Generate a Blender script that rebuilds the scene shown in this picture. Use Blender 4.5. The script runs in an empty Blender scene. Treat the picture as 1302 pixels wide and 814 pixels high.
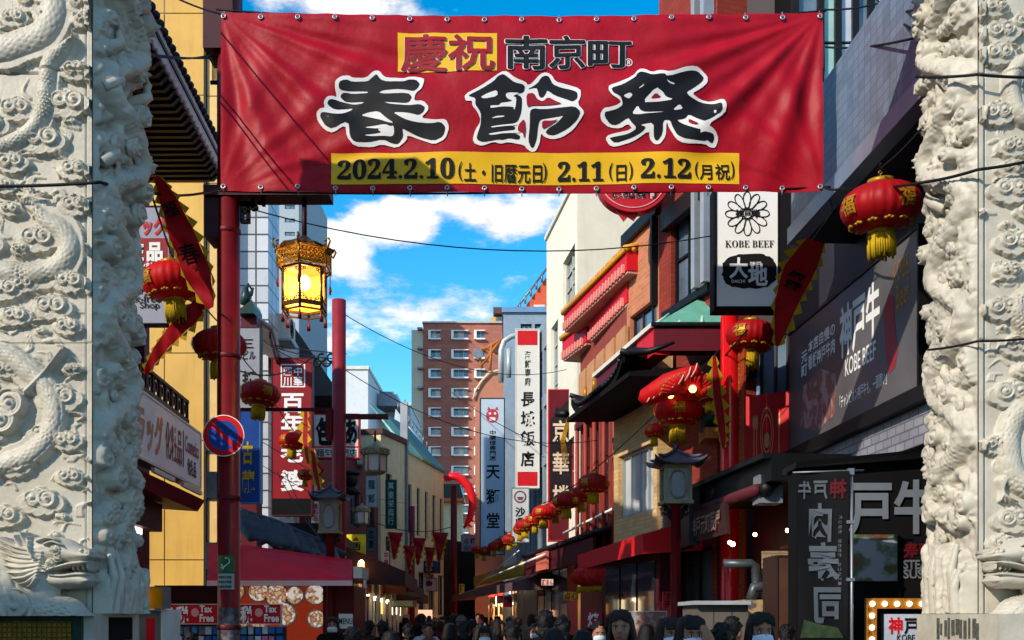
import bpy, bmesh, math, random
import numpy as np
from mathutils import Vector, Matrix, noise
R = math.radians
S = bpy.context.scene
COL = S.collection
# ------------------------------------------------------------------ camera
CX, HY, F, CAMZ = 651.0, 785.0, 1302.0, 1.5
cam_d = bpy.data.cameras.new('camera'); cam = bpy.data.objects.new('camera', cam_d); COL.objects.link(cam)
cam.location = (0, 0, CAMZ); cam.rotation_euler = (R(90), 0, 0)
cam_d.sensor_width = 36; cam_d.lens = 36; cam_d.shift_y = 0.2903
cam_d.clip_start = 0.1; cam_d.clip_end = 3000
S.camera = cam
# ------------------------------------------------------------------ light
SUN_EL, SUN_AZ = 30.0, 46.0        # behind the camera, to the left
sd = bpy.data.lights.new('sun', 'SUN'); sd.energy = 2.0; sd.angle = R(0.5); sd.color = (1.0, 0.9, 0.74)
sun = bpy.data.objects.new('sun', sd); COL.objects.link(sun)
_s = Vector((-math.sin(R(SUN_AZ)) * math.cos(R(SUN_EL)), -math.cos(R(SUN_AZ)) * math.cos(R(SUN_EL)), math.sin(R(SUN_EL))))
sun.rotation_euler = _s.to_track_quat('Z', 'Y').to_euler()
sun.location = (0, 0, 60)
W = bpy.data.worlds.new('World'); S.world = W; W.use_nodes = True
nt = W.node_tree; N = nt.nodes; L = nt.links
N.clear()
def nn(t, **kw):
    n = N.new(t)
    for k, v in kw.items(): setattr(n, k, v)
    return n
out = nn('ShaderNodeOutputWorld'); bg = nn('ShaderNodeBackground'); bg.inputs[1].default_value = 0.15
sky = nn('ShaderNodeTexSky'); sky.sky_type = 'NISHITA'; sky.sun_disc = False
sky.sun_elevation = R(SUN_EL); sky.sun_rotation = math.atan2(_s.x, _s.y)
sky.air_density = 1.0; sky.dust_density = 0.3; sky.ozone_density = 2.0
hs = nn('ShaderNodeHueSaturation'); hs.inputs['Hue'].default_value = 0.49; hs.inputs['Saturation'].default_value = 1.5; hs.inputs['Value'].default_value = .64
tc = nn('ShaderNodeTexCoord'); nz = nn('ShaderNodeVectorMath', operation='NORMALIZE')
L.new(tc.outputs['Generated'], nz.inputs[0])
L.new(sky.outputs[0], hs.inputs['Color'])
# wide noise clouds over the whole sky, thickened out of view as added fill light, plus banks of cloud in the directions where the photo has them
mp = nn('ShaderNodeMapping'); mp.inputs['Scale'].default_value = (1.0, 1.0, 2.2); mp.inputs['Location'].default_value = (3.1, 0.4, 1.7)
L.new(nz.outputs[0], mp.inputs[0])
n1 = nn('ShaderNodeTexNoise'); n1.inputs['Scale'].default_value = 3.2; n1.inputs['Detail'].default_value = 9; n1.inputs['Roughness'].default_value = 0.55
L.new(mp.outputs[0], n1.inputs['Vector'])
n2 = nn('ShaderNodeTexNoise'); n2.inputs['Scale'].default_value = 9.0; n2.inputs['Detail'].default_value = 8; n2.inputs['Roughness'].default_value = 0.62
L.new(mp.outputs[0], n2.inputs['Vector'])
def math_(op, a, b=None, c=None, clamp=False):
    m = nn('ShaderNodeMath', operation=op); m.use_clamp = clamp
    for i, v in enumerate((a, b, c)):
        if v is None: continue
        if isinstance(v, (int, float)): m.inputs[i].default_value = v
        else: L.new(v, m.inputs[i])
    return m.outputs[0]
acc = None
for (px, py, rx, ry) in [(440, 4, 170, 26), (655, 276, 100, 34), (515, 287, 62, 27), (570, 388, 225, 56), (442, 332, 38, 30), (405, 298, 34, 16), (425, 436, 66, 26), (900, 120, 160, 60), (180, 200, 120, 80)]:
    d = Vector(((px - CX) / F, 1.0, (HY - py) / F)).normalized()
    ax, az = rx / F, ry / F
    sb = nn('ShaderNodeVectorMath', operation='SUBTRACT'); L.new(nz.outputs[0], sb.inputs[0]); sb.inputs[1].default_value = d
    ml = nn('ShaderNodeVectorMath', operation='MULTIPLY'); L.new(sb.outputs[0], ml.inputs[0]); ml.inputs[1].default_value = (1 / ax, 1 / ax * .3, 1 / az)
    ln = nn('ShaderNodeVectorMath', operation='LENGTH'); L.new(ml.outputs[0], ln.inputs[0])
    v = math_('SUBTRACT', 1.0, ln.outputs['Value'])
    acc = v if acc is None else math_('MAXIMUM', acc, v)
acc = math_('MAXIMUM', acc, -0.62)
nb = math_('SUBTRACT', n1.outputs['Fac'], 0.5)
nb2 = math_('SUBTRACT', n2.outputs['Fac'], 0.5)
dd = nn('ShaderNodeVectorMath', operation='DISTANCE'); L.new(nz.outputs[0], dd.inputs[0]); dd.inputs[1].default_value = Vector(((590 - CX) / F, 1.0, (HY - 330) / F)).normalized()
bias = nn('ShaderNodeMapRange'); bias.interpolation_type = 'SMOOTHSTEP'; L.new(dd.outputs['Value'], bias.inputs['Value']); bias.inputs['From Min'].default_value = .25; bias.inputs['From Max'].default_value = .9; bias.inputs['To Min'].default_value = -0.05; bias.inputs['To Max'].default_value = .5  # more cloud away from the view, added for neutral fill light
v = math_('ADD', math_('ADD', math_('MULTIPLY', acc, 0.62), bias.outputs[0]), math_('ADD', math_('MULTIPLY', nb, 1.2), math_('MULTIPLY', nb2, 2.2)))
msk = nn('ShaderNodeMapRange'); msk.interpolation_type = 'SMOOTHSTEP'
L.new(v, msk.inputs['Value']); msk.inputs['From Min'].default_value = 0.12; msk.inputs['From Max'].default_value = 0.6
mx = nn('ShaderNodeMix', data_type='RGBA')
L.new(msk.outputs[0], mx.inputs['Factor']); L.new(hs.outputs[0], mx.inputs['A'])
cr = nn('ShaderNodeMapRange'); L.new(n2.outputs['Fac'], cr.inputs['Value']); cr.inputs['From Min'].default_value = .3; cr.inputs['From Max'].default_value = .7
cr.inputs['To Min'].default_value = 0.55; cr.inputs['To Max'].default_value = 1.0
cc = nn('ShaderNodeVectorMath', operation='SCALE'); cc.inputs[0].default_value = (3.7, 3.5, 3.3); L.new(cr.outputs[0], cc.inputs['Scale'])
L.new(cc.outputs[0], mx.inputs['B'])
L.new(mx.outputs['Result'], bg.inputs[0]); L.new(bg.outputs[0], out.inputs[0])
S.view_settings.view_transform = 'Standard'; S.view_settings.look = 'None'; S.view_settings.exposure = 1.42; S.view_settings.gamma = 1.0
S.render.engine = 'CYCLES'
S.cycles.max_bounces = 6; S.cycles.diffuse_bounces = 3; S.cycles.glossy_bounces = 3; S.cycles.transmission_bounces = 4; S.cycles.transparent_max_bounces = 8
S.cycles.use_denoising = True; S.cycles.use_adaptive_sampling = True; S.cycles.adaptive_threshold = 0.02
S.cycles.sample_clamp_indirect = 4

# ------------------------------------------------------------------ materials
def srgb(h):
    h = h.lstrip('#'); r = [int(h[i:i+2], 16) / 255 for i in (0, 2, 4)]
    return tuple(c / 12.92 if c <= .04045 else ((c + .055) / 1.055) ** 2.4 for c in r)
MATS = {}
def mat(name, col, rough=.7, metal=0, var=.12, vscale=3.0, bump=.0, bscale=40, emit=None, estr=0, brick=None, spec=.22, transl=0, dirt=0, coat=0, streak=0):
    """procedural material; brick=(w,h,mortar,(mortar colour), offset) lays courses over the surface"""
    if name in MATS: return MATS[name]
    if isinstance(col, str): col = srgb(col)
    m = bpy.data.materials.new(name); m.use_nodes = True; t = m.node_tree; n = t.nodes; l = t.links
    p = n['Principled BSDF']; p.inputs['Roughness'].default_value = rough; p.inputs['Metallic'].default_value = metal
    p.inputs['Specular IOR Level'].default_value = spec
    if coat: p.inputs['Coat Weight'].default_value = coat
    geo = n.new('ShaderNodeNewGeometry')
    no = n.new('ShaderNodeTexNoise'); no.inputs['Scale'].default_value = vscale; no.inputs['Detail'].default_value = 6; no.inputs['Roughness'].default_value = .6
    l.new(geo.outputs['Position'], no.inputs['Vector'])
    ra = n.new('ShaderNodeMapRange'); l.new(no.outputs['Fac'], ra.inputs['Value'])
    ra.inputs['From Min'].default_value = .3; ra.inputs['From Max'].default_value = .7
    ra.inputs['To Min'].default_value = 1 - var * 1.3; ra.inputs['To Max'].default_value = 1 + var * .7
    sc = n.new('ShaderNodeVectorMath'); sc.operation = 'SCALE'; sc.inputs[0].default_value = col; l.new(ra.outputs[0], sc.inputs['Scale'])
    cur = sc.outputs[0]
    if brick:
        w, h, mo, mc = brick[:4]
        off = brick[4] if len(brick) > 4 else .5
        bk = n.new('ShaderNodeTexBrick'); bk.offset = off
        # wall-aligned coordinates: x+y along the wall, z up
        sx = n.new('ShaderNodeSeparateXYZ'); l.new(geo.outputs['Position'], sx.inputs[0])
        nx = n.new('ShaderNodeSeparateXYZ'); l.new(geo.outputs['True Normal'], nx.inputs[0])
        a1 = n.new('ShaderNodeMath'); a1.operation = 'MULTIPLY'; l.new(sx.outputs['X'], a1.inputs[0]); l.new(nx.outputs['Y'], a1.inputs[1])
        a2 = n.new('ShaderNodeMath'); a2.operation = 'MULTIPLY'; l.new(sx.outputs['Y'], a2.inputs[0]); l.new(nx.outputs['X'], a2.inputs[1])
        a3 = n.new('ShaderNodeMath'); a3.operation = 'SUBTRACT'; l.new(a1.outputs[0], a3.inputs[0]); l.new(a2.outputs[0], a3.inputs[1])
        cb = n.new('ShaderNodeCombineXYZ'); l.new(a3.outputs[0], cb.inputs['X']); l.new(sx.outputs['Z'], cb.inputs['Y'])
        l.new(cb.outputs[0], bk.inputs['Vector'])
        bk.inputs['Scale'].default_value = 1; bk.inputs['Brick Width'].default_value = w; bk.inputs['Row Height'].default_value = h
        bk.inputs['Mortar Size'].default_value = mo; bk.inputs['Mortar Smooth'].default_value = .1
        bk.inputs['Color1'].default_value = (1, 1, 1, 1); bk.inputs['Color2'].default_value = (.72, .72, .72, 1); bk.inputs['Bias'].default_value = -.2
        bk.inputs['Mortar'].default_value = (*mc, 1)
        mu = n.new('ShaderNodeMix'); mu.data_type = 'RGBA'; mu.blend_type = 'MULTIPLY'; mu.inputs['Factor'].default_value = 1
        l.new(cur, mu.inputs['A']); l.new(bk.outputs['Color'], mu.inputs['B'])
        cur = mu.outputs['Result']
    if streak or dirt:
        mpn = n.new('ShaderNodeMapping'); mpn.inputs['Scale'].default_value = (5, 5, .35) if streak else (1.3, 1.3, 1.3)
        l.new(geo.outputs['Position'], mpn.inputs[0])
        n3 = n.new('ShaderNodeTexNoise'); n3.inputs['Scale'].default_value = 1.4; n3.inputs['Detail'].default_value = 7; n3.inputs['Roughness'].default_value = .7
        l.new(mpn.outputs[0], n3.inputs['Vector'])
        r3 = n.new('ShaderNodeMapRange'); l.new(n3.outputs['Fac'], r3.inputs['Value']); r3.inputs['From Min'].default_value = .5; r3.inputs['From Max'].default_value = .75
        r3.inputs['To Min'].default_value = 0; r3.inputs['To Max'].default_value = max(streak, dirt)
        mu = n.new('ShaderNodeMix'); mu.data_type = 'RGBA'; l.new(r3.outputs[0], mu.inputs['Factor']); l.new(cur, mu.inputs['A'])
        mu.inputs['B'].default_value = (col[0] * .3, col[1] * .28, col[2] * .25, 1); cur = mu.outputs['Result']
    l.new(cur, p.inputs['Base Color'])
    if bump:
        nb = n.new('ShaderNodeTexNoise'); nb.inputs['Scale'].default_value = bscale; nb.inputs['Detail'].default_value = 5
        l.new(geo.outputs['Position'], nb.inputs['Vector'])
        b = n.new('ShaderNodeBump'); b.inputs['Strength'].default_value = bump; b.inputs['Distance'].default_value = .02
        l.new(nb.outputs['Fac'], b.inputs['Height']); l.new(b.outputs[0], p.inputs['Normal'])
    if emit is not None:
        if isinstance(emit, str): emit = srgb(emit)
        p.inputs['Emission Color'].default_value = (*emit, 1); p.inputs['Emission Strength'].default_value = estr
    if transl:
        o = n['Material Output']; tr = n.new('ShaderNodeBsdfTranslucent'); l.new(cur, tr.inputs['Color'])
        mxs = n.new('ShaderNodeMixShader'); mxs.inputs[0].default_value = transl
        l.new(p.outputs[0], mxs.inputs[1]); l.new(tr.outputs[0], mxs.inputs[2]); l.new(mxs.outputs[0], o.inputs['Surface'])
    MATS[name] = m
    return m
def picture(name, cols, scale=4, dark=.6, emit=0):
    """print on a poster or menu board: soft coloured shapes"""
    if name in MATS: return MATS[name]
    m = bpy.data.materials.new(name); m.use_nodes = True; t = m.node_tree; n = t.nodes; l = t.links; p = n['Principled BSDF']
    geo = n.new('ShaderNodeNewGeometry'); vo = n.new('ShaderNodeTexVoronoi'); vo.inputs['Scale'].default_value = scale
    no = n.new('ShaderNodeTexNoise'); no.inputs['Scale'].default_value = scale * 1.5; no.inputs['Detail'].default_value = 6
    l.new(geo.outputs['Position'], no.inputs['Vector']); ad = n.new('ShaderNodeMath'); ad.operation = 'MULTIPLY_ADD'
    l.new(vo.outputs['Distance'], ad.inputs[0]); ad.inputs[1].default_value = dark; l.new(no.outputs['Fac'], ad.inputs[2])
    l.new(geo.outputs['Position'], vo.inputs['Vector'])
    rp = n.new('ShaderNodeValToRGB'); l.new(ad.outputs[0], rp.inputs[0])
    el = rp.color_ramp.elements
    k = len(cols)
    for i, c in enumerate(cols):
        pos = .3 + .65 * i / (k - 1)
        if i < 2: e = el[i]; e.position = pos
        else: e = el.new(pos)
        e.color = (*srgb(c), 1)
    l.new(rp.outputs[0], p.inputs['Base Color']); p.inputs['Roughness'].default_value = .4
    if emit: l.new(rp.outputs[0], p.inputs['Emission Color']); p.inputs['Emission Strength'].default_value = emit
    MATS[name] = m; return m
def glass(name, col='#5d6f80', rough=.06):
    return mat(name, col, rough=rough, var=.5, vscale=.9, spec=1.0, metal=.0, coat=.6)
M_marble = mat('carved_marble', '#b6afa0', .5, var=.14, vscale=5, bump=.16, bscale=30, dirt=.42, spec=.35)
M_red = mat('vermilion_paint', '#680a14', .42, var=.2, vscale=4, streak=.25)
M_dred = mat('dark_red_paint', '#5a0c18', .5, var=.2, vscale=3, streak=.2)
M_deep = mat('deep_maroon_paint', '#3d0f1a', .55, var=.2)  # one even dark maroon paint
M_black = mat('black_metal', '#0c0c0e', .5, var=.3, spec=.25)
M_blackm = mat('matt_black_board', '#08080a', .8, var=.3, spec=.15)
M_white = mat('white_plastic', '#ececea', .45, var=.05)
M_offw = mat('off_white_paint', '#cfcdc4', .7, var=.1, streak=.2)
M_grey = mat('grey_metal', '#7c8088', .4, metal=.5, var=.15)
M_gold = mat('gold_print', '#a87c20', .4, metal=.35, var=.2, vscale=9)
M_yel = mat('yellow_cloth', '#c9a41c', .75, var=.15, vscale=7, transl=.25)
M_lan = mat('red_lantern_cloth', '#cc1418', .55, var=.15, vscale=8, transl=.3)
M_glass = glass('window_glass')
M_glassd = glass('dark_window_glass', '#26303a')
M_wire = mat('black_cable', '#0c0c12', .6, var=.1)
M_frame = mat('dark_window_frame', '#24242a', .5, var=.2)
M_alum = mat('aluminium_frame', '#a8acb0', .35, metal=.6, var=.1)
M_dimwarm = mat('dim_warm_bulb', '#ffd890', .5, emit='#ffc070', estr=1.6, var=0)
M_warm = mat('warm_bulb', '#fff0d0', .5, emit='#ffe0a0', estr=9, var=0)
M_tube = mat('shop_tube_light', '#ffffff', .5, emit='#fff0e0', estr=5, var=0)
M_ink = mat('black_ink', '#0a0a0c', .7, var=.2)
M_wink = mat('white_ink', '#dfe0e0', .6, var=.05)
M_rink = mat('red_ink', '#c0101c', .5, var=.08)

# ------------------------------------------------------------------ things
def tag(o, label=None, cat=None, group=None, kind=None):
    if label: o['label'] = label
    if cat: o['category'] = cat
    if group: o['group'] = group
    if kind: o['kind'] = kind
    return o
def thing(name, label, cat, loc=(0, 0, 0), group=None, kind=None):
    o = bpy.data.objects.new(name, None); COL.objects.link(o); o.location = loc; o.empty_display_size = .2
    tag(o, label, cat, group, kind); return o
def wloc(p):
    v = Vector((0, 0, 0))
    while p is not None: v = v + Vector(p.location); p = p.parent
    return v
def copy_tree(o, parent=None):
    c = o.copy(); COL.objects.link(c); c.parent = parent
    if parent is not None: c.matrix_parent_inverse = o.matrix_parent_inverse.copy()
    for ch in list(o.children): copy_tree(ch, c)
    return c
class Fr:
    """frame on a plane: a runs right, b up, c out of the plane towards the viewer"""
    def __init__(s, o, r, u=(0, 0, 1)):
        s.o = Vector(o); s.r = Vector(r).normalized(); s.u = Vector(u).normalized(); s.n = s.r.cross(s.u)
    def pt(s, a, b, c=0): return s.o + s.r * a + s.u * b + s.n * c
    def ab(s, px, py=HY):
        d = Vector(((px - CX) / F, 1.0, (HY - py) / F)); e = Vector((0, 0, CAMZ))
        t = (s.o - e).dot(s.n) / d.dot(s.n); q = e + d * t - s.o
        return q.dot(s.r), q.dot(s.u)
    def rect(s, x0, y0, x1, y1):
        """pixel corners (upper left, lower right at the left column) -> a0,a1,b0,b1 measured at the left column"""
        a0, b1 = s.ab(x0, y0); a1, _ = s.ab(x1, y1); _, b0 = s.ab(x0, y1); return a0, a1, b0, b1
def FR(Y, X=0): return Fr((X, Y, 0), (1, 0, 0))
K = -0.0584
FL = Fr((-4.5, 0, 0), (K, 1, 0))               # left row of fronts, a grows with depth
FRr = Fr((5.0, 0, 0), (-K, -1, 0))             # right row of fronts, a = -depth
def facade(p1, Y1, p2, Y2):
    """frame through two ground points given by picture column and depth; a=0 at the first"""
    A = Vector(((p1 - CX) / F * Y1, Y1, 0)); B = Vector(((p2 - CX) / F * Y2, Y2, 0))
    f = Fr(A, B - A); f.len = (B - A).length; return f
class MB:
    def __init__(s): s.v = []; s.f = []; s.sm = []
    def add(s, vs, fs, smooth=False):
        k = len(s.v); s.v += [tuple(v) for v in vs]; s.f += [tuple(i + k for i in f) for f in fs]; s.sm += [smooth] * len(fs); return s
    def box(s, fr, a0, a1, b0, b1, c0, c1):
        if a0 > a1: a0, a1 = a1, a0
        if b0 > b1: b0, b1 = b1, b0
        if c0 > c1: c0, c1 = c1, c0
        P = [fr.pt(a, b, c) for c in (c0, c1) for b in (b0, b1) for a in (a0, a1)]
        return s.add(P, [(0, 2, 3, 1), (4, 5, 7, 6), (0, 1, 5, 4), (2, 6, 7, 3), (0, 4, 6, 2), (1, 3, 7, 5)])
    def quad(s, *p): return s.add(p, [tuple(range(len(p)))])
    def prism(s, fr, pts, c0, c1):
        n = len(pts); P = [fr.pt(a, b, c0) for a, b in pts] + [fr.pt(a, b, c1) for a, b in pts]
        return s.add(P, [tuple(range(n))[::-1], tuple(range(n, 2 * n))] + [(i, (i + 1) % n, n + (i + 1) % n, n + i) for i in range(n)])
    def hexa(s, P): # 8 points: bottom 4 ccw, top 4 ccw
        return s.add(P, [(0, 3, 2, 1), (4, 5, 6, 7), (0, 1, 5, 4), (1, 2, 6, 5), (2, 3, 7, 6), (3, 0, 4, 7)])
    def tube(s, path, r, n=8, caps=True, smooth=True):
        path = [Vector(p) for p in path]; m = len(path)
        rr = r if isinstance(r, (list, tuple)) else [r] * m
        V = []; up = None
        for i, p in enumerate(path):
            d = (path[min(i + 1, m - 1)] - path[max(i - 1, 0)]).normalized()
            if up is None: up = Vector((0, 0, 1)) if abs(d.z) < .9 else Vector((0, 1, 0))
            x = d.cross(up)
            if x.length < 1e-4: x = d.cross(Vector((1, 0, 0)))
            x.normalize(); y = x.cross(d).normalized(); up = y
            for k in range(n):
                t = 2 * math.pi * k / n; V.append(p + (x * math.cos(t) + y * math.sin(t)) * rr[i])
        Fc = [(i * n + k, i * n + (k + 1) % n, (i + 1) * n + (k + 1) % n, (i + 1) * n + k) for i in range(m - 1) for k in range(n)]
        if caps: Fc += [tuple(range(n))[::-1], tuple(range((m - 1) * n, m * n))]
        return s.add(V, Fc, smooth)
    def lathe(s, o, prof, n=20, smooth=True, mod=None, sx=1, sy=1):
        o = Vector(o); V = []
        for r, z in prof:
            for k in range(n):
                t = 2 * math.pi * k / n; q = r * (mod(t, z) if mod else 1); V.append(o + Vector((q * math.cos(t) * sx, q * math.sin(t) * sy, z)))
        m = len(prof)
        Fc = [(i * n + k, i * n + (k + 1) % n, (i + 1) * n + (k + 1) % n, (i + 1) * n + k) for i in range(m - 1) for k in range(n)]
        Fc += [tuple(range(n))[::-1], tuple(range((m - 1) * n, m * n))]
        return s.add(V, Fc, smooth)
    def ball(s, c, r, n=12, sc=(1, 1, 1), rot=None):
        c = Vector(c); V = []; Fc = []
        m = max(4, n // 2 + 1)
        for i in range(m + 1):
            ph = math.pi * i / m
            for k in range(n):
                t = 2 * math.pi * k / n
                q = Vector((math.sin(ph) * math.cos(t) * sc[0], math.sin(ph) * math.sin(t) * sc[1], math.cos(ph) * sc[2])) * r
                if rot is not None: q = rot @ q
                V.append(c + q)
        for i in range(m):
            for k in range(n): Fc.append(((i + 1) * n + k, (i + 1) * n + (k + 1) % n, i * n + (k + 1) % n, i * n + k))
        return s.add(V, Fc, True)
    def build(s, name, m, parent=None, label=None, stuff=False, remesh=None, bevel=0):
        me = bpy.data.meshes.new(name)
        off = wloc(parent) if parent is not None else Vector((0, 0, 0))
        me.from_pydata([(v[0] - off.x, v[1] - off.y, v[2] - off.z) for v in s.v], [], s.f)
        me.polygons.foreach_set('use_smooth', s.sm); me.validate()
        if remesh: me = remesh_mesh(me, remesh)
        if m is not None: me.materials.append(m)
        o = bpy.data.objects.new(name, me); COL.objects.link(o); o.parent = parent
        if label: o['label'] = label
        if stuff: o['kind'] = 'stuff'
        return o
def remesh_mesh(me, vox, smooth=2):
    t = bpy.data.objects.new('tmp', me); COL.objects.link(t)
    md = t.modifiers.new('r', 'REMESH'); md.mode = 'VOXEL'; md.voxel_size = vox; md.use_smooth_shade = True
    if smooth: sm = t.modifiers.new('s', 'SMOOTH'); sm.factor = .5; sm.iterations = smooth
    bpy.context.view_layer.update(); dg = bpy.context.evaluated_depsgraph_get()
    r = bpy.data.meshes.new_from_object(t.evaluated_get(dg)); bpy.data.objects.remove(t); r.name = me.name; return r

# ------------------------------------------------------------------ lettering
GL = {}
def glyphs(s, bold=0.0, res=3):
    k = (s, round(bold, 4), res)
    if k in GL: return GL[k]
    c = bpy.data.curves.new('t', 'FONT'); c.body = s; c.offset = bold; c.resolution_u = res
    o = bpy.data.objects.new('t', c); COL.objects.link(o); bpy.context.view_layer.update()
    me = bpy.data.meshes.new_from_object(o.evaluated_get(bpy.context.evaluated_depsgraph_get()))
    V = [(v.co.x, v.co.y) for v in me.vertices]; Fs = [tuple(p.vertices) for p in me.polygons]
    bpy.data.objects.remove(o); bpy.data.curves.remove(c); bpy.data.meshes.remove(me)
    GL[k] = (V, Fs); return GL[k]
def cjk(s): return any(ord(ch) > 0x2e00 and ord(ch) < 0x10000 for ch in s)
def lay(s, a0, a1, b0, b1, bold=0.0, res=3):
    """lettering fitted to the box; returns 2-D points and faces"""
    V, Fs = glyphs(s, bold, res)
    if not V: return [], []
    xs = [v[0] for v in V]; ys = [v[1] for v in V]
    if cjk(s): y0, y1 = -.09, .86; x0, x1 = (0.0, 1.0) if len(s) == 1 else (min(xs), max(xs))
    else: x0, x1, y0, y1 = min(xs), max(xs), min(ys), max(ys)
    return [(a0 + (x - x0) / (x1 - x0) * (a1 - a0), b0 + (y - y0) / (y1 - y0) * (b1 - b0)) for x, y in V], Fs
def text(fr, s, a0, a1, b0, b1, m, parent, bold=0.012, c=.0, th=.006, vert=False, mirror=False, name='lettering', gap=.08, mb=None):
    q = mb or MB()
    def put(ss, A0, A1, B0, B1):
        P, Fs = lay(ss, A0, A1, B0, B1, bold)
        if mirror: P = [(A0 + A1 - x, y) for x, y in P]
        q.add([fr.pt(x, y, c + th) for x, y in P], Fs)
    if vert:
        n = len(s); h = (b1 - b0) / n
        for i, ch in enumerate(s):
            if ch.strip(): put(ch, a0, a1, b1 - h * (i + 1) + h * gap * .5, b1 - h * i - h * gap * .5)
    else: put(s, a0, a1, b0, b1)
    if mb is not None: return q
    return q.build(name, m, parent)

# ------------------------------------------------------------------ building pieces
def wall_sheet(mb, fr, a0, a1, b0, b1, holes, rev=.18):
    """front wall with real openings; holes = [(a0,a1,b0,b1)]"""
    A = sorted({a0, a1, *[min(max(h[i], a0), a1) for h in holes for i in (0, 1)]})
    B = sorted({b0, b1, *[min(max(h[i], b0), b1) for h in holes for i in (2, 3)]})
    inside = lambda x, y: any(h[0] < x < h[1] and h[2] < y < h[3] for h in holes)
    for i in range(len(A) - 1):
        j = 0
        while j < len(B) - 1:
            if inside((A[i] + A[i+1]) / 2, (B[j] + B[j+1]) / 2): j += 1; continue
            k = j
            while k < len(B) - 1 and not inside((A[i] + A[i+1]) / 2, (B[k] + B[k+1]) / 2): k += 1
            mb.quad(fr.pt(A[i], B[j]), fr.pt(A[i+1], B[j]), fr.pt(A[i+1], B[k]), fr.pt(A[i], B[k])); j = k
    for h in holes:
        x0, x1, y0, y1 = h; f, g = (lambda a, b: fr.pt(a, b, 0)), (lambda a, b: fr.pt(a, b, -rev))
        mb.quad(f(x0, y0), f(x1, y0), g(x1, y0), g(x0, y0)); mb.quad(f(x0, y1), g(x0, y1), g(x1, y1), f(x1, y1))
        mb.quad(f(x0, y0), g(x0, y0), g(x0, y1), f(x0, y1)); mb.quad(f(x1, y0), f(x1, y1), g(x1, y1), g(x1, y0))
def window(fr, a0, a1, b0, b1, parent, c=-.12, fm=None, gm=None, nx=2, ny=1, fw=.05, name='window', label=None):
    fm = fm or M_frame; gm = gm or M_glass
    q = MB()
    q.box(fr, a0, a1, b0, b0 + fw, c, c + .06); q.box(fr, a0, a1, b1 - fw, b1, c, c + .06)
    q.box(fr, a0, a0 + fw, b0 + fw, b1 - fw, c, c + .06); q.box(fr, a1 - fw, a1, b0 + fw, b1 - fw, c, c + .06)
    for i in range(1, nx):
        x = a0 + (a1 - a0) * i / nx; q.box(fr, x - fw * .4, x + fw * .4, b0 + fw, b1 - fw, c + .004, c + .05)
    for j in range(1, ny):
        y = b0 + (b1 - b0) * j / ny; q.box(fr, a0 + fw, a1 - fw, y - fw * .4, y + fw * .4, c + .008, c + .045)
    w = q.build(name, fm, parent, label)
    g = MB()
    rnd = random.Random(int(a0 * 31 + b0 * 17))
    for i in range(nx):
        x0 = a0 + (a1 - a0) * i / nx; x1 = a0 + (a1 - a0) * (i + 1) / nx; t = rnd.uniform(-.012, .012)
        g.quad(fr.pt(x0 + .01, b0 + .01, c + .012), fr.pt(x1 - .01, b0 + .01, c + .012 + t), fr.pt(x1 - .01, b1 - .01, c + .014 + t), fr.pt(x0 + .01, b1 - .01, c + .014))
    po = g.build('pane', gm, w)
    return w
def building(name, label, cat, fr, a0, a1, b1, depth, wm, wins=(), b0=0, group=None, end=None, fm=None, gm=None, cap=None, c=-.14, sill=None):
    """block with a front of real openings. wins: (a0,a1,b0,b1,nx,ny)"""
    t = thing(name, label, cat, fr.pt((a0 + a1) / 2, 0, -depth / 2), group)
    q = MB(); rev = .22
    wall_sheet(q, fr, a0, a1, b0, b1, [w[:4] for w in wins], rev)
    q.box(fr, a0 + .001, a1 - .001, b0, b1 - .002, -depth, -rev)
    for (x, s) in ((a0, 0), (a1, 1)):
        P = [fr.pt(x, b0, 0), fr.pt(x, b1, 0), fr.pt(x, b1, -rev - .01), fr.pt(x, b0, -rev - .01)]
        q.quad(*(P if s == 0 else P[::-1]))
    q.quad(fr.pt(a0, b1, 0), fr.pt(a1, b1, 0), fr.pt(a1, b1, -rev - .01), fr.pt(a0, b1, -rev - .01))
    q.build('wall', wm, t)
    if cap: MB().box(fr, a0 - .06, a1 + .06, b1 + .003, b1 + .2, -depth - .06, .1).build('roof_edge', cap, t)
    for w in wins:
        window(fr, *w[:4], t, c=c, fm=fm, gm=gm, nx=w[4] if len(w) > 4 else 2, ny=w[5] if len(w) > 5 else 1)
        if sill: MB().box(fr, w[0] - .06, w[1] + .06, w[2] - .08, w[2] - .004, -.05, .09).build('sill', sill, t)
    return t
def sagline(A, B, sag, n=16):
    A, B = Vector(A), Vector(B); return [A.lerp(B, i / n) - Vector((0, 0, sag * 4 * (i / n) * (1 - i / n))) for i in range(n + 1)]
def PX(px, py, Y): return Vector(((px - CX) / F * Y, Y, CAMZ + (HY - py) / F * Y))
# ================================================================== the ground
g = MB(); g.quad((-900, -400, 0), (900, -400, 0), (900, 1500, 0), (-900, 1500, 0))
tag(g.build('ground', mat('ground_asphalt', (.055, .055, .06), .9, var=.25, vscale=.6, bump=.3)), kind='structure')
g = MB(); g.hexa([(-4.5, -3, -.02), (5.1, -3, -.02), (-2.2, 110, -.02), (-9, 110, -.02), (-4.5, -3, .012), (5.1, -3, .012), (-2.2, 110, .012), (-9, 110, .012)])
tag(g.build('street_paving', mat('street_paving_stone', (.17, .15, .14), .8, var=.2, vscale=1.5, bump=.3)), kind='structure')

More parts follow.
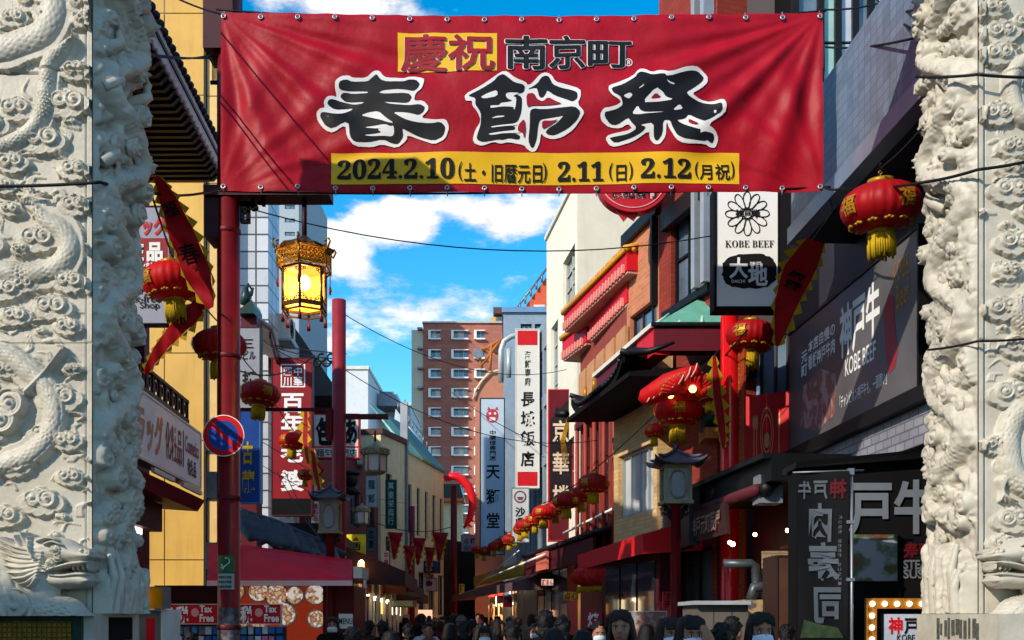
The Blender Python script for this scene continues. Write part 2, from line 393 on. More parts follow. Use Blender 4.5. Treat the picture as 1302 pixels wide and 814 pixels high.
# ================================================================== marble gate pillars
GD = 8.0
class HF:
    """carved relief: height over a panel a in [0,w], b in [z0,z1]"""
    def __init__(s, w, z0, z1, step):
        s.nx = int(w / step) + 1; s.ny = int((z1 - z0) / step) + 1
        s.a = np.linspace(0, w, s.nx); s.b = np.linspace(z0, z1, s.ny); s.h = np.zeros((s.ny, s.nx)); s.w = w; s.z0 = z0; s.z1 = z1
    def win(s, x, y, r):
        i0, i1 = np.searchsorted(s.a, [x - r, x + r]); j0, j1 = np.searchsorted(s.b, [y - r, y + r])
        if i1 <= i0 or j1 <= j0: return None
        return slice(j0, j1), slice(i0, i1), s.a[None, i0:i1], s.b[j0:j1, None]
    def disc(s, x, y, r, h, base=0.0, spiral=True, sgn=1):
        k = s.win(x, y, r * 1.02)
        if not k: return
        J, I, A, B = k; dx = (A - x) / r; dy = (B - y) / r; d = np.sqrt(dx * dx + dy * dy); th = np.arctan2(dy, dx) * sgn
        prof = np.clip((1 - d) / .13, 0, 1); prof = np.sqrt(1 - (1 - prof) ** 2)
        z = base + h * prof * (.84 + .1 * (1 - d)) + h * .1 * np.exp(-((d - .86) / .05) ** 2)
        if spiral:
            q = (d * 2.3 - th / (2 * np.pi)) % 1.0
            gr = np.exp(-((q - .5) / .09) ** 2) * np.clip((.86 - d) * 6, 0, 1) * np.clip((d - .22) * 8, 0, 1)
            z = z - h * .38 * gr + h * .2 * np.exp(-(d / .15) ** 4)
        z = np.where(d < 1, z, -9); s.h[J, I] = np.maximum(s.h[J, I], z)
    def cloud(s, x, y, r, h, flip=1, tail=True, rnd=random):
        if tail:
            pts = [(x - flip * r * .2, y - r * .45), (x + flip * r * .5, y - r * .95), (x + flip * r * 1.1, y - r * 1.0), (x + flip * r * 1.5, y - r * 1.25), (x + flip * r * 1.0, y - r * 1.5)]
            s.body(pts, r * .22, h * .45, scales=False, taper=True)
        for dx, dy, q in [(-1.05, -.25, .55), (-.5, -.5, .55), (.1, -.58, .55), (.7, -.4, .55), (1.1, -.15, .48)]:
            s.disc(x + dx * r * flip, y + dy * r, q * r, h * .62, 0, False)
        s.disc(x - r * .5 * flip, y + .05 * r, r * .6, h, 0, True, flip); s.disc(x + r * .45 * flip, y + .1 * r, r * .55, h * .95, 0, True, -flip)
        s.disc(x + .02 * r * flip, y + .42 * r, r * .42, h * .82, 0, True, flip)
    def body(s, pts, r, h, scales=True, taper=False, fin=0, base=0.0):
        P = np.array(pts, float); n = len(P)
        # Catmull-Rom
        Q = []
        for i in range(n - 1):
            p0, p1, p2, p3 = P[max(i - 1, 0)], P[i], P[i + 1], P[min(i + 2, n - 1)]
            for t in np.linspace(0, 1, 9)[:-1]:
                Q.append(.5 * ((2 * p1) + (-p0 + p2) * t + (2 * p0 - 5 * p1 + 4 * p2 - p3) * t * t + (-p0 + 3 * p1 - 3 * p2 + p3) * t ** 3))
        Q.append(P[-1]); Q = np.array(Q); sl = np.concatenate([[0], np.cumsum(np.hypot(*(Q[1:] - Q[:-1]).T))]); T = sl[-1]
        m = r * (1.5 if fin else 1.02)
        for i in range(len(Q) - 1):
            a, b = Q[i], Q[i + 1]; c = (a + b) / 2; ll = np.hypot(*(b - a))
            if ll < 1e-6: continue
            k = s.win(c[0], c[1], m + ll)
            if not k: continue
            J, I, A, B = k; ux, uy = (b - a) / ll
            t = np.clip((A - a[0]) * ux + (B - a[1]) * uy, 0, ll); ex = A - a[0] - t * ux; ey = B - a[1] - t * uy
            d = np.sqrt(ex * ex + ey * ey); side = ex * (-uy) + ey * ux; al = sl[i] + t
            f = al / T; rr = r * (np.sqrt(np.clip(1 - f, .02, 1)) if taper else np.clip(np.minimum(f * 8 + .25, (1 - f) * 5 + .2), 0, 1))
            q = d / rr; z = base + h * np.sqrt(np.clip(1 - q * q, 0, 1))
            if scales:
                row = np.floor(al / (r * .34)); u = (al / (r * .34)) % 1; v = (side / (r * .34) + .5 * (row % 2)) % 1
                e = np.sqrt(((v - .5) / .5) ** 2 + ((u - .1) / .9) ** 2)
                z = z - h * .16 * np.clip((e - .72) * 5, 0, 1) * (q < .93) - h * .1 * np.exp(-((side / r + .55) / .06) ** 2)
            z = np.where(q < 1, z, -9)
            if fin:
                tri = np.abs((al / (r * .42)) % 1 - .5) * 2; fr_ = rr * (1.05 + .4 * tri)
                z = np.maximum(z, np.where((side > 0) & (d < fr_), base + h * .45, -9))
            s.h[J, I] = np.maximum(s.h[J, I], z)
    def rock(s, z1, h, rnd, n=9):
        for k in range(n):
            x = s.w * (k + rnd.uniform(.1, .9)) / n; top = s.z0 + (z1 - s.z0) * rnd.uniform(.45, 1.0)
            s.body([(x, s.z0 - .1), (x + rnd.uniform(-.02, .02), (s.z0 + top) / 2), (x + rnd.uniform(-.02, .02), top)], rnd.uniform(.03, .06), h * rnd.uniform(.6, 1), False)
    def mesh(s, fr, name, parent, a_off=0, flipa=False, c=0):
        X, Y = np.meshgrid(s.a, s.b); H = s.h
        if flipa: X = s.w - X
        o = np.array(fr.o); V = o[None, None] + np.array(fr.r) * (X + a_off)[..., None] + np.array(fr.u) * Y[..., None] + np.array(fr.n) * (H + c)[..., None]
        V = V.reshape(-1, 3) - np.array(wloc(parent)); nx, ny = s.nx, s.ny
        i = np.arange(ny - 1)[:, None] * nx + np.arange(nx - 1)[None]
        Fq = np.stack([i, i + 1, i + nx + 1, i + nx], -1).reshape(-1, 4)
        if flipa: Fq = Fq[:, ::-1]
        me = bpy.data.meshes.new(name); me.vertices.add(len(V)); me.vertices.foreach_set('co', V.ravel().astype(np.float32))
        me.loops.add(Fq.size); me.loops.foreach_set('vertex_index', Fq.ravel().astype(np.int32)); me.polygons.add(len(Fq))
        me.polygons.foreach_set('loop_start', np.arange(0, Fq.size, 4).astype(np.int32)); me.polygons.foreach_set('use_smooth', np.ones(len(Fq), bool))
        me.update(calc_edges=True); me.validate()
        ob = bpy.data.objects.new(name, me); COL.objects.link(ob); ob.parent = parent; me.materials.append(M_marble); return ob
def zpx(py): return CAMZ + (HY - py) / F * GD
def apx(dpx): return dpx / F * GD
PW, PD, ZB, ZT = 1.3, .78, CAMZ + .03, 8.1
def pillar(side):
    lab = ('carved white marble gate pillar at the left edge, coiling dragon and the green plaque below' if side < 0 else
           'carved white marble gate pillar at the right edge, brighter front with a column of curled clouds')
    xi = (118 - CX) / F * GD if side < 0 else (1243 - CX) / F * GD          # inner front edge
    x0 = xi - PW if side < 0 else xi
    t = thing('gate_pillar', lab, 'pillar', (x0 + PW / 2, GD + PD / 2, 0), 'marble gate pillars')
    rnd = random.Random(5 + side)
    MB().box(FR(0), x0 + .02, x0 + PW - .02, ZB, ZT + .15, -GD - PD, -GD - .02).build('shaft', M_marble, t)
    # front; u = distance from the inner edge towards the outside
    f = HF(PW, ZB, zpx(-110), .0075)
    u = lambda px: (apx(118 - px) if side < 0 else apx(px - 1243))
    if side < 0:
        D = lambda pts, r, h=.055, fin=1: f.body([(u(x), zpx(y)) for x, y in pts], r, h, True, False, fin)
        D([(-30, 60), (0, 66), (28, 58), (58, 44), (70, 14), (60, -20), (40, -60)], .12)
        D([(-20, 200), (6, 190), (40, 172), (58, 145), (62, 112), (66, 84), (84, 66), (98, 52)], .075, .06)
        D([(-30, 350), (0, 348), (40, 350), (74, 342), (90, 320), (82, 298), (60, 282), (46, 262)], .1)
        for k in range(9): f.body([(u(44 + k * 1), zpx(276)), (u(30 - 4 * k + 30), zpx(256)), (u(-4 + k * 9), zpx(236 + abs(k - 4) * 3))], .02, .022, False, True)
        D([(-20, 440), (10, 452), (36, 470), (60, 492), (72, 520), (66, 552), (40, 580), (10, 592), (-20, 610)], .1)
        f.body([(u(38), zpx(500)), (u(60), zpx(478)), (u(86), zpx(444))], .035, .06, False, True)
        for (x, y) in [(18, 515), (8, 535)]: f.disc(u(x), zpx(y), .12, .07)
        cl = [(108, 6, 15), (110, 27, 12), (45, 2, 18), (20, 25, 13), (62, 22, 12), (100, 92, 14), (88, 132, 20), (24, 140, 17), (56, 178, 20), (18, 208, 15), (97, 217, 15), (8, 238, 12), (98, 262, 15), (50, 304, 19), (90, 358, 16), (33, 362, 12), (8, 368, 16),
              (68, 390, 18), (22, 402, 14), (88, 415, 13), (78, 506, 20), (60, 552, 16), (88, 560, 14), (18, 592, 16), (92, 606, 13), (54, 636, 20), (8, 655, 16), (16, 268, 10), (30, 318, 9), (10, 470, 12), (95, 470, 9)]
    else:
        D = lambda pts, r, h=.06, fin=1: f.body([(u(x), zpx(y)) for x, y in pts], r, h, True, False, fin)
        D([(1320, 80), (1300, 82), (1284, 100), (1285, 130), (1296, 150), (1320, 160)], .07)
        D([(1330, 510), (1300, 520), (1282, 545), (1280, 580), (1292, 610), (1330, 630)], .1)
        D([(1330, 360), (1310, 372), (1290, 395), (1310, 420), (1330, 430)], .08)
        for k in range(4): f.body([(u(1268 + k * 4), zpx(612 - k * 3)), (u(1272), zpx(626)), (u(1268 + k * 8), zpx(640))], .022, .04, False, True)
        cl = [(1262, 12, 13), (1270, 42, 17), (1266, 70, 16), (1265, 145, 17), (1285, 188, 14), (1283, 215, 13), (1282, 242, 19), (1288, 308, 18), (1280, 345, 12), (1272, 392, 17), (1290, 440, 15), (1284, 500, 20), (1262, 565, 13), (1286, 660, 18), (1272, 690, 14),
              (1300, 30, 14), (1300, 90, 10), (1305, 270, 12), (1304, 470, 12)]
    for x, y, r in cl: f.cloud(u(x), zpx(y), apx(r), .05, rnd.choice((-1, 1)), rnd.random() < .6, rnd)
    for _ in range(26):    # further out, where the picture ends
        f.cloud(rnd.uniform(.8, 1.25), rnd.uniform(ZB, f.z1), rnd.uniform(.08, .13), .05, rnd.choice((-1, 1)), True, rnd)
    for _ in range(150):    # shallow flame and wind lines between the figures
        x, y = rnd.uniform(.08, 1.2), rnd.uniform(ZB + .5, f.z1); l_ = rnd.uniform(.06, .16); a_ = rnd.uniform(.3, 2.8); b_ = rnd.choice((-1, 1))
        for j in range(rnd.randint(1, 3)): f.body([(x + .02 * j, y), (x + .02 * j + l_ * .5 * math.cos(a_), y + l_ * .5 * math.sin(a_)), (x + .02 * j + l_ * math.cos(a_ + b_ * .7), y + l_ * math.sin(a_ + b_ * .7))], .013, .014, False, True)
    for _ in range(26): f.cloud(rnd.uniform(.1, 1.2), rnd.uniform(ZB + .5, f.z1), rnd.uniform(.03, .05), .028, rnd.choice((-1, 1)), True, rnd)
    A = f.a[None, :]; B = f.b[:, None]
    f.h += np.where(A < apx(7), .018, 0) - np.where((A > apx(7)) & (A < apx(9.5)), .012, 0)       # raised border strip
    for y in (93, 437) if side < 0 else (95, 433): f.h = np.where(np.abs(B - zpx(y)) < .006, np.minimum(f.h - .02, .03), f.h)
    fr = Fr((x0 if side > 0 else x0 + PW, GD, 0), (1, 0, 0))
    f.h = np.where(f.h > .02, f.h * 1.6, f.h); f.mesh(fr, 'carved_front', t, a_off=0 if side > 0 else -PW, flipa=side < 0)
    # inner side, deep relief
    g = HF(PD, ZB, zpx(-110), .009)
    z = ZB
    while z < g.z1:
        for _ in range(3):
            x = rnd.uniform(.06, PD - .03); y = z + rnd.uniform(-.1, .1); k = rnd.random(); amp = .08 + .03 * rnd.random()
            if k < .5: g.cloud(x, y, rnd.uniform(.07, .14), amp, rnd.choice((-1, 1)), True, rnd)
            elif k < .75: g.disc(x, y, rnd.uniform(.06, .11), amp * 1.2, .02)
            else: g.body([(x + rnd.uniform(-.25, .25), y + rnd.uniform(-.25, .25)) for _ in range(4)], rnd.uniform(.04, .07), amp * .8, True, False, 0)
        z += .13
    # the dragon that winds up the side
    pts = []; zz = ZB + .75; k = 0
    while zz < g.z1: pts.append((PD * (.5 + .34 * math.sin(k * 1.15)), zz)); zz += .17; k += 1
    g.body(pts, .105, .13, True, False, 0)
    g.rock(ZB + .62, .17, rnd, 10)
    A = g.a[None, :]; B = g.b[:, None]
    nz_ = np.zeros_like(g.h)
    for (fx, fy, ph) in [(23, 17, 0), (41, 33, 1), (11, 51, 2), (67, 29, 3)]: nz_ += np.sin(A * fx + ph + 2 * np.sin(B * fy * .4)) * np.cos(B * fy + ph)
    env = .75 + .25 * np.clip(A / .25, 0, 1)
    top = np.clip((B - zpx(235)) / .25, 0, 1) * np.clip((g.z1 - B) / .3, 0, 1)
    g.h = g.h * env * (1 + .55 * top * np.clip(A / .3, 0, 1)) + nz_ * .005 + np.clip(A - .05, 0, 1) * .05
    for _ in range(1): g.h[1:-1, 1:-1] = (g.h[1:-1, 1:-1] * 2 + g.h[:-2, 1:-1] + g.h[2:, 1:-1] + g.h[1:-1, :-2] + g.h[1:-1, 2:]) / 6
    g.h *= np.clip(A / .035, 0, 1) ** .6 * np.clip((PD - A) / .03, 0, 1)
    # side panel frame: for the left pillar a runs into depth, for the right one it comes out of it
    if side < 0: g.mesh(Fr((xi, GD, 0), (0, 1, 0)), 'carved_side', t)
    else: g.mesh(Fr((xi, GD, 0), (0, -1, 0)), 'carved_side', t, a_off=-PD, flipa=True)
    # inner-side figures in the round: scrolls, cloud heads and coils standing free of the side
    q = MB()
    def scroll(x, y, zz, r_):
        q.ball((x, y, zz), r_, 12, (.5, 1, 1)); n_ = 16
        q.tube([(x - side * r_ * .42, y + r_ * (.92 - .05 * i) * math.cos(i * .75), zz + r_ * (.92 - .05 * i) * math.sin(i * .75)) for i in range(n_)], [r_ * (.2 - .006 * i) for i in range(n_)], 7)
        q.ball((x - side * r_ * .5, y, zz), r_ * .28, 8)
    for k in range(64):
        zz = ZB + .15 + k * .1; y = GD + rnd.uniform(.16, PD - .02); hi = zpx(235) < zz
        x = xi - side * (rnd.uniform(.05, .09) + (rnd.uniform(.02, .13) * (y - GD) / PD if hi else 0)); r_ = rnd.uniform(.05, .085) * (1.25 if hi else 1)
        kind = rnd.random()
        if kind < .62:
            scroll(x, y, zz, r_)
            if kind < .35: scroll(x - side * .01, y - r_ * 1.1, zz - r_ * .5, r_ * .7); scroll(x, y + r_ * 1.0, zz - r_ * .7, r_ * .6)
        elif kind < .85:
            q.tube([(xi - side * .05, y - .1, zz - .1), (x, y - .05, zz - .04), (x - side * .02, y + .04, zz + .03), (x - side * .01, y + .02, zz + .12)], [.045, .05, .045, .025], 9)
            for j in range(3): q.tube([(x - side * .02, y + .02 + .02 * j, zz + .1), (x - side * .035, y + .0 + .03 * j, zz + .14), (x - side * .02, y - .02 + .035 * j, zz + .165)], [.018, .016, .01], 6)
        else:
            for j in range(5): q.tube([(xi - side * .06, y - .06 + .03 * j, zz - .02), (x - side * .02, y - .05 + .03 * j, zz + .03 * (j % 2)), (x, y - .02 + .035 * j, zz + .1)], [.02, .024, .012], 6)
    for k in range(12):
        yy = GD + .08 + .055 * k; hh = rnd.uniform(.2, .62); q.tube([(xi - side * rnd.uniform(.06, .14), yy, ZB), (xi - side * rnd.uniform(.1, .16), yy, ZB + hh * .6), (xi - side * .1, yy, ZB + hh)], [.05, .04, .022], 7)
    q.build('carved_figures', M_marble, t, remesh=.0085)
    # pedestal: green plaque block and banded corner block
    zt = ZB
    ped = MB()
    if side < 0:
        ped.box(FR(0), x0 - .1, xi - .03, 0, zt - .004, -GD - PD - .1, -GD + .14); ped.build('pedestal', mat('green_stone', '#22352c', .4, var=.4, vscale=12), t)
        pl = MB().box(FR(0), x0 + .1, xi - .1, zt - .24, zt - .06, -GD + .141, -GD + .16).build('plaque', mat('old_bronze', '#5a4c1e', .5, metal=.4, var=.4, vscale=20), t)
        qq = MB(); rr = random.Random(3)
        for r_ in range(4):
            for c_ in range(20): text(FR(0), rr.choice('南京町長安門神戸中華街廣場龍東西路日'), x0 + .45 + c_ * .038, x0 + .48 + c_ * .038, zt - .105 - r_ * .038, zt - .075 - r_ * .038, None, None, .01, -GD + .161, mb=qq)
        qq.build('inscription', M_gold, pl)
        MB().box(FR(0), xi - .03, xi + .06, zt - .3, zt - .006, -GD - PD - .05, -GD + .1).build('corner_block', M_marble, t)
        MB().box(FR(0), xi + .06, xi + .066, zt - .22, zt - .03, -GD - .66, -GD - .16).build('dark_inlay', M_blackm, t)
        MB().box(FR(0), xi - .05, xi + .1, 0, zt - .303, -GD - PD - .09, -GD + .13).build('plinth', M_marble, t)
    else:
        ped.box(FR(0), xi - .19, xi + PW + .1, zt - .24, zt - .004, -GD - .72, -GD + .76)
        ped.box(FR(0), xi - .16, xi + PW + .1, zt - .34, zt - .243, -GD - .7, -GD + .72); ped.box(FR(0), xi - .21, xi + PW + .14, 0, zt - .343, -GD - .75, -GD + .78)
        ped.build('pedestal', M_marble, t)
        rr = random.Random(8); st = MB()
        for k in range(11):
            a = -GD - .3 + k * .07 + rr.uniform(-.01, .01); st.box(FR(0), xi - .194, xi - .19, zt - rr.uniform(.16, .21), zt - rr.uniform(.03, .08), a, a + rr.uniform(.03, .06))
        st.build('inlay', mat('weathered_inlay', '#55544c', .8, var=.5, vscale=30), t)
    # guardian dragon crouching on the pedestal: both flanks of the head modelled in relief about its middle plane
    dlab = 'white marble dragon head with open jaws on the green pedestal, facing right' if side < 0 else 'white marble dragon head with open jaws on the right pedestal, facing left'
    dt = thing('stone_dragon', dlab, 'statue', (xi - side * -.35, GD - .1, ZB), 'guardian dragons on the pedestals')
    DY = GD - .14; kk = DY / F; X0 = -75
    d = HF(215 * kk, ZB - .02, ZB + .72, .005)
    u = lambda px: (px - X0) * kk
    v = lambda py: CAMZ + (HY - py) * kk
    B = lambda pts, r, h, **k: d.body([(u(x), v(y)) for x, y in pts], r * kk, h, k.pop('scales', False), k.pop('taper', True), 0, k.pop('base', 0.0))
    E = lambda x, y, r, h, base=0.0, sp=False: d.disc(u(x), v(y), r * kk, h, base, sp)
    B([(-75, 700), (-45, 712), (-15, 722), (8, 745), (14, 790)], 40, .2, scales=True, taper=False)
    B([(-60, 770), (-20, 760), (30, 765), (70, 778), (115, 786)], 22, .17, scales=True, taper=False)
    B([(60, 730), (52, 750), (58, 775), (80, 790)], 24, .16, scales=False, taper=False)
    B([(50, 725), (60, 706), (80, 702), (100, 706), (122, 708)], 25, .2)
    B([(40, 720), (60, 700), (75, 700)], 30, .2); B([(88, 700), (104, 706), (121, 708)], 12, .17); E(119, 704, 6, .2); E(114, 702, 3, .22)
    B([(62, 735), (82, 738), (100, 737), (119, 739)], 11, .15, taper=False); B([(66, 728), (84, 722), (100, 718), (120, 716)], 4, .2, taper=False)
    B([(70, 732), (88, 733), (104, 731), (118, 731)], 3.5, .17, taper=False)
    for x in (100, 106, 112, 118): B([(x, 716), (x, 722), (x + .5, 727)], 2.6, .14)
    for x in (103, 109, 115): B([(x, 737), (x, 731), (x + .5, 727)], 2.3, .13)
    E(82, 701, 7, .23); E(82, 701, 4, .245, 0); E(82.5, 701, 1.8, .255)
    B([(70, 694), (80, 691), (92, 696)], 4, .235); B([(60, 690), (72, 686), (84, 689)], 4.5, .22)
    B([(58, 712), (50, 700), (50, 690)], 9, .23); B([(56, 710), (52, 702), (51, 695)], 4.5, .25)
    for x, y in ((30, 682), (38, 679), (46, 684)): B([(x + 8, y + 16), (x + 2, y + 6), (x, y)], 7, .2)
    for i, (x, y) in enumerate([(6, 684), (10, 693), (12, 702), (14, 711), (17, 720), (21, 729), (27, 737), (35, 744), (45, 748)]):
        B([(66 - i, 704 + i * 4), ((66 + x) / 2 - 4, (704 + i * 4 + y) / 2 + 3), (x, y)], 6.2, .215 - .004 * (i % 2))
    for x, y, r_ in ((76, 718, 7), (68, 724, 6), (84, 712, 5)): E(x, y, r_, .22, 0, True)
    d.disc(u(30), v(772), 26 * kk, .19, 0, True); d.h = d.h * .85
    out = d.h > 0.004
    for sg in (1, -1):
        base = Fr((( X0 - CX) * kk, DY, 0), (1, 0, 0)) if side < 0 else Fr(((1376 - X0 - CX) * kk, DY, 0), (1, 0, 0))
        X_, Y_ = np.meshgrid(d.a, d.b); X_ = X_ if side < 0 else -X_
        V = np.array(base.o)[None, None] + np.array(base.r) * X_[..., None] + np.array(base.u) * Y_[..., None] + np.array(base.n) * (sg * np.where(out, d.h, 0))[..., None]
        V = V.reshape(-1, 3) - np.array(wloc(dt)); i_ = np.arange(d.ny - 1)[:, None] * d.nx + np.arange(d.nx - 1)[None]
        o_ = out[:-1, :-1] | out[1:, :-1] | out[:-1, 1:] | out[1:, 1:]; i_ = i_[o_]
        Fq = np.stack([i_, i_ + 1, i_ + d.nx + 1, i_ + d.nx], -1)
        if (sg < 0) != (side > 0): Fq = Fq[:, ::-1]
        me = bpy.data.meshes.new('head'); me.from_pydata(V.tolist(), [], Fq.tolist()); bm = bmesh.new(); bm.from_mesh(me)
        bmesh.ops.delete(bm, geom=[w for w in bm.verts if not w.link_faces], context='VERTS'); bm.to_mesh(me); bm.free()
        me.polygons.foreach_set('use_smooth', [True] * len(me.polygons)); me.materials.append(M_marble)
        ob = bpy.data.objects.new('near_flank' if sg > 0 else 'far_flank', me); COL.objects.link(ob); ob.parent = dt
    return t
pillar(-1); pillar(1)
# the gate's painted lintel across the tops of the pillars
t = thing('gate_lintel', 'red painted gate beam crossing above the two marble pillars', 'gate beam', (0, GD + .4, 6.9))
zl = zpx(-95)
MB().box(FR(0), -4.5, 4.9, zl, zl + .5, -GD - .62, -GD - .2).build('beam', M_red, t)
for (x, sx) in ((-3.27 + .22, 1), (3.64 - .22, -1)):
    q = MB(); q.hexa([(x - .2, GD + .12, zl - .45), (x + .2, GD + .12, zl - .45), (x + .2, GD + .5, zl - .45), (x - .2, GD + .5, zl - .45), (x - .2, GD - .12, zl - .003), (x + .2 + sx * .2, GD - .12, zl - .003), (x + .2 + sx * .2, GD + .7, zl - .003), (x - .2, GD + .7, zl - .003)])
# ================================================================== banner
BY = 11.0
def bX(px): return (px - CX) / F * BY
def bZ(py): return CAMZ + (HY - py) / F * BY
bx0, bx1, bz0, bz1 = bX(281), bX(1046), bZ(243), bZ(15)
def ban(a, z):
    """hang of the cloth: depth offset and outline sag"""
    u = (a - bx0) / (bx1 - bx0); v = (z - bz0) / (bz1 - bz0); d = 0
    for (cx, cy, s, k) in ((0, 1, 1, 1), (1, 1, -1, 1.1), (0, 0, 1, .4), (1, 0, -1, .5)):
        dx = (u - cx) * s * 2.6; dy = (v - cy) * (1 if cy == 0 else -1)
        r = math.hypot(dx, dy); an = math.atan2(dy, dx + 1e-6)
        d += k * .022 * math.exp(-((r - .55) / .6) ** 2) * (math.sin(an * 16) + .6 * math.sin(an * 29 + 1)) * min(1, r * 2)
    d += .018 * math.sin(u * 19 + .8 * math.sin(v * 5)) * (.4 + .6 * (1 - v)) + .008 * noise.noise(Vector((u * 24, v * 8, 0)))
    d += .05 * math.sin(math.pi * v) * math.sin(math.pi * u) + .018 * noise.noise(Vector((u * 9 + v * 4, v * 3 - u * 5, 4)))
    e = .045 * 4 * u * (1 - u) * v + .0 * v + .02 * 4 * u * (1 - u) * (1 - v)
    w = .006 * abs(math.sin(u * math.pi * 17)) * v
    return d, -e - w
M_ban = mat('banner_cloth', '#a0061e', .5, var=.12, vscale=3, bump=.35, bscale=9, spec=.2, transl=.12)
t = thing('festival_banner', 'wide red spring festival banner with black brush characters strung over the street', 'banner', (0, BY, bz0))
nx, nz2 = 300, 90; V = []; 
for j in range(nz2 + 1):
    for i in range(nx + 1):
        a = bx0 + (bx1 - bx0) * i / nx; z = bz0 + (bz1 - bz0) * j / nz2; d, e = ban(a, z); V.append((a, BY - d, z + e))
Fc = [(j * (nx + 1) + i, j * (nx + 1) + i + 1, (j + 1) * (nx + 1) + i + 1, (j + 1) * (nx + 1) + i) for j in range(nz2) for i in range(nx)]
k = len(V); V += [(x, y + .004, z) for x, y, z in V]; Fc += [tuple(i + k for i in f)[::-1] for f in Fc]
MB().add(V, Fc, True).build('cloth', M_ban, t)
def thick(fr, s_, a0, a1, b0, b1, r, q, n=12):
    """brush-heavy character: the glyph repeated round a small circle, each a hair in front of the last"""
    P, Fs = lay(s_, a0, a1, b0, b1, 0, 2); w, h = (a1 - a0) / len(s_), b1 - b0
    for k in range(n + 1):
        dx, dz = (0, 0) if k == n else (r * w * math.cos(2 * math.pi * k / n), r * h * math.sin(2 * math.pi * k / n))
        q.add([(x + dx, -.00025 * k, z + dz) for x, z in P], Fs)
def on_banner(strs, m, name, off, bold, patch=None):
    q = MB()
    fr = FR(0)
    for it in strs:
        s_, x0, y0, x1, y1, *r = it if len(it) > 2 else (it[0], it[1], 0, 0, 0)
        if s_ == 'POLY': q.add([fr.pt(bX(x), bZ(y)) for x, y in x0], [tuple(range(len(x0)))])
        elif s_ is None: q.quad(fr.pt(bX(x0), bZ(y1)), fr.pt(bX(x1), bZ(y1)), fr.pt(bX(x1), bZ(y0)), fr.pt(bX(x0), bZ(y0)))
        elif r and r[0] > .02: thick(fr, s_, bX(x0), bX(x1), bZ(y1), bZ(y0), r[0], q)
        else: text(fr, s_, bX(x0), bX(x1), bZ(y1), bZ(y0), None, None, r[0] if r else bold, 0, 0, mb=q); q.v = [v if abs(v[1]) < .01 else (v[0], 0, v[2]) for v in q.v]
    bm = bmesh.new(); vs = [bm.verts.new((v[0], v[1] if s_ is not None else 0, v[2])) for v in q.v]
    for f in q.f:
        try: bm.faces.new([vs[i] for i in f])
        except ValueError: pass
    bm.normal_update(); bmesh.ops.triangulate(bm, faces=bm.faces[:])
    xs = [v.co.x for v in bm.verts]; zs = [v.co.z for v in bm.verts]
    x = math.floor(min(xs) / .05) * .05
    while x < max(xs):
        bmesh.ops.bisect_plane(bm, geom=bm.verts[:] + bm.edges[:] + bm.faces[:], plane_co=(x, 0, 0), plane_no=(1, 0, 0)); x += .05
    z = math.floor(min(zs) / .06) * .06
    while z < max(zs):
        bmesh.ops.bisect_plane(bm, geom=bm.verts[:] + bm.edges[:] + bm.faces[:], plane_co=(0, 0, z), plane_no=(0, 0, 1)); z += .06
    for v in bm.verts:
        d, e = ban(v.co.x, v.co.z); v.co.y = BY - d - off + v.co.y; v.co.z += e
    me = bpy.data.meshes.new(name); bm.to_mesh(me); bm.free(); me.transform(Matrix.Translation(-Vector(t.location)))
    # face the viewer
    me.materials.append(m); me.polygons.foreach_set('use_smooth', [True] * len(me.polygons))
    o = bpy.data.objects.new(name, me); COL.objects.link(o); o.parent = t; return o
M_byel = mat('banner_yellow_print', '#d8a818', .5, var=.06)
M_bwh = mat('banner_white_print', '#d8d4d2', .5, var=.05)
M_bbk = mat('banner_black_print', '#0c0d11', .6, var=.15, vscale=5)
on_banner([(None, 506, 39, 632, 89), (None, 421, 193, 940, 233)], M_byel, 'yellow_panel', .006, 0)
def tr_(pts, ox, oy, sc, n=1):
    """traced outline (enlargement coordinates -> picture coordinates), corners rounded once"""
    P = [(ox + x / sc, oy + y / sc) for x, y in pts]
    for _ in range(n):
        Q = []
        for i in range(len(P)):
            a, b = P[i], P[(i + 1) % len(P)]; Q += [(a[0] * .8 + b[0] * .2, a[1] * .8 + b[1] * .2), (a[0] * .2 + b[0] * .8, a[1] * .2 + b[1] * .8)]
        P = Q
    return P
BR = {}
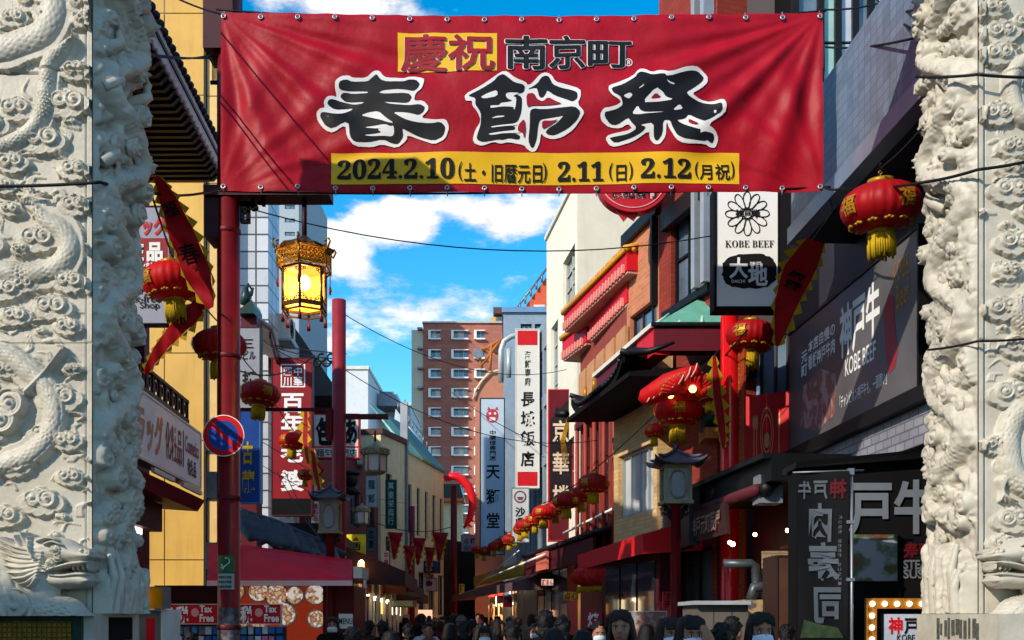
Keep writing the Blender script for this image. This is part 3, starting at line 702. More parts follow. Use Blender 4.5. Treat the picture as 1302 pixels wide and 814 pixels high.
BR['spring'] = (396, 80, 7.233, [[(580,70),(630,66),(665,115),(700,135),(850,140),(900,115),(960,110),(1035,128),(1040,160),(1020,235),(960,285),(950,350),(1030,348),(1080,400),(1080,440),(1010,510),(1130,525),(1240,515),(1272,590),(1235,700),(1135,750),(1040,715),(885,655),(880,700),(790,772),(650,735),(560,770),(400,765),(330,680),(320,570),(205,642),(130,615),(60,530),(50,460),(90,425),(130,420),(120,360),(150,300),(200,288),(235,300),(220,220),(225,160),(280,115),(355,110),(380,130),(510,135)]],
 [[(255,190),(275,160),(330,145),(375,165),(520,165),(560,135),(605,98),(640,150),(700,170),(850,172),(905,145),(965,145),(1002,190),(985,230),(945,262),(870,245),(780,238),(660,243),(620,265),(680,275),(890,275),(930,312),(905,360),(860,368),(770,360),(655,348),(740,375),(900,390),(1000,380),(1050,410),(1035,455),(990,485),(920,465),(850,455),(748,452),(850,515),(950,545),(1100,560),(1190,542),(1238,590),(1215,675),(1130,718),(1000,680),(870,615),(838,600),(848,670),(800,735),(750,730),(660,690),(520,728),(400,728),(360,680),(345,525),(200,608),(130,575),(82,490),(105,455),(210,470),(290,460),(390,410),(350,405),(215,425),(148,380),(165,330),(200,318),(300,345),(400,372),(480,365),(485,350),(380,350),(310,340),(262,295),(290,262),(330,262),(380,275),(520,272),(525,255),(400,252),(340,250),(260,235)]],
 [[(455,470),(530,445),(620,435),(690,500),(765,555),(700,540),(640,515),(540,490)], [(485,585),(620,565),(650,560),(690,560),(730,580),(760,575),(765,640),(745,668),(660,660),(560,670),(482,665),(600,645),(650,630),(610,605),(650,598),(560,592)]], [])
BR['season'] = (586, 80, 7.1375, [[(370,75),(420,75),(490,130),(590,165),(605,190),(640,180),(720,90),(770,70),(820,90),(860,155),(940,175),(1085,225),(1085,300),(1055,370),(1120,445),(1090,500),(1020,600),(920,665),(830,685),(760,665),(735,640),(725,640),(715,720),(680,795),(640,803),(600,775),(575,740),(430,715),(360,735),(300,715),(190,755),(130,735),(108,700),(130,610),(185,520),(150,440),(105,390),(105,345),(45,350),(35,290),(180,205),(280,140)]],
 [[(385,100),(430,130),(480,170),(580,190),(575,250),(540,268),(470,268),(540,290),(556,320),(550,440),(520,520),(480,545),(400,560),(490,568),(492,600),(430,620),(540,650),(530,695),(440,680),(380,700),(340,695),(200,722),(150,700),(145,670),(180,560),(185,470),(170,430),(132,380),(135,320),(75,305),(75,295),(200,225),(300,165),(340,115)], [(600,230),(660,200),(700,170),(730,120),(765,102),(800,110),(830,180),(900,210),(1000,235),(1055,260),(1055,320),(1010,350),(960,325),(850,285),(780,235),(770,270),(740,308),(710,300),(695,235),(680,215)],
  [(625,430),(660,405),(730,415),(900,400),(1030,393),(1085,445),(1050,520),(970,590),(850,650),(790,645),(765,620),(800,580),(870,540),(930,475),(900,480),(800,495),(720,510),(700,560),(690,680),(660,765),(635,765),(610,700),(625,560)]],
 [[(180,310),(250,270),(330,245),(335,300),(210,325)], [(405,285),(430,265),(540,262),(470,295),(505,310),(495,400),(480,425),(480,395),(370,395),(270,410),(268,385),(350,385),(360,365),(440,352),(470,340),(420,320)], [(275,500),(330,478),(395,478),(395,488),(330,494)], [(275,575),(490,545),(515,555),(490,562),(390,572),(280,587)], [(245,645),(400,620),(490,605),(555,628),(400,637),(280,657)]],
 [[(592,270),(660,262),(690,320),(740,345),(790,300),(870,345),(920,365),(760,380),(640,380),(600,400)], [(575,500),(590,600),(575,690),(560,625),(515,615),(520,560)], [(735,520),(830,520),(890,505),(760,590),(735,590)]])
BR['festival'] = (756, 78, 7.138, [[(400,55),(450,58),(510,100),(590,75),(680,100),(860,52),(940,55),(1020,130),(1020,190),(960,240),(880,280),(960,330),(1060,360),(1160,345),(1190,400),(1180,470),(1020,580),(1090,620),(1125,690),(1095,780),(1040,775),(1000,750),(800,755),(730,715),(665,600),(655,560),(645,565),(640,680),(590,750),(540,752),(495,700),(490,630),(350,720),(180,772),(130,755),(95,690),(130,655),(340,615),(300,565),(230,605),(130,595),(60,540),(45,480),(80,425),(140,420),(200,400),(235,375),(215,350),(150,310),(120,260),(125,220),(200,195),(340,135)]],
 [[(415,88),(460,105),(510,128),(620,110),(655,140),(860,88),(930,90),(985,140),(975,175),(900,230),(825,272),(860,310),(960,355),(1080,388),(1145,380),(1155,450),(1000,552),(930,525),(850,472),(815,520),(740,530),(790,570),(860,600),(940,625),(950,620),(950,660),(985,640),(1070,650),(1085,690),(1065,745),(1010,710),(1000,725),(880,720),(800,710),(740,680),(700,600),(680,530),(615,535),(610,660),(570,718),(545,715),(530,680),(528,560),(400,580),(460,600),(430,640),(330,690),(180,738),(130,690),(160,680),(300,655),(380,610),(320,545),(300,510),(200,575),(140,570),(85,500),(90,460),(130,455),(200,435),(250,400),(240,350),(220,320),(160,290),(145,245),(250,215),(360,150),(385,105)]],
 [[(390,255),(445,218),(430,240),(400,258)], [(250,320),(310,292),(340,310),(305,348)], [(425,378),(550,238),(610,270),(640,320),(715,345),(560,368)], [(330,480),(385,400),(410,450),(460,468),(630,455),(560,467),(470,477),(400,487)], [(700,443),(765,385),(800,430)], [(645,165),(680,185),(720,195),(715,207),(670,194)]],
 [[(495,345),(550,285),(605,330)], [(845,520),(940,575),(900,580),(845,560)]])
def brush(i): return [('POLY', tr_(p, *BR[k][:3])) for k in BR for p in BR[k][i + 3]]
mid = [('南', 640, 43, 698, 87), ('京', 696, 43, 746, 85), ('町', 744, 46, 804, 84)]
def grow(L_, e): return [(s_, x0, y0, x1, y1, e) for s_, x0, y0, x1, y1 in L_]
on_banner(brush(3), mat('banner_counter', '#8a0a1e', .55, var=.1), 'red_counter', .019, 0)
on_banner(brush(2), M_bwh, 'white_counter', .016, 0)
on_banner(brush(1), M_bbk, 'brush_character', .013, 0)
on_banner(brush(0) + grow(mid, .042) + [('慶', 509, 41, 570, 89, .03), ('祝', 569, 41, 630, 88, .03)], M_bwh, 'white_outline', .010, 0)
on_banner(grow(mid, .0205) + [('𝟐𝟎𝟐𝟒.𝟐.𝟏𝟎', 429, 201, 578, 227, .012), ('𝟐.𝟏𝟏', 709, 204, 767, 229, .012), ('𝟐.𝟏𝟐', 814, 202, 878, 227, .012),
          ('(', 583, 206, 588, 230), ('土・旧暦元日', 590, 207, 689, 231, .012), (')', 690, 206, 695, 230), ('(', 774, 206, 779, 229), ('日', 780, 207, 799, 230, .012), (')', 799, 206, 804, 229),
          ('(', 883, 204, 888, 227), ('月祝', 889, 206, 928, 228, .012), (')', 929, 204, 934, 227)], M_bbk, 'black_lettering', .017, .01)
on_banner([('慶', 509, 41, 570, 89, .0201), ('祝', 569, 41, 630, 88, .0201)], mat('banner_red_letter', '#8c0e1c', .55), 'red_lettering', .018, .02)
on_banner([('Ⓡ', 794, 71, 804, 81, .01)], M_bwh, 'registered_mark', .012, .01)
# eyelets and ties
ey = None
for row, py, n_ in ((1, 20, 16), (0, 239, 16)):
    for i in range(n_ + 1):
        a = bx0 + .03 + (bx1 - bx0 - .06) * i / n_; z = (bz1 - .05) if row else (bz0 + .04); d, e = ban(a, z)
        q = MB(); pts = [(a + .022 * math.cos(w_), BY - d - .012, z + e + .022 * math.sin(w_)) for w_ in np.linspace(0, 2 * math.pi, 9)]
        q.tube(pts, .008, 5, False); q.tube([(a, BY - d - .01, z + e), (a, BY + .02, z + e + (.07 if row else -.07))], .006, 5)
        q.build('eyelet', M_alum, t)
# wires carrying the banner
def cable(name, label, pts, r=.012, m=None, cat='cable', sag=0, group=None):
    q = MB()
    for A, B, sg in pts: q.tube(sagline(A, B, sg), r, 5)
    o = q.build(name, m or M_wire, None); tag(o, label, cat, group); return o
cable('banner_wire', 'thin black wire running along the top edge of the festival banner', [(PX(275, 12, BY + .03), PX(663, 24, BY + .03), .05), (PX(663, 24, BY + .03), PX(1050, 14, BY + .03), .05)])
cable('banner_wire', 'thin black wire running along the bottom edge of the festival banner', [(PX(270, 243, BY + .03), PX(663, 245, BY + .03), .02), (PX(663, 245, BY + .03), PX(1056, 238, BY + .03), .02)])
cable('overhead_cable', 'black cable stretched across the left marble pillar towards the red post', [(PX(-20, 237, 7.85), PX(127, 232, 7.9), .01), (PX(127, 232, 7.9), PX(208, 248, 9.9), .01), (PX(208, 248, 9.9), PX(280, 240, 11), .03)], .013)
cable('overhead_cable', 'black cable stretched from the banner across the front of the right marble pillar', [(PX(1048, 238, 11), PX(1070, 240, 10.5), .02), (PX(1070, 240, 10.5), PX(1175, 232, 8.4), .02), (PX(1175, 232, 8.4), PX(1243, 216, 7.9), .01), (PX(1243, 216, 7.9), PX(1330, 200, 7.85), .01)], .013)
cable('overhead_cable', 'upper black cable crossing the right marble pillar near its top', [(PX(1050, 60, 12), PX(1165, 48, 9), .04), (PX(1165, 98, 8.3), PX(1243, 95, 7.9), .01), (PX(1243, 95, 7.9), PX(1330, 98, 7.85), .01)], .012)
cable('overhead_cable', 'lower black cable crossing the right marble pillar at mid height', [(PX(1180, 445, 8.4), PX(1243, 434, 7.92), .01), (PX(1243, 434, 7.92), PX(1330, 428, 7.9), .01)], .01)
cable('overhead_cable', 'pair of black cables from the left pillar to the top of the banner', [(PX(150, 62, 9), PX(270, 74, 12), .03), (PX(190, -20, 9), PX(280, 18, 12), .03), (PX(176, 66, 9), PX(268, 70, 12), .05)], .01)
cable('overhead_cable', 'looped black cable between the banner top right corner and the right pillar', [(PX(1040, 12, 12), PX(1120, 4, 11), .03), (PX(1120, 4, 11), PX(1165, 12, 9), .05), (PX(1046, 20, 12), PX(1048, 90, 12), .0), (PX(1115, 0, 11), PX(1165, 40, 9), .03)], .011)
cable('overhead_cable', 'twisted black cable falling from the right pillar behind the big lantern', [(PX(1183, 150, 8.6), PX(1120, 214, 9.2), .03)], .011)
cable('bare_wire', 'slim pale cable slanting down past the twin white vertical signs towards the lantern string', [(PX(570, 495, 40), PX(760, 590, 24), .3), (PX(760, 590, 24), PX(950, 420, 14), .25)], .012)

# ================================================================== red posts with brackets
def fret(mb, fr, a0, a1, b0, b1, c0, c1, cell, th):
    """square lattice of bars"""
    n = max(1, round((a1 - a0) / cell)); m = max(1, round((b1 - b0) / cell))
    for i in range(n + 1): x = a0 + (a1 - a0) * i / n; mb.box(fr, x - th / 2, x + th / 2, b0, b1, c0, c1)
    for j in range(m + 1): y = b0 + (b1 - b0) * j / m; mb.box(fr, a0, a1, y - th / 2, y + th / 2, c0 + .003, c1 - .003)
PY_ = 12.3
def q_(px): return (px - CX) / F * PY_
def z_(py, Y=PY_): return CAMZ + (HY - py) / F * Y
px_ = (q_(277) + q_(305)) / 2
t = thing('red_post', 'tall dark red round post at the left with maroon brackets, stickers and a lantern arm', 'post', (px_, PY_, 0))
MB().lathe((px_, PY_, 0), [(.19, 0), (.19, .9), (.132, .92), (.132, 8.9), (.1, 8.95)], 24).build('post', M_red, t)
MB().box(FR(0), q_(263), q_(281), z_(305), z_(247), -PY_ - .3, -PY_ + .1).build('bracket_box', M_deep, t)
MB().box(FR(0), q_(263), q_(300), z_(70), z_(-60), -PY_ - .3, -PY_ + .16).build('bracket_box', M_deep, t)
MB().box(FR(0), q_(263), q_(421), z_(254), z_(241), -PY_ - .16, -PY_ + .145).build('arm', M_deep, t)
q = MB(); f_ = FR(PY_)
for a0, a1, b0, b1 in [(306, 324, 257, 261), (320, 324, 254, 268), (308, 318, 268, 272), (306, 310, 262, 282), (314, 318, 258, 282), (306, 318, 280, 284), (310, 328, 262, 266), (328, 337, 256, 260), (333, 337, 252, 262)]:
    q.box(FR(0), q_(a0), q_(a1), z_(b1), z_(b0), -PY_ - .03, -PY_ + .03)
q.build('fretwork', M_blackm, t)
q = MB(); q.box(FR(0), q_(268), q_(280), z_(108), z_(104), -PY_, -PY_ + .03)
for i in range(6): q.box(FR(0), q_(270 + 1.6 * i), q_(270.6 + 1.6 * i), z_(106), z_(72), -PY_ + .0, -PY_ + .02)
q.build('fretwork', M_blackm, t)
def curved_patch(mb, X, Y, r, ang0, ang1, z0, z1, n=8):
    A = [(X + r * math.sin(ang0 + (ang1 - ang0) * i / n), Y - r * math.cos(ang0 + (ang1 - ang0) * i / n)) for i in range(n + 1)]
    mb.add([(x, y, z0) for x, y in A] + [(x, y, z1) for x, y in A], [(i, i + 1, n + 2 + i, n + 1 + i) for i in range(n)], True)
q = MB(); curved_patch(q, px_, PY_, .1345, -.8, .75, z_(729), z_(707)); q.build('green_sticker', mat('green_sticker', '#14603a', .5), t)
q = MB(); q.tube([(px_ - .05, PY_ - .138, z_(718)), (px_ - .03, PY_ - .138, z_(723)), (px_, PY_ - .138, z_(720)), (px_ + .045, PY_ - .138, z_(716)), (px_ + .04, PY_ - .138, z_(712)), (px_ + .01, PY_ - .138, z_(710)), (px_ - .01, PY_ - .138, z_(711))], .006, 5)
q.tube([(px_ - .055, PY_ - .138, z_(722)), (px_ - .03, PY_ - .138, z_(725)), (px_ - .015, PY_ - .138, z_(720))], .006, 5); q.build('arrow_mark', M_wink, t)
q = MB(); curved_patch(q, px_, PY_, .1345, -.8, .75, z_(750), z_(730)); q.build('white_sticker', mat('pale_sticker', '#9aa8a8', .5), t)
q = MB(); rr = random.Random(1)
for j in range(3):
    for i in range(7):
        a = px_ - .08 + i * .022; q.box(FR(0), a, a + .014, z_(748 - j * 6), z_(745 - j * 6), -PY_ + .125, -PY_ + .1385)
q.build('sticker_lettering', mat('green_ink', '#2c5a4a', .6), t)
q = MB(); curved_patch(q, px_, PY_, .134, -1.2, 1.3, z_(814), z_(773)); q.build('poster_band', picture('worn_poster', ['#241c22', '#4c3a42', '#33303a', '#6a646a'], 9), t)
for zc_ in (1.35, 2.9, 4.6, 6.1): MB().lathe((px_, PY_, zc_), [(.136, 0), (.142, .01), (.142, .05), (.136, .06)], 24).build('band', M_dred, t)
# no-parking disc
t = thing('no_parking_sign', 'round blue and red no parking sign on the tall red post', 'road sign', PX(284, 554, PY_ - .2))
def disc(mb, c, r, y0, y1, n=40): mb.add([(c[0] + r * math.cos(2 * math.pi * k / n), y, c[2] + r * math.sin(2 * math.pi * k / n)) for y in (y0, y1) for k in range(n)], [tuple(range(n)), tuple(range(n, 2 * n))[::-1]] + [(k, (k + 1) % n, n + (k + 1) % n, n + k) for k in range(n)])
c = t.location; rs = 26.5 / F * (PY_ - .2)
q = MB(); disc(q, c, rs, c.y, c.y + .01); q.build('rim', M_white, t)
q = MB(); disc(q, c, rs * .965, c.y - .002, c.y - .001); q.build('red_ring', mat('sign_red', '#c41420', .35), t)
q = MB(); disc(q, c, rs * .72, c.y - .004, c.y - .003); q.build('blue_field', mat('sign_blue', '#1c3f8c', .35), t)
q = MB(); w_ = rs * .07; d_ = rs * .74; e_ = .7071
q.hexa([(c.x - d_ * e_ - w_, c.y - .006, c.z + d_ * e_ - w_), (c.x + d_ * e_ - w_, c.y - .006, c.z - d_ * e_ - w_), (c.x + d_ * e_ + w_, c.y - .006, c.z - d_ * e_ + w_), (c.x - d_ * e_ + w_, c.y - .006, c.z + d_ * e_ + w_),
        (c.x - d_ * e_ - w_, c.y - .0045, c.z + d_ * e_ - w_), (c.x + d_ * e_ - w_, c.y - .0045, c.z - d_ * e_ - w_), (c.x + d_ * e_ + w_, c.y - .0045, c.z - d_ * e_ + w_), (c.x - d_ * e_ + w_, c.y - .0045, c.z + d_ * e_ + w_)])
q.build('red_bar', MATS['sign_red'], t)
q = MB(); q.box(FR(0), c.x - .03, px_ + .14, c.z - .02, c.z + .02, -PY_ - .02, -PY_ + .19); q.build('clamp', M_grey, t)
# second red post and its arms
P2 = 18.8; x2 = (431 - CX) / F * P2
t = thing('red_post', 'plain red round post standing against the sky right of the red vertical sign', 'post', (x2, P2, 0))
MB().lathe((x2, P2, 0), [(.128, 0), (.128, z_(382, P2)), (.12, z_(382, P2) + .004)], 24).build('post', mat('dull_red_post', '#8c2430', .5, var=.15, streak=.3), t)
MB().box(FR(0), (415 - CX) / F * P2, (423 - CX) / F * P2, z_(560, P2), z_(520, P2), -P2 - .1, -P2 + .1).build('bracket_box', M_red, t)
MB().box(FR(0), (440 - CX) / F * P2, (494 - CX) / F * P2, z_(533, P2), z_(527, P2), -P2 - .05, -P2 + .05).build('arm', M_dred, t)
MB().box(FR(0), (280 - CX) / F * P2, (422 - CX) / F * P2, z_(523, P2), z_(519, P2), -P2 - .03, -P2 + .03).build('arm', M_dred, t)
q = MB()
for k in range(4):
    cx_, cz_, r_ = 421 - 6 * k, 455 + (k % 2) * 6, 5
    q.tube([PX(cx_ + r_ * math.cos(w_), cz_ + r_ * math.sin(w_), P2 - .05) for w_ in np.linspace(0, 5.2, 12)], .02, 6)
q.build('scroll_bracket', M_black, t)
cable('overhead_cable', 'bundle of thin cables running from the round red post back towards the left shop fronts', [(PX(423, 456, P2), PX(345, 440, 24), .05), (PX(423, 462, P2), PX(330, 428, 24), .2), (PX(400, 452, P2), PX(300, 470, 15), .2), (PX(340, 438, 24), PX(440, 450, P2), .02)], .012)

# ================================================================== hexagonal palace lamp, lit
t = thing('palace_lamp', 'hexagonal gilt fretwork lamp glowing yellow on a rod under the banner', 'lamp', PX(387, 240, PY_))
LX, LZ = t.location.x, t.location.z; LY = PY_
s_ = PY_ / F
M_brz = mat('dark_bronze', '#4a3418', .4, metal=.5, var=.3, vscale=20)
MB().lathe((LX, LY, 0), [(.03, z_(306)), (.03, z_(254))], 10).build('rod', M_deep, t)
MB().lathe((LX, LY, 0), [(.03, z_(300)), (.1, z_(306)), (.24, z_(313)), (.36, z_(318)), (.36, z_(321)), (.2, z_(321))][::-1], 6, False).build('canopy', M_brz, t)
def hexpt(r, k, z, ph=R(30)): return Vector((LX + r * math.cos(ph + k * math.pi / 3), LY + r * math.sin(ph + k * math.pi / 3), z))
q = MB(); q2 = MB(); gl = MB()
ru, rl = 35 * s_, 28 * s_
for k in range(6):
    A, B = hexpt(ru, k, 0), hexpt(ru, k + 1, 0); fr_ = Fr(A, B - A); w = (B - A).length
    # fretted crown
    q.box(fr_, 0, w, z_(321), z_(318), -.01, .01); q.box(fr_, 0, w, z_(342), z_(339), -.01, .01)
    for i in range(7):
        for j in range(3):
            cx_, cz_ = w * (i + .5) / 7, z_(338 - 6 * j)- .0; r_ = .024
            q.tube([fr_.pt(cx_ + r_ * math.cos(w_), cz_ + r_ * math.sin(w_), 0) for w_ in np.linspace(0, 2 * math.pi, 8)], .006, 4, False)
    q.tube([hexpt(ru, k, z_(345)), hexpt(ru, k, z_(315))], .013, 6); q.ball(hexpt(ru, k, z_(312)), .02, 8)
    q.tube([hexpt(ru, k, z_(318)), hexpt(ru * 1.1, k, z_(322)), hexpt(ru * 1.2, k, z_(314)), hexpt(ru * 1.12, k, z_(310))], .013, 6)
    q.tube([hexpt(ru, k, z_(342)), hexpt(rl, k, z_(350))], .012, 6)
    A, B = hexpt(rl, k, 0), hexpt(rl, k + 1, 0); fr_ = Fr(A, B - A); w = (B - A).length
    q2.tube([hexpt(rl, k, z_(398)), hexpt(rl, k, z_(345))], .017, 8)
    q2.box(fr_, 0, w, z_(393), z_(388), -.012, .014); q2.box(fr_, 0, w, z_(346), z_(343), -.012, .014); q2.box(fr_, 0, w, z_(399), z_(397), -.01, .01)
    for (x, z, r_) in [(.1, 350, .02), (.2, 349, .014), (.9, 350, .02), (.8, 349, .014), (.1, 383, .024), (.2, 385, .018), (.9, 383, .024), (.8, 385, .018), (.5, 386, .014), (.32, 386.5, .012), (.68, 386.5, .012)]:
        q2.tube([fr_.pt(w * x + r_ * math.cos(w_), z_(z) + r_ * math.sin(w_), .012) for w_ in np.linspace(0, 2 * math.pi, 7)], .006, 4, False)
    gl.quad(fr_.pt(.01, z_(390), -.015), fr_.pt(w - .01, z_(390), -.015), fr_.pt(w - .01, z_(345), -.015), fr_.pt(.01, z_(345), -.015))
    d = MB(); d.tube([hexpt(ru * .98, k, z_(345)), hexpt(ru * .98, k, z_(360))], .006, 4); d.lathe(hexpt(ru * .98, k, z_(370)), [(.012, 0), (.02, .05), (.01, .1)], 8)
    d.tube([hexpt(rl, k, z_(399)), hexpt(rl, k, z_(402))], .006, 4); d.lathe(hexpt(rl, k, z_(413)), [(.024, 0), (.018, .06), (.008, .11)], 8)
    d.build('tassel', M_dred, t)
q.build('crown', mat('lamp_gilt', '#8a6420', .35, metal=.6, var=.3, vscale=20), t); q2.build('cage', M_brz, t)
gp = gl.build('glass_panel', None, t)
gm = bpy.data.materials.new('amber_glass'); gm.use_nodes = True; gt = gm.node_tree; p = gt.nodes['Principled BSDF']
p.inputs['Base Color'].default_value = (.9, .45, .06, 1); p.inputs['Roughness'].default_value = .5
p.inputs['Emission Color'].default_value = (1, .5, .035, 1); p.inputs['Emission Strength'].default_value = .85
p.inputs['Transmission Weight'].default_value = .0
tr = gt.nodes.new('ShaderNodeBsdfTransparent'); ms = gt.nodes.new('ShaderNodeMixShader'); ms.inputs[0].default_value = .45
gt.links.new(p.outputs[0], ms.inputs[1]); gt.links.new(tr.outputs[0], ms.inputs[2]); gt.links.new(ms.outputs[0], gt.nodes['Material Output'].inputs[0])
gp.data.materials.append(gm)
MB().ball((LX, LY, z_(360)), .075, 16, (1, 1, 1.2)).build('bulb', mat('bulb_glow', '#fff0c0', .5, emit='#ffd060', estr=18, var=0), t)
lw = bpy.data.lights.new('lamp_light', 'POINT'); lw.energy = 12; lw.color = (1, .7, .3); lw.shadow_soft_size = .08
lo = bpy.data.objects.new('lamp_light', lw); COL.objects.link(lo); lo.parent = t; lo.location = Vector((LX, LY - .16, z_(360))) - t.location

# ================================================================== lanterns
def make_lantern(name='red_lantern', mark='福'):
    t = thing(name, 'red lantern', 'lantern')
    n = 48
    prof = []
    for i in range(15):
        a = -math.pi / 2 * .9 + math.pi * .9 * i / 14; prof.append((.5 * math.cos(a) ** .75 if i not in (0, 14) else .12, .34 * math.sin(a) / math.sin(math.pi / 2 * .9)))
    MB().lathe((0, 0, 0), prof, n * 2, True, lambda th, z: 1 - .035 * abs(math.cos(th * 12)) ** 3).build('body', M_lan, t)
    MB().lathe((0, 0, 0), [(.13, .31), (.16, .335), (.16, .4), (.1, .42)], 20).build('cap', M_gold, t)
    MB().lathe((0, 0, 0), [(.12, -.42), (.16, -.4), (.16, -.33), (.13, -.31)], 20).build('base', M_gold, t)
    q = MB(); rr = random.Random(4)
    for k in range(34):
        a = 2 * math.pi * k / 34; l_ = rr.uniform(.3, .38); r_ = .15 + rr.uniform(-.015, .015)
        q.tube([(r_ * math.cos(a), r_ * math.sin(a), -.4), (r_ * 1.06 * math.cos(a), r_ * 1.06 * math.sin(a), -.4 - l_ / 2), (r_ * 1.04 * math.cos(a + .03), r_ * 1.04 * math.sin(a + .03), -.4 - l_)], .017, 4)
    q.build('fringe', M_yel, t)
    q = MB(); q.tube([(0, 0, .42), (.0, 0, .47), (.03, 0, .5), (0, 0, .53), (-.03, 0, .5), (0, 0, .47)], .008, 5); q.build('hook', M_gold, t)
    # gold pattern printed around the cloth
    q = MB()
    R0 = lambda z: .5 * max(.02, 1 - (z / .36) ** 2) ** .42
    for k in range(4):
        P, Fs = lay(mark, -.13, .13, -.14, .14, .02)
        a0 = k * math.pi / 2 - math.pi / 2
        q.add([((R0(y) + .02) * math.cos(a0 + x / .5), (R0(y) + .02) * math.sin(a0 + x / .5), y) for x, y in P], Fs)
    for k in range(12):
        a0 = k * math.pi / 6 + .1
        for zz in (-.27,):
            for j in range(3):
                a = a0 + (j - 1) * .1; r_ = R0(zz) + .026; q.ball((r_ * math.cos(a), r_ * math.sin(a), zz + .015 * (j == 1)), .03, 6, (1, 1, .8))
    q.build('gold_pattern', M_gold, t, stuff=True)
    return t
LANT = [  # px, py centre of the body, width px, label
 (1120, 263, 100, 'largest dark red lantern hanging in front of the right pillar under the slanting eave'),
 (219, 358, 78, 'shaded red lantern partly behind the long pennant beside the left pillar'),
 (279, 439, 67, 'red lantern hanging just behind the tall dark red post'),
 (330, 501, 52, 'red lantern in front of the blue sign top, right of the no parking sign'),
 (372, 561, 36, 'red lantern with gold character hanging in front of the red vertical sign'),
 (399, 597, 27, 'smaller red lantern at the lower right edge of the red vertical sign'),
 (955, 428, 65, 'red lantern below the white beef restaurant sign beside a jagged pennant'),
 (863, 523, 62, 'red lantern with gold character under the black upturned roof'),
 (755, 615, 41, 'red lantern hanging alone in front of the dark glass shop front'),
 (720, 637, 36, 'bright red lantern at the foot of the black and red vertical sign'),
 (692, 652, 31, 'red lantern left of the black and red vertical sign foot'),
 (668, 668, 26, 'red lantern low in front of the grey building'),
 (655, 681, 22, 'red lantern above the yellow awning, in the receding string'),
 (637, 690, 19, 'red lantern overlapping the foot of the long blue grey sign'),
 (607, 699, 17, 'small red lantern hanging under the long blue grey sign')]
lan0 = None; used_l = []
LV = [M_lan, mat('faded_lantern_cloth', '#b8201c', .6, var=.25, vscale=6, transl=.35), mat('dark_lantern_cloth', '#a80c14', .5, var=.2, vscale=6, transl=.25)]
def vary(o, i):
    r_ = random.Random(i * 7 + 1); o.rotation_euler = (R(r_.uniform(-5, 5)), R(r_.uniform(-5, 5)), R(r_.uniform(-40, 40)))
    for c_ in o.children:
        if c_.name.startswith('body'): c_.material_slots[0].link = 'OBJECT'; c_.material_slots[0].material = LV[i % 3]
for i, (px, py, w, lab) in enumerate(LANT):
    Y = .74 * F / w if i else 9.4
    if w < 40: Y = .6 * F / w
    if 8 <= i: Y = .52 * F / w
    if i == 1: Y = 10.55
    if lan0 is None: o = lan0 = make_lantern()
    else: o = copy_tree(lan0)
    o.location = PX(px, py, Y); sc_ = w / F * Y; o.scale = (sc_,) * 3; o.rotation_euler = (0, 0, R(random.Random(i).uniform(-40, 40)))
    o['label'] = lab; o['group'] = 'red lanterns strung over the street'; used_l.append(o); vary(o, i + 2); o.scale[2] *= .84
for i, (px, py, w, lab) in enumerate([(738, 629, 30, 'red lantern between the two nearest of the right string, over the black and red sign'), (706, 646, 26, 'tilted red lantern just left of the black and red sign foot'), (680, 661, 23, 'red lantern over the grey building between two brighter ones'),
    (662, 673, 20, 'red lantern overlapping the bowl crest sign foot'), (648, 686, 19, 'red lantern low beside the blue grey sign foot, right side'), (628, 695, 17, 'red lantern below the middle of the blue grey sign foot'), (616, 701, 16, 'red lantern at the left corner below the blue grey sign'),
    (388, 604, 20, 'small red lantern behind the narrow pennants at the red vertical sign'), (832, 548, 26, 'red lantern under the left tip of the black roof'), (902, 500, 34, 'red lantern deep under the black roof beside the red column')]):
    o = copy_tree(lan0); Y = (.44 if w < 33 else .5) * F / w
    if px > 820: Y = 15.0
    if px < 400: Y = 23
    o.location = PX(px, py, Y); o.scale = (w / F * Y,) * 3; o['label'] = lab; o['group'] = 'red lanterns strung over the street'; vary(o, i + 31)
LS = 'small red lantern in the far right-hand string, seen below the tall blue grey sign'
for i, (px, py, w) in enumerate([(597, 708, 13), (586, 714, 12), (576, 719, 11), (568, 722, 10), (560, 725, 9)]):
    o = copy_tree(lan0); Y = .7 * F / w; o.location = PX(px, py, Y); o.scale = (.7,) * 3; o['label'] = LS; o['group'] = 'far lanterns of the right string'
LS = 'small red lantern in the row receding above the left awnings'
for i in range(13):
    f_ = i / 12; px = 458 + (532 - 458) * (1 - (1 - f_) ** 1.25); py = 712 + (738 - 712) * f_ ** .8; w = 15 - 6 * f_; Y = .6 * F / w
    o = copy_tree(lan0); o.location = PX(px, py, Y); o.scale = (.6,) * 3; o.rotation_euler = (0, 0, i); o['label'] = LS; o['group'] = 'lanterns above the left awnings'
def string_thru(label, ids, r=.01, first=None, last=None):
    q = MB(); P = [used_l[i].location + Vector((0, 0, .5 * used_l[i].scale.z)) for i in ids]
    if first: P = [first] + P
    if last: P = P + [last]
    for a, b in zip(P, P[1:]): q.tube(sagline(a, b, .04 * (b - a).length * .4), r, 5)
    tag(q.build('lantern_string', M_wire), label, 'cable')
string_thru('black cord carrying the lanterns on the left side of the street', [1, 2, 3, 4, 5], first=PX(180, 205, 9), last=PX(420, 560, P2 + 10))
string_thru('black cord carrying the receding lanterns on the right side of the street', [6, 7, 8, 9, 10, 11, 12, 13, 14], first=PX(1065, 260, 11), last=PX(596, 694, 45))
cable('lantern_string', 'short cord from the large dark lantern up to the banner cable', [(used_l[0].location + Vector((0, 0, .4)), PX(1115, 238, 9.6), .0), (PX(1052, 243, 11.5), PX(1058, 268, 11.2), 0)], .012)
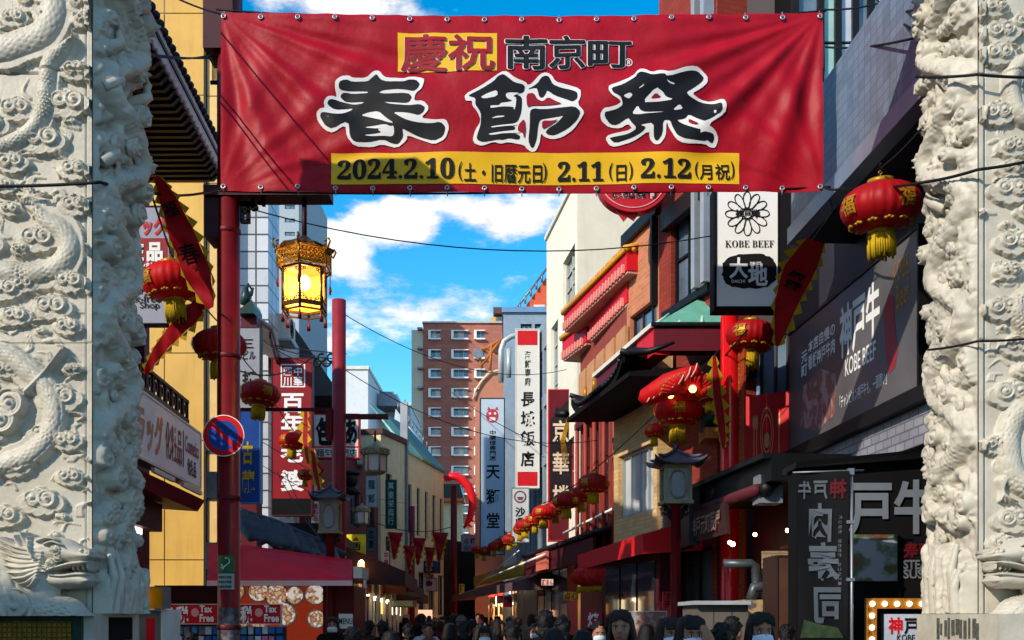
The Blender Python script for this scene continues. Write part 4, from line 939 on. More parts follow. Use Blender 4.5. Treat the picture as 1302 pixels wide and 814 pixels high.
# ---- giant lantern row under the red awning and the fan lanterns under the black roof
def long_lantern(name, label, c, ln, r, n=9, ax=(0, -1, 0)):
    t = thing(name, label, 'lantern', c); ax = Vector(ax).normalized(); q = MB()
    path = []; rad = []
    for i in range(n * 6 + 1):
        f_ = i / (n * 6); x = (f_ - .5) * ln; env = max(.02, 1 - abs(2 * f_ - 1) ** 3.2) ** .5
        path.append(Vector(c) + ax * x); rad.append(r * env * (.9 + .1 * abs(math.sin(f_ * n * math.pi)) ** .6))
    q.tube(path, rad, 28); q.build('body', M_lan, t)
    q = MB(); rr = random.Random(2)
    for k in range(int(ln / .05)):
        p = Vector(c) + ax * ((k + .5) / int(ln / .05) - .5) * ln * .86; q.tube([p + Vector((0, 0, -r * .9)), p + Vector((0, 0, -r * 1.25 - rr.uniform(0, .06)))], .018, 4)
    q.build('fringe', M_yel, t)
    q = MB(); q.tube([Vector(c) + ax * (-ln * .4) + Vector((0, 0, r * .9)), Vector(c) + ax * (-ln * .4) + Vector((0, 0, r * 1.7))], .02, 5); q.tube([Vector(c) + ax * (ln * .4) + Vector((0, 0, r * .9)), Vector(c) + ax * (ln * .4) + Vector((0, 0, r * 1.7))], .02, 5)
    q.build('hanger', M_gold, t); return t
long_lantern('long_lantern', 'very long ribbed red lantern hanging sideways under the red awning edge', PX(762, 730, 19.6), 3.3, .23, 12, (PX(799, 728, 18) - PX(726, 737, 21.4)))
def fan_lantern(name, label, c, s, tilt):
    t = thing(name, label, 'lantern', c); q = MB(); n = 18
    for k in range(n):
        a = math.pi * k / (n - 1) * 1.0; d = Vector((math.cos(a), -.25 * math.sin(a), math.sin(a) * .62))
        q.tube([Vector(c) + d * s * .25, Vector(c) + d * s * .7, Vector(c) + d * s], [s * .05, s * .085, s * .06], 8)
    q.build('body', M_lan, t); q = MB()
    for k in range(n): 
        a = math.pi * k / (n - 1); d = Vector((math.cos(a), -.25 * math.sin(a), math.sin(a) * .62)); q.ball(Vector(c) + d * s * 1.02, s * .045, 6)
    q.build('tips', M_gold, t); q = MB(); q.ball(Vector(c) + Vector((0, -.05, .05)), s * .13, 10); q.build('hub', M_dimwarm, t); return t
fan_lantern('fan_lantern', 'fan shaped red lantern with gold tips hanging under the black upturned roof', PX(880, 500, 14.9), .44, 0)
fan_lantern('fan_lantern', 'second fan shaped red lantern deeper under the black roof, left of the first', PX(852, 508, 15.2), .38, 0)
t = thing('paper_fish_lantern', 'ribbed long red lantern drooping to the left under the black roof', 'lantern', PX(846, 505, 17.6))
q = MB(); q.tube([PX(890, 470, 14.8), PX(872, 478, 14.9), PX(850, 488, 15), PX(834, 499, 15.1), PX(820, 506, 15.2), PX(815, 511, 15.2)], [.08, .13, .16, .16, .13, .06], 16); q.build('body', M_lan, t)
q = MB()
for k in range(8): p = PX(880 - 8 * k, 474 + 4.6 * k, 14.85 + .05 * k); q.tube([p + Vector((-.04, -.16, -.1)), p + Vector((.02, -.17, .0)), p + Vector((.05, -.14, .1))], .011, 5)
q.build('ribs', mat('pale_rib', '#d8b0a0', .5), t)

# ================================================================== pennants with jagged yellow edges
def pennant(label, pts, wd, Y, twist=0, group='jagged pennants', text_=None, dirty=1):
    """pts: picture points down the middle of the flag; wd: half width in metres at each; Y depths"""
    t = thing('pennant', label, 'flag', PX(*pts[0], Y[0]), group)
    P = [PX(x, y, d) for (x, y), d in zip(pts, Y)]; n = len(P); m = 8
    C = []; Wd = []
    for i in range(n - 1):
        p0, p1, p2, p3 = P[max(i - 1, 0)], P[i], P[i + 1], P[min(i + 2, n - 1)]
        for k in range(m):
            s = k / m; C.append(.5 * ((2 * p1) + (p2 - p0) * s + (2 * p0 - 5 * p1 + 4 * p2 - p3) * s * s + (3 * p1 - p0 - 3 * p2 + p3) * s ** 3)); Wd.append(wd[i] * (1 - s) + wd[i + 1] * s)
    C.append(P[-1]); Wd.append(wd[-1]); N_ = len(C)
    fl = MB(); ed = MB(); sd_ = []
    for i in range(N_):
        d = (C[min(i + 1, N_ - 1)] - C[max(i - 1, 0)]).normalized(); tw = twist * i / N_
        a = d.cross(Vector((0, -1, 0))).normalized(); a = Matrix.Rotation(tw, 3, d) @ a; sd_.append(a)
    for th, flip in ((0, 0), (.004, 1)):
        V = []
        for i in range(N_):
            for k in range(5):
                w = (k - 2) / 2; rip = .03 * math.sin(i * .9 + k) * min(1, Wd[i] * 6)
                V.append(C[i] + sd_[i] * Wd[i] * w + Vector((0, rip + th, 0)))
        fl.add(V, [((i * 5 + k), (i * 5 + k + 1), (i + 1) * 5 + k + 1, (i + 1) * 5 + k)[::(-1 if flip else 1)] for i in range(N_ - 1) for k in range(4)], True)
    fl.build('cloth', mat('pennant_red', '#b01020', .6, var=.15, transl=.3), t)
    step = 3
    for sg in (-1, 1):
        for i in range(0, N_ - step, step):
            A = C[i] + sd_[i] * Wd[i] * sg; B = C[i + step] + sd_[i + step] * Wd[i + step] * sg; l_ = (B - A).length
            T = (A + B) / 2 + ((sd_[i] + sd_[i + step]) / 2) * sg * l_ * (.36 + .16 * math.sin(i * 2.3 + sg)) + (B - A) * .2; y = Vector((0, .005, 0)); z = Vector((0, .004, 0))
            ed.add([A + z, B + z, T + z, A + y * 2, B + y * 2, T + y * 2], [(0, 1, 2), (5, 4, 3), (0, 2, 5, 3), (1, 4, 5, 2), (0, 3, 4, 1)])
    ed.build('jagged_edge', M_yel, t, stuff=True)
    if text_:
        q = MB(); 
        for j, ch in enumerate(text_):
            i = int(N_ * (j + 1.2) / (len(text_) + 1.6)); i = min(i, N_ - 1); d = (C[min(i + 1, N_ - 1)] - C[max(i - 1, 0)]).normalized()
            f2 = Fr(C[i] + Vector((0, -.05, 0)), -sd_[i] if sd_[i].x < 0 else sd_[i], -d); w = max(.05, Wd[i] * .75); text(f2, ch, -w, w, -w, w, None, None, .02, 0, 0, mb=q)
        q.build('lettering', M_ink, t)
    return t
pennant('long twisted red pennant with yellow teeth falling across the lantern by the left pillar', [(199, 224), (213, 252), (232, 300), (252, 350), (268, 392)], [.02, .08, .13, .14, .03], [9.6, 9.8, 10, 10.2, 10.3], .3, text_='福春')
pennant('ragged dark red pennant curling below the lantern by the left pillar', [(262, 368), (246, 398), (218, 426), (198, 452), (184, 476)], [.04, .08, .07, .05, .02], [10.6, 10.6, 10.7, 10.8, 10.9], -.5)
pennant('red pennant with yellow teeth swinging beside the lantern under the white beef sign', [(1038, 306), (1016, 345), (1000, 385), (988, 440)], [.1, .18, .14, .02], [11.5, 12, 12.3, 12.6], .4, text_='祭')
pennant('narrow faded pennant hanging along the bright red column', [(908, 452), (912, 500), (918, 545), (920, 570)], [.02, .06, .05, .02], [14.6, 14.7, 14.8, 14.8], .2)
pennant('thin twisted pennant hanging in front of the bright window below the black roof', [(776, 578), (788, 610), (800, 650)], [.03, .09, .02], [21, 21, 21], .6)
pennant('thin ragged pennant between the two lanterns in front of the red vertical sign', [(389, 520), (388, 560), (392, 590)], [.03, .05, .02], [20, 20, 20], .6)
pennant('thin red pennant hanging from the small lantern at the red sign edge', [(397, 570), (401, 600), (408, 632)], [.03, .05, .02], [21, 21, 21], .3)
FARP = [(523, 676, 22, 38), (545, 702, 20, 32), (511, 678, 10, 30), (537, 683, 20, 34), (560, 677, 24, 40), (550, 700, 14, 30)]
for i, (px, py, w, h) in enumerate([(503, 677, 24, 35), (521, 694, 20, 32), (533, 684, 22, 35), (547, 696, 18, 32), (560, 677, 26, 38)]):
    Y = 34 + i * .7
    pennant(['far triangular pennant on the left, partly behind the next', 'dark triangular pennant hanging low, second from the left', 'plain red triangular pennant in the middle of the far five', 'dark triangular pennant hanging low beside a glowing bulb', 'largest triangular pennant with a dark character, rightmost of the far five'][i],
            [(px, py), (px - 1, py + h * .5), (px - 2, py + h)], [w / 2 / F * Y * .8, w / 4 / F * Y * .8, .02], [Y, Y, Y], .15, 'far triangular pennants')
cable('bunting_cable', 'thin cord carrying the far triangular pennants across the street', [(PX(470, 662, 34), PX(580, 668, 38), .3)], .015)

# ================================================================== pagoda street lamps
def curved_roof(mb, o, r, h, lift, n=24, rings=8, ribs=True):
    V = []
    for j in range(rings + 1):
        f_ = j / rings
        for k in range(4 * n):
            side, s = divmod(k, n); s = s / n * 2 - 1
            x, y = [(s, -1), (1, s), (-s, 1), (-1, -s)][side]; rr = r * (.06 + .94 * f_)
            z = h * (1 - f_) ** 1.5 + lift * (abs(s) ** 4) * f_ ** 3 + (.018 * r * (abs(math.cos(s * n * .5 * math.pi))) if ribs and f_ > .1 else 0)
            V.append(Vector(o) + Vector((x * rr * (1 + .06 * abs(s) ** 6 * f_), y * rr * (1 + .06 * abs(s) ** 6 * f_), z)))
    m = 4 * n; Fc = [(j * m + k, (j + 1) * m + k, (j + 1) * m + (k + 1) % m, j * m + (k + 1) % m) for j in range(rings) for k in range(m)]
    mb.add(V, Fc, False)
    mb.add([v + Vector((0, 0, -.035 * r * 2)) for v in V[-m:]] + V[-m:], [(k, (k + 1) % m, m + (k + 1) % m, m + k) for k in range(m)] + [tuple(range(m))[::-1]])
    for sx, sy in ((1, 1), (1, -1), (-1, 1), (-1, -1)):
        pts = [Vector(o) + Vector((sx * r * a, sy * r * a, h * (1 - a) ** 1.5 + lift * a ** 3 + .03)) for a in np.linspace(.06, 1.04, 9)]
        mb.tube(pts, .045 * r * 1.6, 6); e = pts[-1]
        mb.tube([e, e + Vector((sx * .14 * r, sy * .14 * r, .03 * r)), e + Vector((sx * .22 * r, sy * .22 * r, .14 * r)), e + Vector((sx * .16 * r, sy * .16 * r, .22 * r))], [.05 * r, .04 * r, .03 * r, .015 * r], 6)
M_tile = mat('grey_roof_tile', '#4c4c58', .45, var=.25, vscale=14)
M_lampb = mat('weathered_brass', '#8a8468', .6, metal=.2, var=.25, vscale=9)
M_frost = mat('frosted_glass', '#8f8f98', .35, var=.2, vscale=2)
def street_lamp(label, px, Y, yt, yb, w, rot=0.0):
    """yt..yb picture rows of roof top and box foot; w roof half width in picture px"""
    x = (px - CX) / F * Y; t = thing('street_lamp', label, 'street lamp', (0, 0, 0), 'pagoda street lamps')
    s = Y / F; zt = z_(yt, Y); zb = z_(yb, Y); H = zt - zb; r = w * s; rh = H * .26
    MB().lathe((0, 0, 0), [(.12, 0), (.12, .3), (.07, .34), (.07, zb - .02), (.1, zb)], 16).build('pole', M_red, t)
    q = MB(); q.box(FR(0), -r * .62, r * .62, zb, zb + H * .06, -r * .62, r * .62); q.box(FR(0), -r * .56, r * .56, zt - rh - H * .08, zt - rh - .002, -r * .56, r * .56)
    for sx in (-1, 1):
        for sy in (-1, 1): q.box(FR(0), sx * r * .5 - r * .06, sx * r * .5 + r * .06, zb + H * .06, zt - rh - H * .08, sy * r * .5 - r * .06, sy * r * .5 + r * .06)
    for (fx, fy) in ((0, -1), (1, 0), (0, 1), (-1, 0)):
        fr_ = Fr((fx * r * .49, fy * r * .49, 0), (-fy, fx, 0)); z0, z1 = zb + H * .08, zt - rh - H * .09; zc = (z0 + z1) / 2
        pts = [fr_.pt(r * .34 * math.cos(a) * abs(math.cos(a)) ** -.35 if abs(math.cos(a)) > .01 else 0, zc + (z1 - z0) * .44 * math.sin(a), .01) for a in np.linspace(0, 2 * math.pi, 25)]
        q.tube(pts, r * .045, 5, False)
    q.build('lamp_box', M_lampb, t)
    q = MB(); q.box(FR(0), -r * .46, r * .46, zb + H * .061, zt - rh - H * .081, -r * .46, r * .46); q.build('frosted_panel', M_frost, t)
    q = MB(); curved_roof(q, (0, 0, zt - rh), r, rh, rh * .5); q.build('roof', M_tile, t)
    MB().lathe((0, 0, zt), [(.06 * r * 2, -.02), (.05 * r, r * .06), (.12 * r, r * .12), (.1 * r, r * .2), (.02, r * .3)], 12).build('finial', M_tile, t)
    q = MB()
    for sx in (-1, 1):
        q.tube([(0, 0, zb - r * .7), (sx * r * .25, 0, zb - r * .5), (sx * r * .3, 0, zb - r * .2), (sx * r * .5, 0, zb - .01)], .03, 6)
        q.tube([(sx * r * (.42 + .1 * math.cos(a)), 0, zb - r * (.3 + .1 * math.sin(a))) for a in np.linspace(0, 5.5, 10)], .02, 5)
    q.build('scroll_bracket', M_black, t)
    t.location = (x, Y, 0); t.rotation_euler = (0, 0, rot); return t
street_lamp('pagoda topped street lamp on a red pole right of centre, with dark upturned eaves', 859, 14.0, 574, 642, 31, R(3))
street_lamp('pagoda topped street lamp on a red pole in front of the left red awning', 420, 16.5, 620, 679, 22, R(-2))
def round_lamp(label, px, Y, yt, yb, w, arm=None):
    x = (px - CX) / F * Y; s = Y / F; zt, zb = z_(yt, Y), z_(yb, Y); H = zt - zb; r = w * s
    t = thing('hanging_lamp', label, 'lamp', (x, Y, zt), 'hexagonal hanging lamps')
    MB().lathe((x, Y, 0), [(.02, zt), (r * .3, zt - H * .12), (r * .85, zt - H * .2)][::-1], 6, False).build('canopy', M_lampb, t)
    q = MB(); q.lathe((x, Y, 0), [(r * .9, zt - H * .42), (r, zt - H * .4), (r, zt - H * .22), (r * .9, zt - H * .2)], 6, False)
    q.lathe((x, Y, 0), [(r * .6, zb), (r * .8, zb + H * .06), (r * .8, zb + H * .1)], 6, False)
    for k in range(6): a = k * math.pi / 3; q.tube([(x + r * .8 * math.cos(a), Y + r * .8 * math.sin(a), zb + H * .06), (x + r * .82 * math.cos(a), Y + r * .82 * math.sin(a), zt - H * .4)], r * .07, 5)
    for k in range(24): a = k * math.pi / 12; q.ball((x + r * math.cos(a), Y + r * math.sin(a), zt - H * (.27 + .07 * (k % 2))), r * .08, 6)
    q.build('cage', M_lampb, t)
    MB().lathe((x, Y, 0), [(r * .7, zb + H * .08), (r * .76, zt - H * .42)], 6, False).build('frosted_panel', mat('pale_frosted_glass', '#c8c0b8', .4), t)
    MB().lathe((x, Y, 0), [(.02, zt - .01), (.02, zt + H * .35)], 6).build('rod', M_dred, t)
round_lamp('hexagonal brass lamp hanging from the red arm right of the plain red post', 477, P2, 562, 603, 18)
round_lamp('small pale hexagonal lamp far behind, left of the green vertical sign', 460, 28, 640, 668, 11)
# ================================================================== helpers for signs, awnings, eaves
def board(name, label, cat, fr, a0, a1, b0, b1, c, th, face, edge=None, ew=.03, group=None, parent=None):
    """sign board: panel with a raised edge; returns the thing"""
    t = parent or thing(name, label, cat, fr.pt((a0 + a1) / 2, b0, c), group)
    MB().box(fr, a0 + ew * .5, a1 - ew * .5, b0 + ew * .5, b1 - ew * .5, c - th, c).build('panel', face, t)
    if edge:
        q = MB(); q.box(fr, a0, a1, b0, b0 + ew, c - th - .01, c + .012); q.box(fr, a0, a1, b1 - ew, b1, c - th - .01, c + .012)
        q.box(fr, a0, a0 + ew, b0 + ew, b1 - ew, c - th - .01, c + .012); q.box(fr, a1 - ew, a1, b0 + ew, b1 - ew, c - th - .01, c + .012); q.build('frame', edge, t)
    return t
def frontal(Y, x0, y0, x1, y1):
    s = Y / F; return (x0 - CX) * s, (x1 - CX) * s, CAMZ + (HY - y1) * s, CAMZ + (HY - y0) * s
class SB:
    """camera-facing hanging sign whose layout is given in picture rows/columns"""
    def __init__(s, name, label, cat, Y, x0, y0, x1, y1, th, face, edge=None, ew=1.2, group=None, rot=0):
        s.Y = Y; s.k = Y / F; s.fr = Fr((0, Y, 0), (1, 0, 0)); a0, a1, b0, b1 = frontal(Y, x0, y0, x1, y1)
        s.t = thing(name, label, cat, ((a0 + a1) / 2, Y, b0), group); board(None, None, None, s.fr, a0, a1, b0, b1, 0, th, face, edge, ew * s.k, parent=s.t)
    def box(s): pass
    def txt(s, st, x0, y0, x1, y1, m, bold=.02, vert=False, c=.004, name='lettering', mirror=False):
        a0, a1, b0, b1 = frontal(s.Y, x0, y0, x1, y1); return text(s.fr, st, a0, a1, b0, b1, m, s.t, bold, c, .004, vert, mirror, name)
    def rect(s, x0, y0, x1, y1, m, name='panel', c=.003):
        a0, a1, b0, b1 = frontal(s.Y, x0, y0, x1, y1); return MB().box(s.fr, a0, a1, b0, b1, 0.0005, c).build(name, m, s.t)
    def poly(s, pts, m, name, c=.003):
        return MB().prism(s.fr, [((x - CX) * s.k, CAMZ + (HY - y) * s.k) for x, y in pts], .001, c).build(name, m, s.t)
def awning(name, label, fr, a0, a1, bt, bb, proj, m, val=.22, c0=.02, vm=None, group=None, light=False):
    t = thing(name, label, 'awning', fr.pt((a0 + a1) / 2, bb, c0 + proj / 2), group)
    q = MB(); n = max(3, int((a1 - a0) / .5))
    for th in (0, -.02):
        V = []
        for i in range(n + 1):
            a = a0 + (a1 - a0) * i / n
            for j in range(5):
                f_ = j / 4; V.append(fr.pt(a, bt + (bb - bt) * f_ - .05 * math.sin(f_ * math.pi) * (.6 + .4 * abs(math.sin(i * 1.3))) + th, c0 + proj * f_))
        q.add(V, [(i * 5 + j, i * 5 + j + 1, (i + 1) * 5 + j + 1, (i + 1) * 5 + j)[::(1 if th == 0 else -1)] for i in range(n) for j in range(4)], True)
    for a in (a0, a1): q.add([fr.pt(a, bt, c0), fr.pt(a, bb, c0 + proj), fr.pt(a, bb - val, c0 + proj), fr.pt(a, bb - val * .8, c0)], [(0, 1, 2, 3)])
    q.build('canopy', m, t)
    MB().box(fr, a0, a1, bb - val, bb, c0 + proj, c0 + proj + .02).build('valance', vm or m, t)
    if light: MB().box(fr, a0 + .02, a1 - .02, bb - val - .05, bb - val - .004, c0 + proj - .03, c0 + proj + .05).build('front_bar', M_white, t)
    return t
def tiled_eave(fr, a0, a1, bt, bb, c0, c1, parent, m, pitch=.16, fascia=None, fh=.18, name='roof_tiles', up=.0):
    q = MB(); n = max(2, int((a1 - a0) / pitch))
    def P(a, f_, dz=0):
        e = abs((a - a0) / (a1 - a0) * 2 - 1) ** 5 * up * f_
        return fr.pt(a, bt + (bb - bt) * (f_ ** .8) + e + dz, c0 + (c1 - c0) * f_)
    V = []
    for i in range(n + 1):
        a = a0 + (a1 - a0) * i / n
        for f_ in (0, .35, .7, 1): V.append(P(a, f_))
    k = 4; q.add(V, [(i * k + j, i * k + j + 1, (i + 1) * k + j + 1, (i + 1) * k + j) for i in range(n) for j in range(3)])
    q.add([(v[0], v[1], v[2] - .05) for v in V], [(i * k + j, (i + 1) * k + j, (i + 1) * k + j + 1, i * k + j + 1) for i in range(n) for j in range(3)])
    for i in range(n + 1):
        a = a0 + (a1 - a0) * i / n; q.tube([P(a, f_, .02) for f_ in (0, .35, .7, 1.02)], pitch * .3, 6)
    o = q.build(name, m, parent, stuff=False)
    if fascia:
        q = MB(); 
        for i in range(n):
            A, B = a0 + (a1 - a0) * i / n, a0 + (a1 - a0) * (i + 1) / n
            p, r_ = P(A, .97, -.055), P(B, .97, -.055); d = Vector((0, 0, -fh)); s_ = fr.n * -.05
            q.hexa([p + d, r_ + d, r_ + d + s_, p + d + s_, p, r_, r_ + s_, p + s_])
        q.build('fascia', fascia, parent)
    return o
def rafters(fr, a0, a1, b, c0, c1, parent, m, n, w=.05, h=.09, drop=0):
    q = MB()
    for i in range(n):
        a = a0 + (a1 - a0) * (i + .5) / n
        q.hexa([fr.pt(a - w / 2, b - h, c0), fr.pt(a + w / 2, b - h, c0), fr.pt(a + w / 2, b - h - drop, c1), fr.pt(a - w / 2, b - h - drop, c1), fr.pt(a - w / 2, b, c0), fr.pt(a + w / 2, b, c0), fr.pt(a + w / 2, b - drop, c1), fr.pt(a - w / 2, b - drop, c1)])
    q.build('rafter_row', m, parent)
def menu_boards(fr, specs, parent):
    for i, (a0, a1, b0, b1, m) in enumerate(specs): MB().box(fr, a0, a1, b0, b1, .01, .04).build('menu_board', m, parent)

# ================================================================== LEFT: drugstore beside the pillar
M_roof = mat('dark_glazed_tile', '#1d1a20', .4, var=.3, vscale=10)
M_soff = mat('maroon_soffit', '#48101c', .6, var=.25, vscale=5)
aN, _ = FL.ab(150); aS, _ = FL.ab(262)
t = thing('drugstore_building', 'dark red shop house behind the left pillar with a long tiled eave and fretwork balcony', 'building', FL.pt(12, 0, -3))
q = MB(); hol = [(11.4, 14.8, 1.2, 3.0), (10.9, 15.0, 4.2, 5.6)]
wall_sheet(q, FL, 10.6, 15.25, 0, 9.0, hol, .3); q.box(FL, 10.6, 15.25, 0, 8.99, -6, -.3); q.quad(FL.pt(15.25, 0, 0), FL.pt(15.25, 0, -.31), FL.pt(15.25, 9.0, -.31), FL.pt(15.25, 9.0, 0))
q.build('wall', mat('dark_red_wall', '#5a1826', .6, var=.2, streak=.2), t)
window(FL, 10.9, 15.0, 4.2, 5.6, t, c=-.25, nx=5)
MB().box(FL, 11.4, 14.8, 1.2, 3.0, -.299, -.28).build('shop_interior', picture('glowing_shelves', ['#301018', '#88202c', '#c8c0b8', '#40507a', '#d8b040'], 6, .5, .35), t)  # flat shelf print; the shop's inside light is a glow put into it
# big sloping eave: pale fascia band with tile ends, maroon soffit with rafters
def Fl(px, py, c):   # point on the left row plane moved out by c
    f2 = Fr(FL.pt(0, 0, c), FL.r); a, b = f2.ab(px, py); return f2.pt(a, b)
e0 = Fr(FL.pt(0, 0, 1.05), FL.r); a_far, b_far = e0.ab(276, 222); a_n, b_n = e0.ab(163, 0)
bE = b_far
q = MB(); q.hexa([FL.pt(10.6, bE - .05, 1.0), FL.pt(a_far, bE - .05, 1.0), FL.pt(a_far, bE + .95, .0), FL.pt(10.6, bE + .95, .0), FL.pt(10.6, bE + .02, 1.06), FL.pt(a_far, bE + .02, 1.06), FL.pt(a_far, bE + 1.1, .0), FL.pt(10.6, bE + 1.1, .0)]); q.build('roof_slope', M_roof, t)
q = MB()
q.hexa([FL.pt(10.6, bE - .06, 1.0), FL.pt(a_far, bE - .06, 1.0), FL.pt(a_far, bE - .1, .0), FL.pt(10.6, bE - .1, .0), FL.pt(10.6, bE - .01, 1.0), FL.pt(a_far, bE - .01, 1.0), FL.pt(a_far, bE - .04, .0), FL.pt(10.6, bE - .04, .0)])
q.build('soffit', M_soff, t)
MB().box(FL, 10.6, a_far, bE + .0, bE + .3, 1.07, 1.12).build('fascia', mat('pale_pink_fascia', '#d8b8b0', .6, var=.1), t)
MB().box(FL, 10.6, a_far + .03, bE + .14, bE + .19, 1.12, 1.14).build('gutter_line', M_black, t)
q = MB()
for i in range(int((a_far - 10.6) / .17)):
    a = a_far - i * .17; q.ball(FL.pt(a, bE + .34, 1.13), .055, 8); q.tube([FL.pt(a, bE + .34, 1.12), FL.pt(a, bE + .9, .5)], .045, 6)
    q.hexa([FL.pt(a - .05, bE - .1, 1.0), FL.pt(a + .02, bE - .1, 1.0), FL.pt(a + .02, bE - .13, .05), FL.pt(a - .05, bE - .13, .05), FL.pt(a - .05, bE - .0, 1.1), FL.pt(a + .02, bE - .0, 1.1), FL.pt(a + .02, bE - .07, .05), FL.pt(a - .05, bE - .07, .05)])
q.build('tile_ends_and_rafters', M_roof, t, stuff=True)
q = MB()
for i in range(int((a_far - 10.6) / .17)):
    a = a_far - i * .17; q.tube([FL.pt(a, bE - .04, 1.16), FL.pt(a, bE - .13, 1.16)], .022, 5)
q.build('drip_ornaments', MATS['pale_pink_fascia'], t, stuff=True)
# balcony with square fretwork
f2 = Fr(FL.pt(0, 0, .75), FL.r); a1_, b1_ = f2.ab(238, 510); _, b0_ = f2.ab(238, 536)
q = MB(); q.box(f2, 10.7, a1_, b1_ - .04, b1_, -.03, .03); q.box(f2, 10.7, a1_, b0_ - .03, b0_ + .02, -.03, .03)
a = a1_
while a > 11: q.box(f2, a - .03, a, b0_, b1_, -.02, .02); a -= .28
a = a1_ - .1
while a > 11:
    for (x0, x1, y0, y1) in [(0, .2, .3, .36), (0, .2, .66, .72), (0, .03, .3, .7), (.1, .13, .1, .95)]:
        q.box(f2, a - x1, a - x0, b0_ + (b1_ - b0_) * y0, b0_ + (b1_ - b0_) * y1, -.012, .012)
    a -= .28
q.build('balcony_rail', mat('dark_brown_fret', '#2a1216', .5, var=.2), t)
MB().box(FL, 10.7, a1_, b0_ - .12, b0_ - .035, .0, .78).build('balcony_floor', M_soff, t)
# boxed out shutters under the shop sign
f3 = Fr(FL.pt(0, 0, .8), FL.r); a2, bt_ = f3.ab(247, 632); _, bb_ = f3.ab(247, 646)
q = MB(); q.hexa([FL.pt(10.7, bb_ - .05, .85), FL.pt(a2, bb_ - .05, .85), FL.pt(a2, bb_, .05), FL.pt(10.7, bb_, .05), FL.pt(10.7, bt_ - .05, .95), FL.pt(a2, bt_ - .05, .95), FL.pt(a2, bt_ + .3, .05), FL.pt(10.7, bt_ + .3, .05)]); q.build('awning_box', mat('maroon_awning', '#6a1622', .5, var=.15), t)
MB().box(FL, 10.7, a2 - .9, bb_ - .42, bb_ - .055, .04, .6).build('shutter_box', M_soff, t)
q = MB(); q.box(FL, 12.0, 12.9, bt_ - .02, bt_ + .04, .96, 1.0); q.box(FL, 13.3, 14.3, bt_ - .02, bt_ + .04, .96, 1.0); q.build('light_tube', M_alum, t)
MB().box(FL, 11, 13.2, bb_ - .5, bb_ - .425, .3, .5).build('under_light', mat('tube_soft', '#fff4e8', .4, emit='#fff0e0', estr=1.6, var=0), t)
# long shop sign
f4 = Fr(FL.pt(0, 0, .82), FL.r); A0, B1 = f4.ab(160, 487); A1, B1b = f4.ab(255, 553); _, B0 = f4.ab(255, 620)
B1 = B1b
t = thing('shop_sign', 'long white drugstore and cosmetics sign with orange and dark lettering behind the left pillar', 'sign', f4.pt((A0 + A1) / 2, B0, 0))
MB().box(f4, 10.7, A1, B0, B1, -.16, 0).build('panel', mat('white_acrylic', '#e6e4e6', .35, var=.04), t)  # plain white acrylic in one even tone
q = MB(); q.box(f4, 10.7, A1 + .02, B1, B1 + .03, -.17, .01); q.box(f4, 10.7, A1 + .02, B0 - .03, B0, -.17, .01); q.box(f4, A1, A1 + .03, B0, B1, -.17, .01); q.build('frame', M_alum, t)
def ax(px): return f4.ab(px)[0]
H_ = B1 - B0
text(f4, 'ドラッグ', 11.6, ax(207), B0 + .16 * H_, B0 + .82 * H_, mat('orange_print', '#c88458', .5), t, .035, 0, .006)
text(f4, '化粧品', ax(210), ax(231), B0 + .2 * H_, B0 + .82 * H_, mat('brown_print', '#7a3028', .5), t, .02, 0, .006)
MB().box(f4, ax(232.5), ax(233.2), B0 + .2 * H_, B0 + .85 * H_, 0, .006).build('divider', M_ink, t)
text(f4, 'Cosmetics', ax(235), ax(252), B0 + .5 * H_, B0 + .8 * H_, MATS['brown_print'], t, .02, 0, .006); text(f4, '化粧品', ax(238), ax(249), B0 + .12 * H_, B0 + .42 * H_, M_ink, t, .02, 0, .006)
# hanging drugstore sign
s = SB('hanging_sign', 'tall pale hanging sign with red field and tax-free lettering beside the left pillar', 'sign', 10.9, 150, 262, 216, 412, .14, mat('pale_grey_acrylic', '#8d93a6', .4, var=.05), M_frame, 1)
s.rect(151, 303, 213, 350, mat('sign_crimson', '#8a1420', .45)); s.txt('ラッグ', 165, 276, 211, 299, M_rink, .04); s.txt('ド', 150, 276, 164, 299, M_rink, .04)
s.txt('品', 186, 308, 208, 332, M_wink, .045, c=.006); s.txt('粧', 162, 308, 183, 332, M_wink, .045, c=.006); s.txt('& 化粧品', 166, 334, 206, 348, M_wink, .02, c=.006)
s.txt('Japan', 166, 360, 200, 374, M_ink, .02); s.txt('Tax-free', 158, 374, 204, 385, M_ink, .006); s.txt('Shop', 178, 384, 203, 395, M_ink, .006)
# yellow lit lamp, vending box at the pillar foot
s = SB('yellow_lightbox', 'glowing yellow rounded sign low behind the left pillar', 'sign', 9.6, 150, 746, 208, 774, .2, mat('amber_plastic', '#a87808', .4, var=.2), M_grey, 1.2)
MB().ball((frontal(9.6, 168, 0, 172, 0)[0], 9.5, z_(760, 9.6)), .07, 12).build('lamp', mat('amber_glow', '#ffd020', .4, emit='#ffc818', estr=2.5, var=0), s.t)
s = SB('ticket_machine', 'grey cabinet with a red stripe below the yellow lightbox by the left pillar', 'machine', 9.7, 168, 775, 207, 1000, .5, M_grey, M_offw, 2); s.rect(186, 786, 197, 950, M_rink)
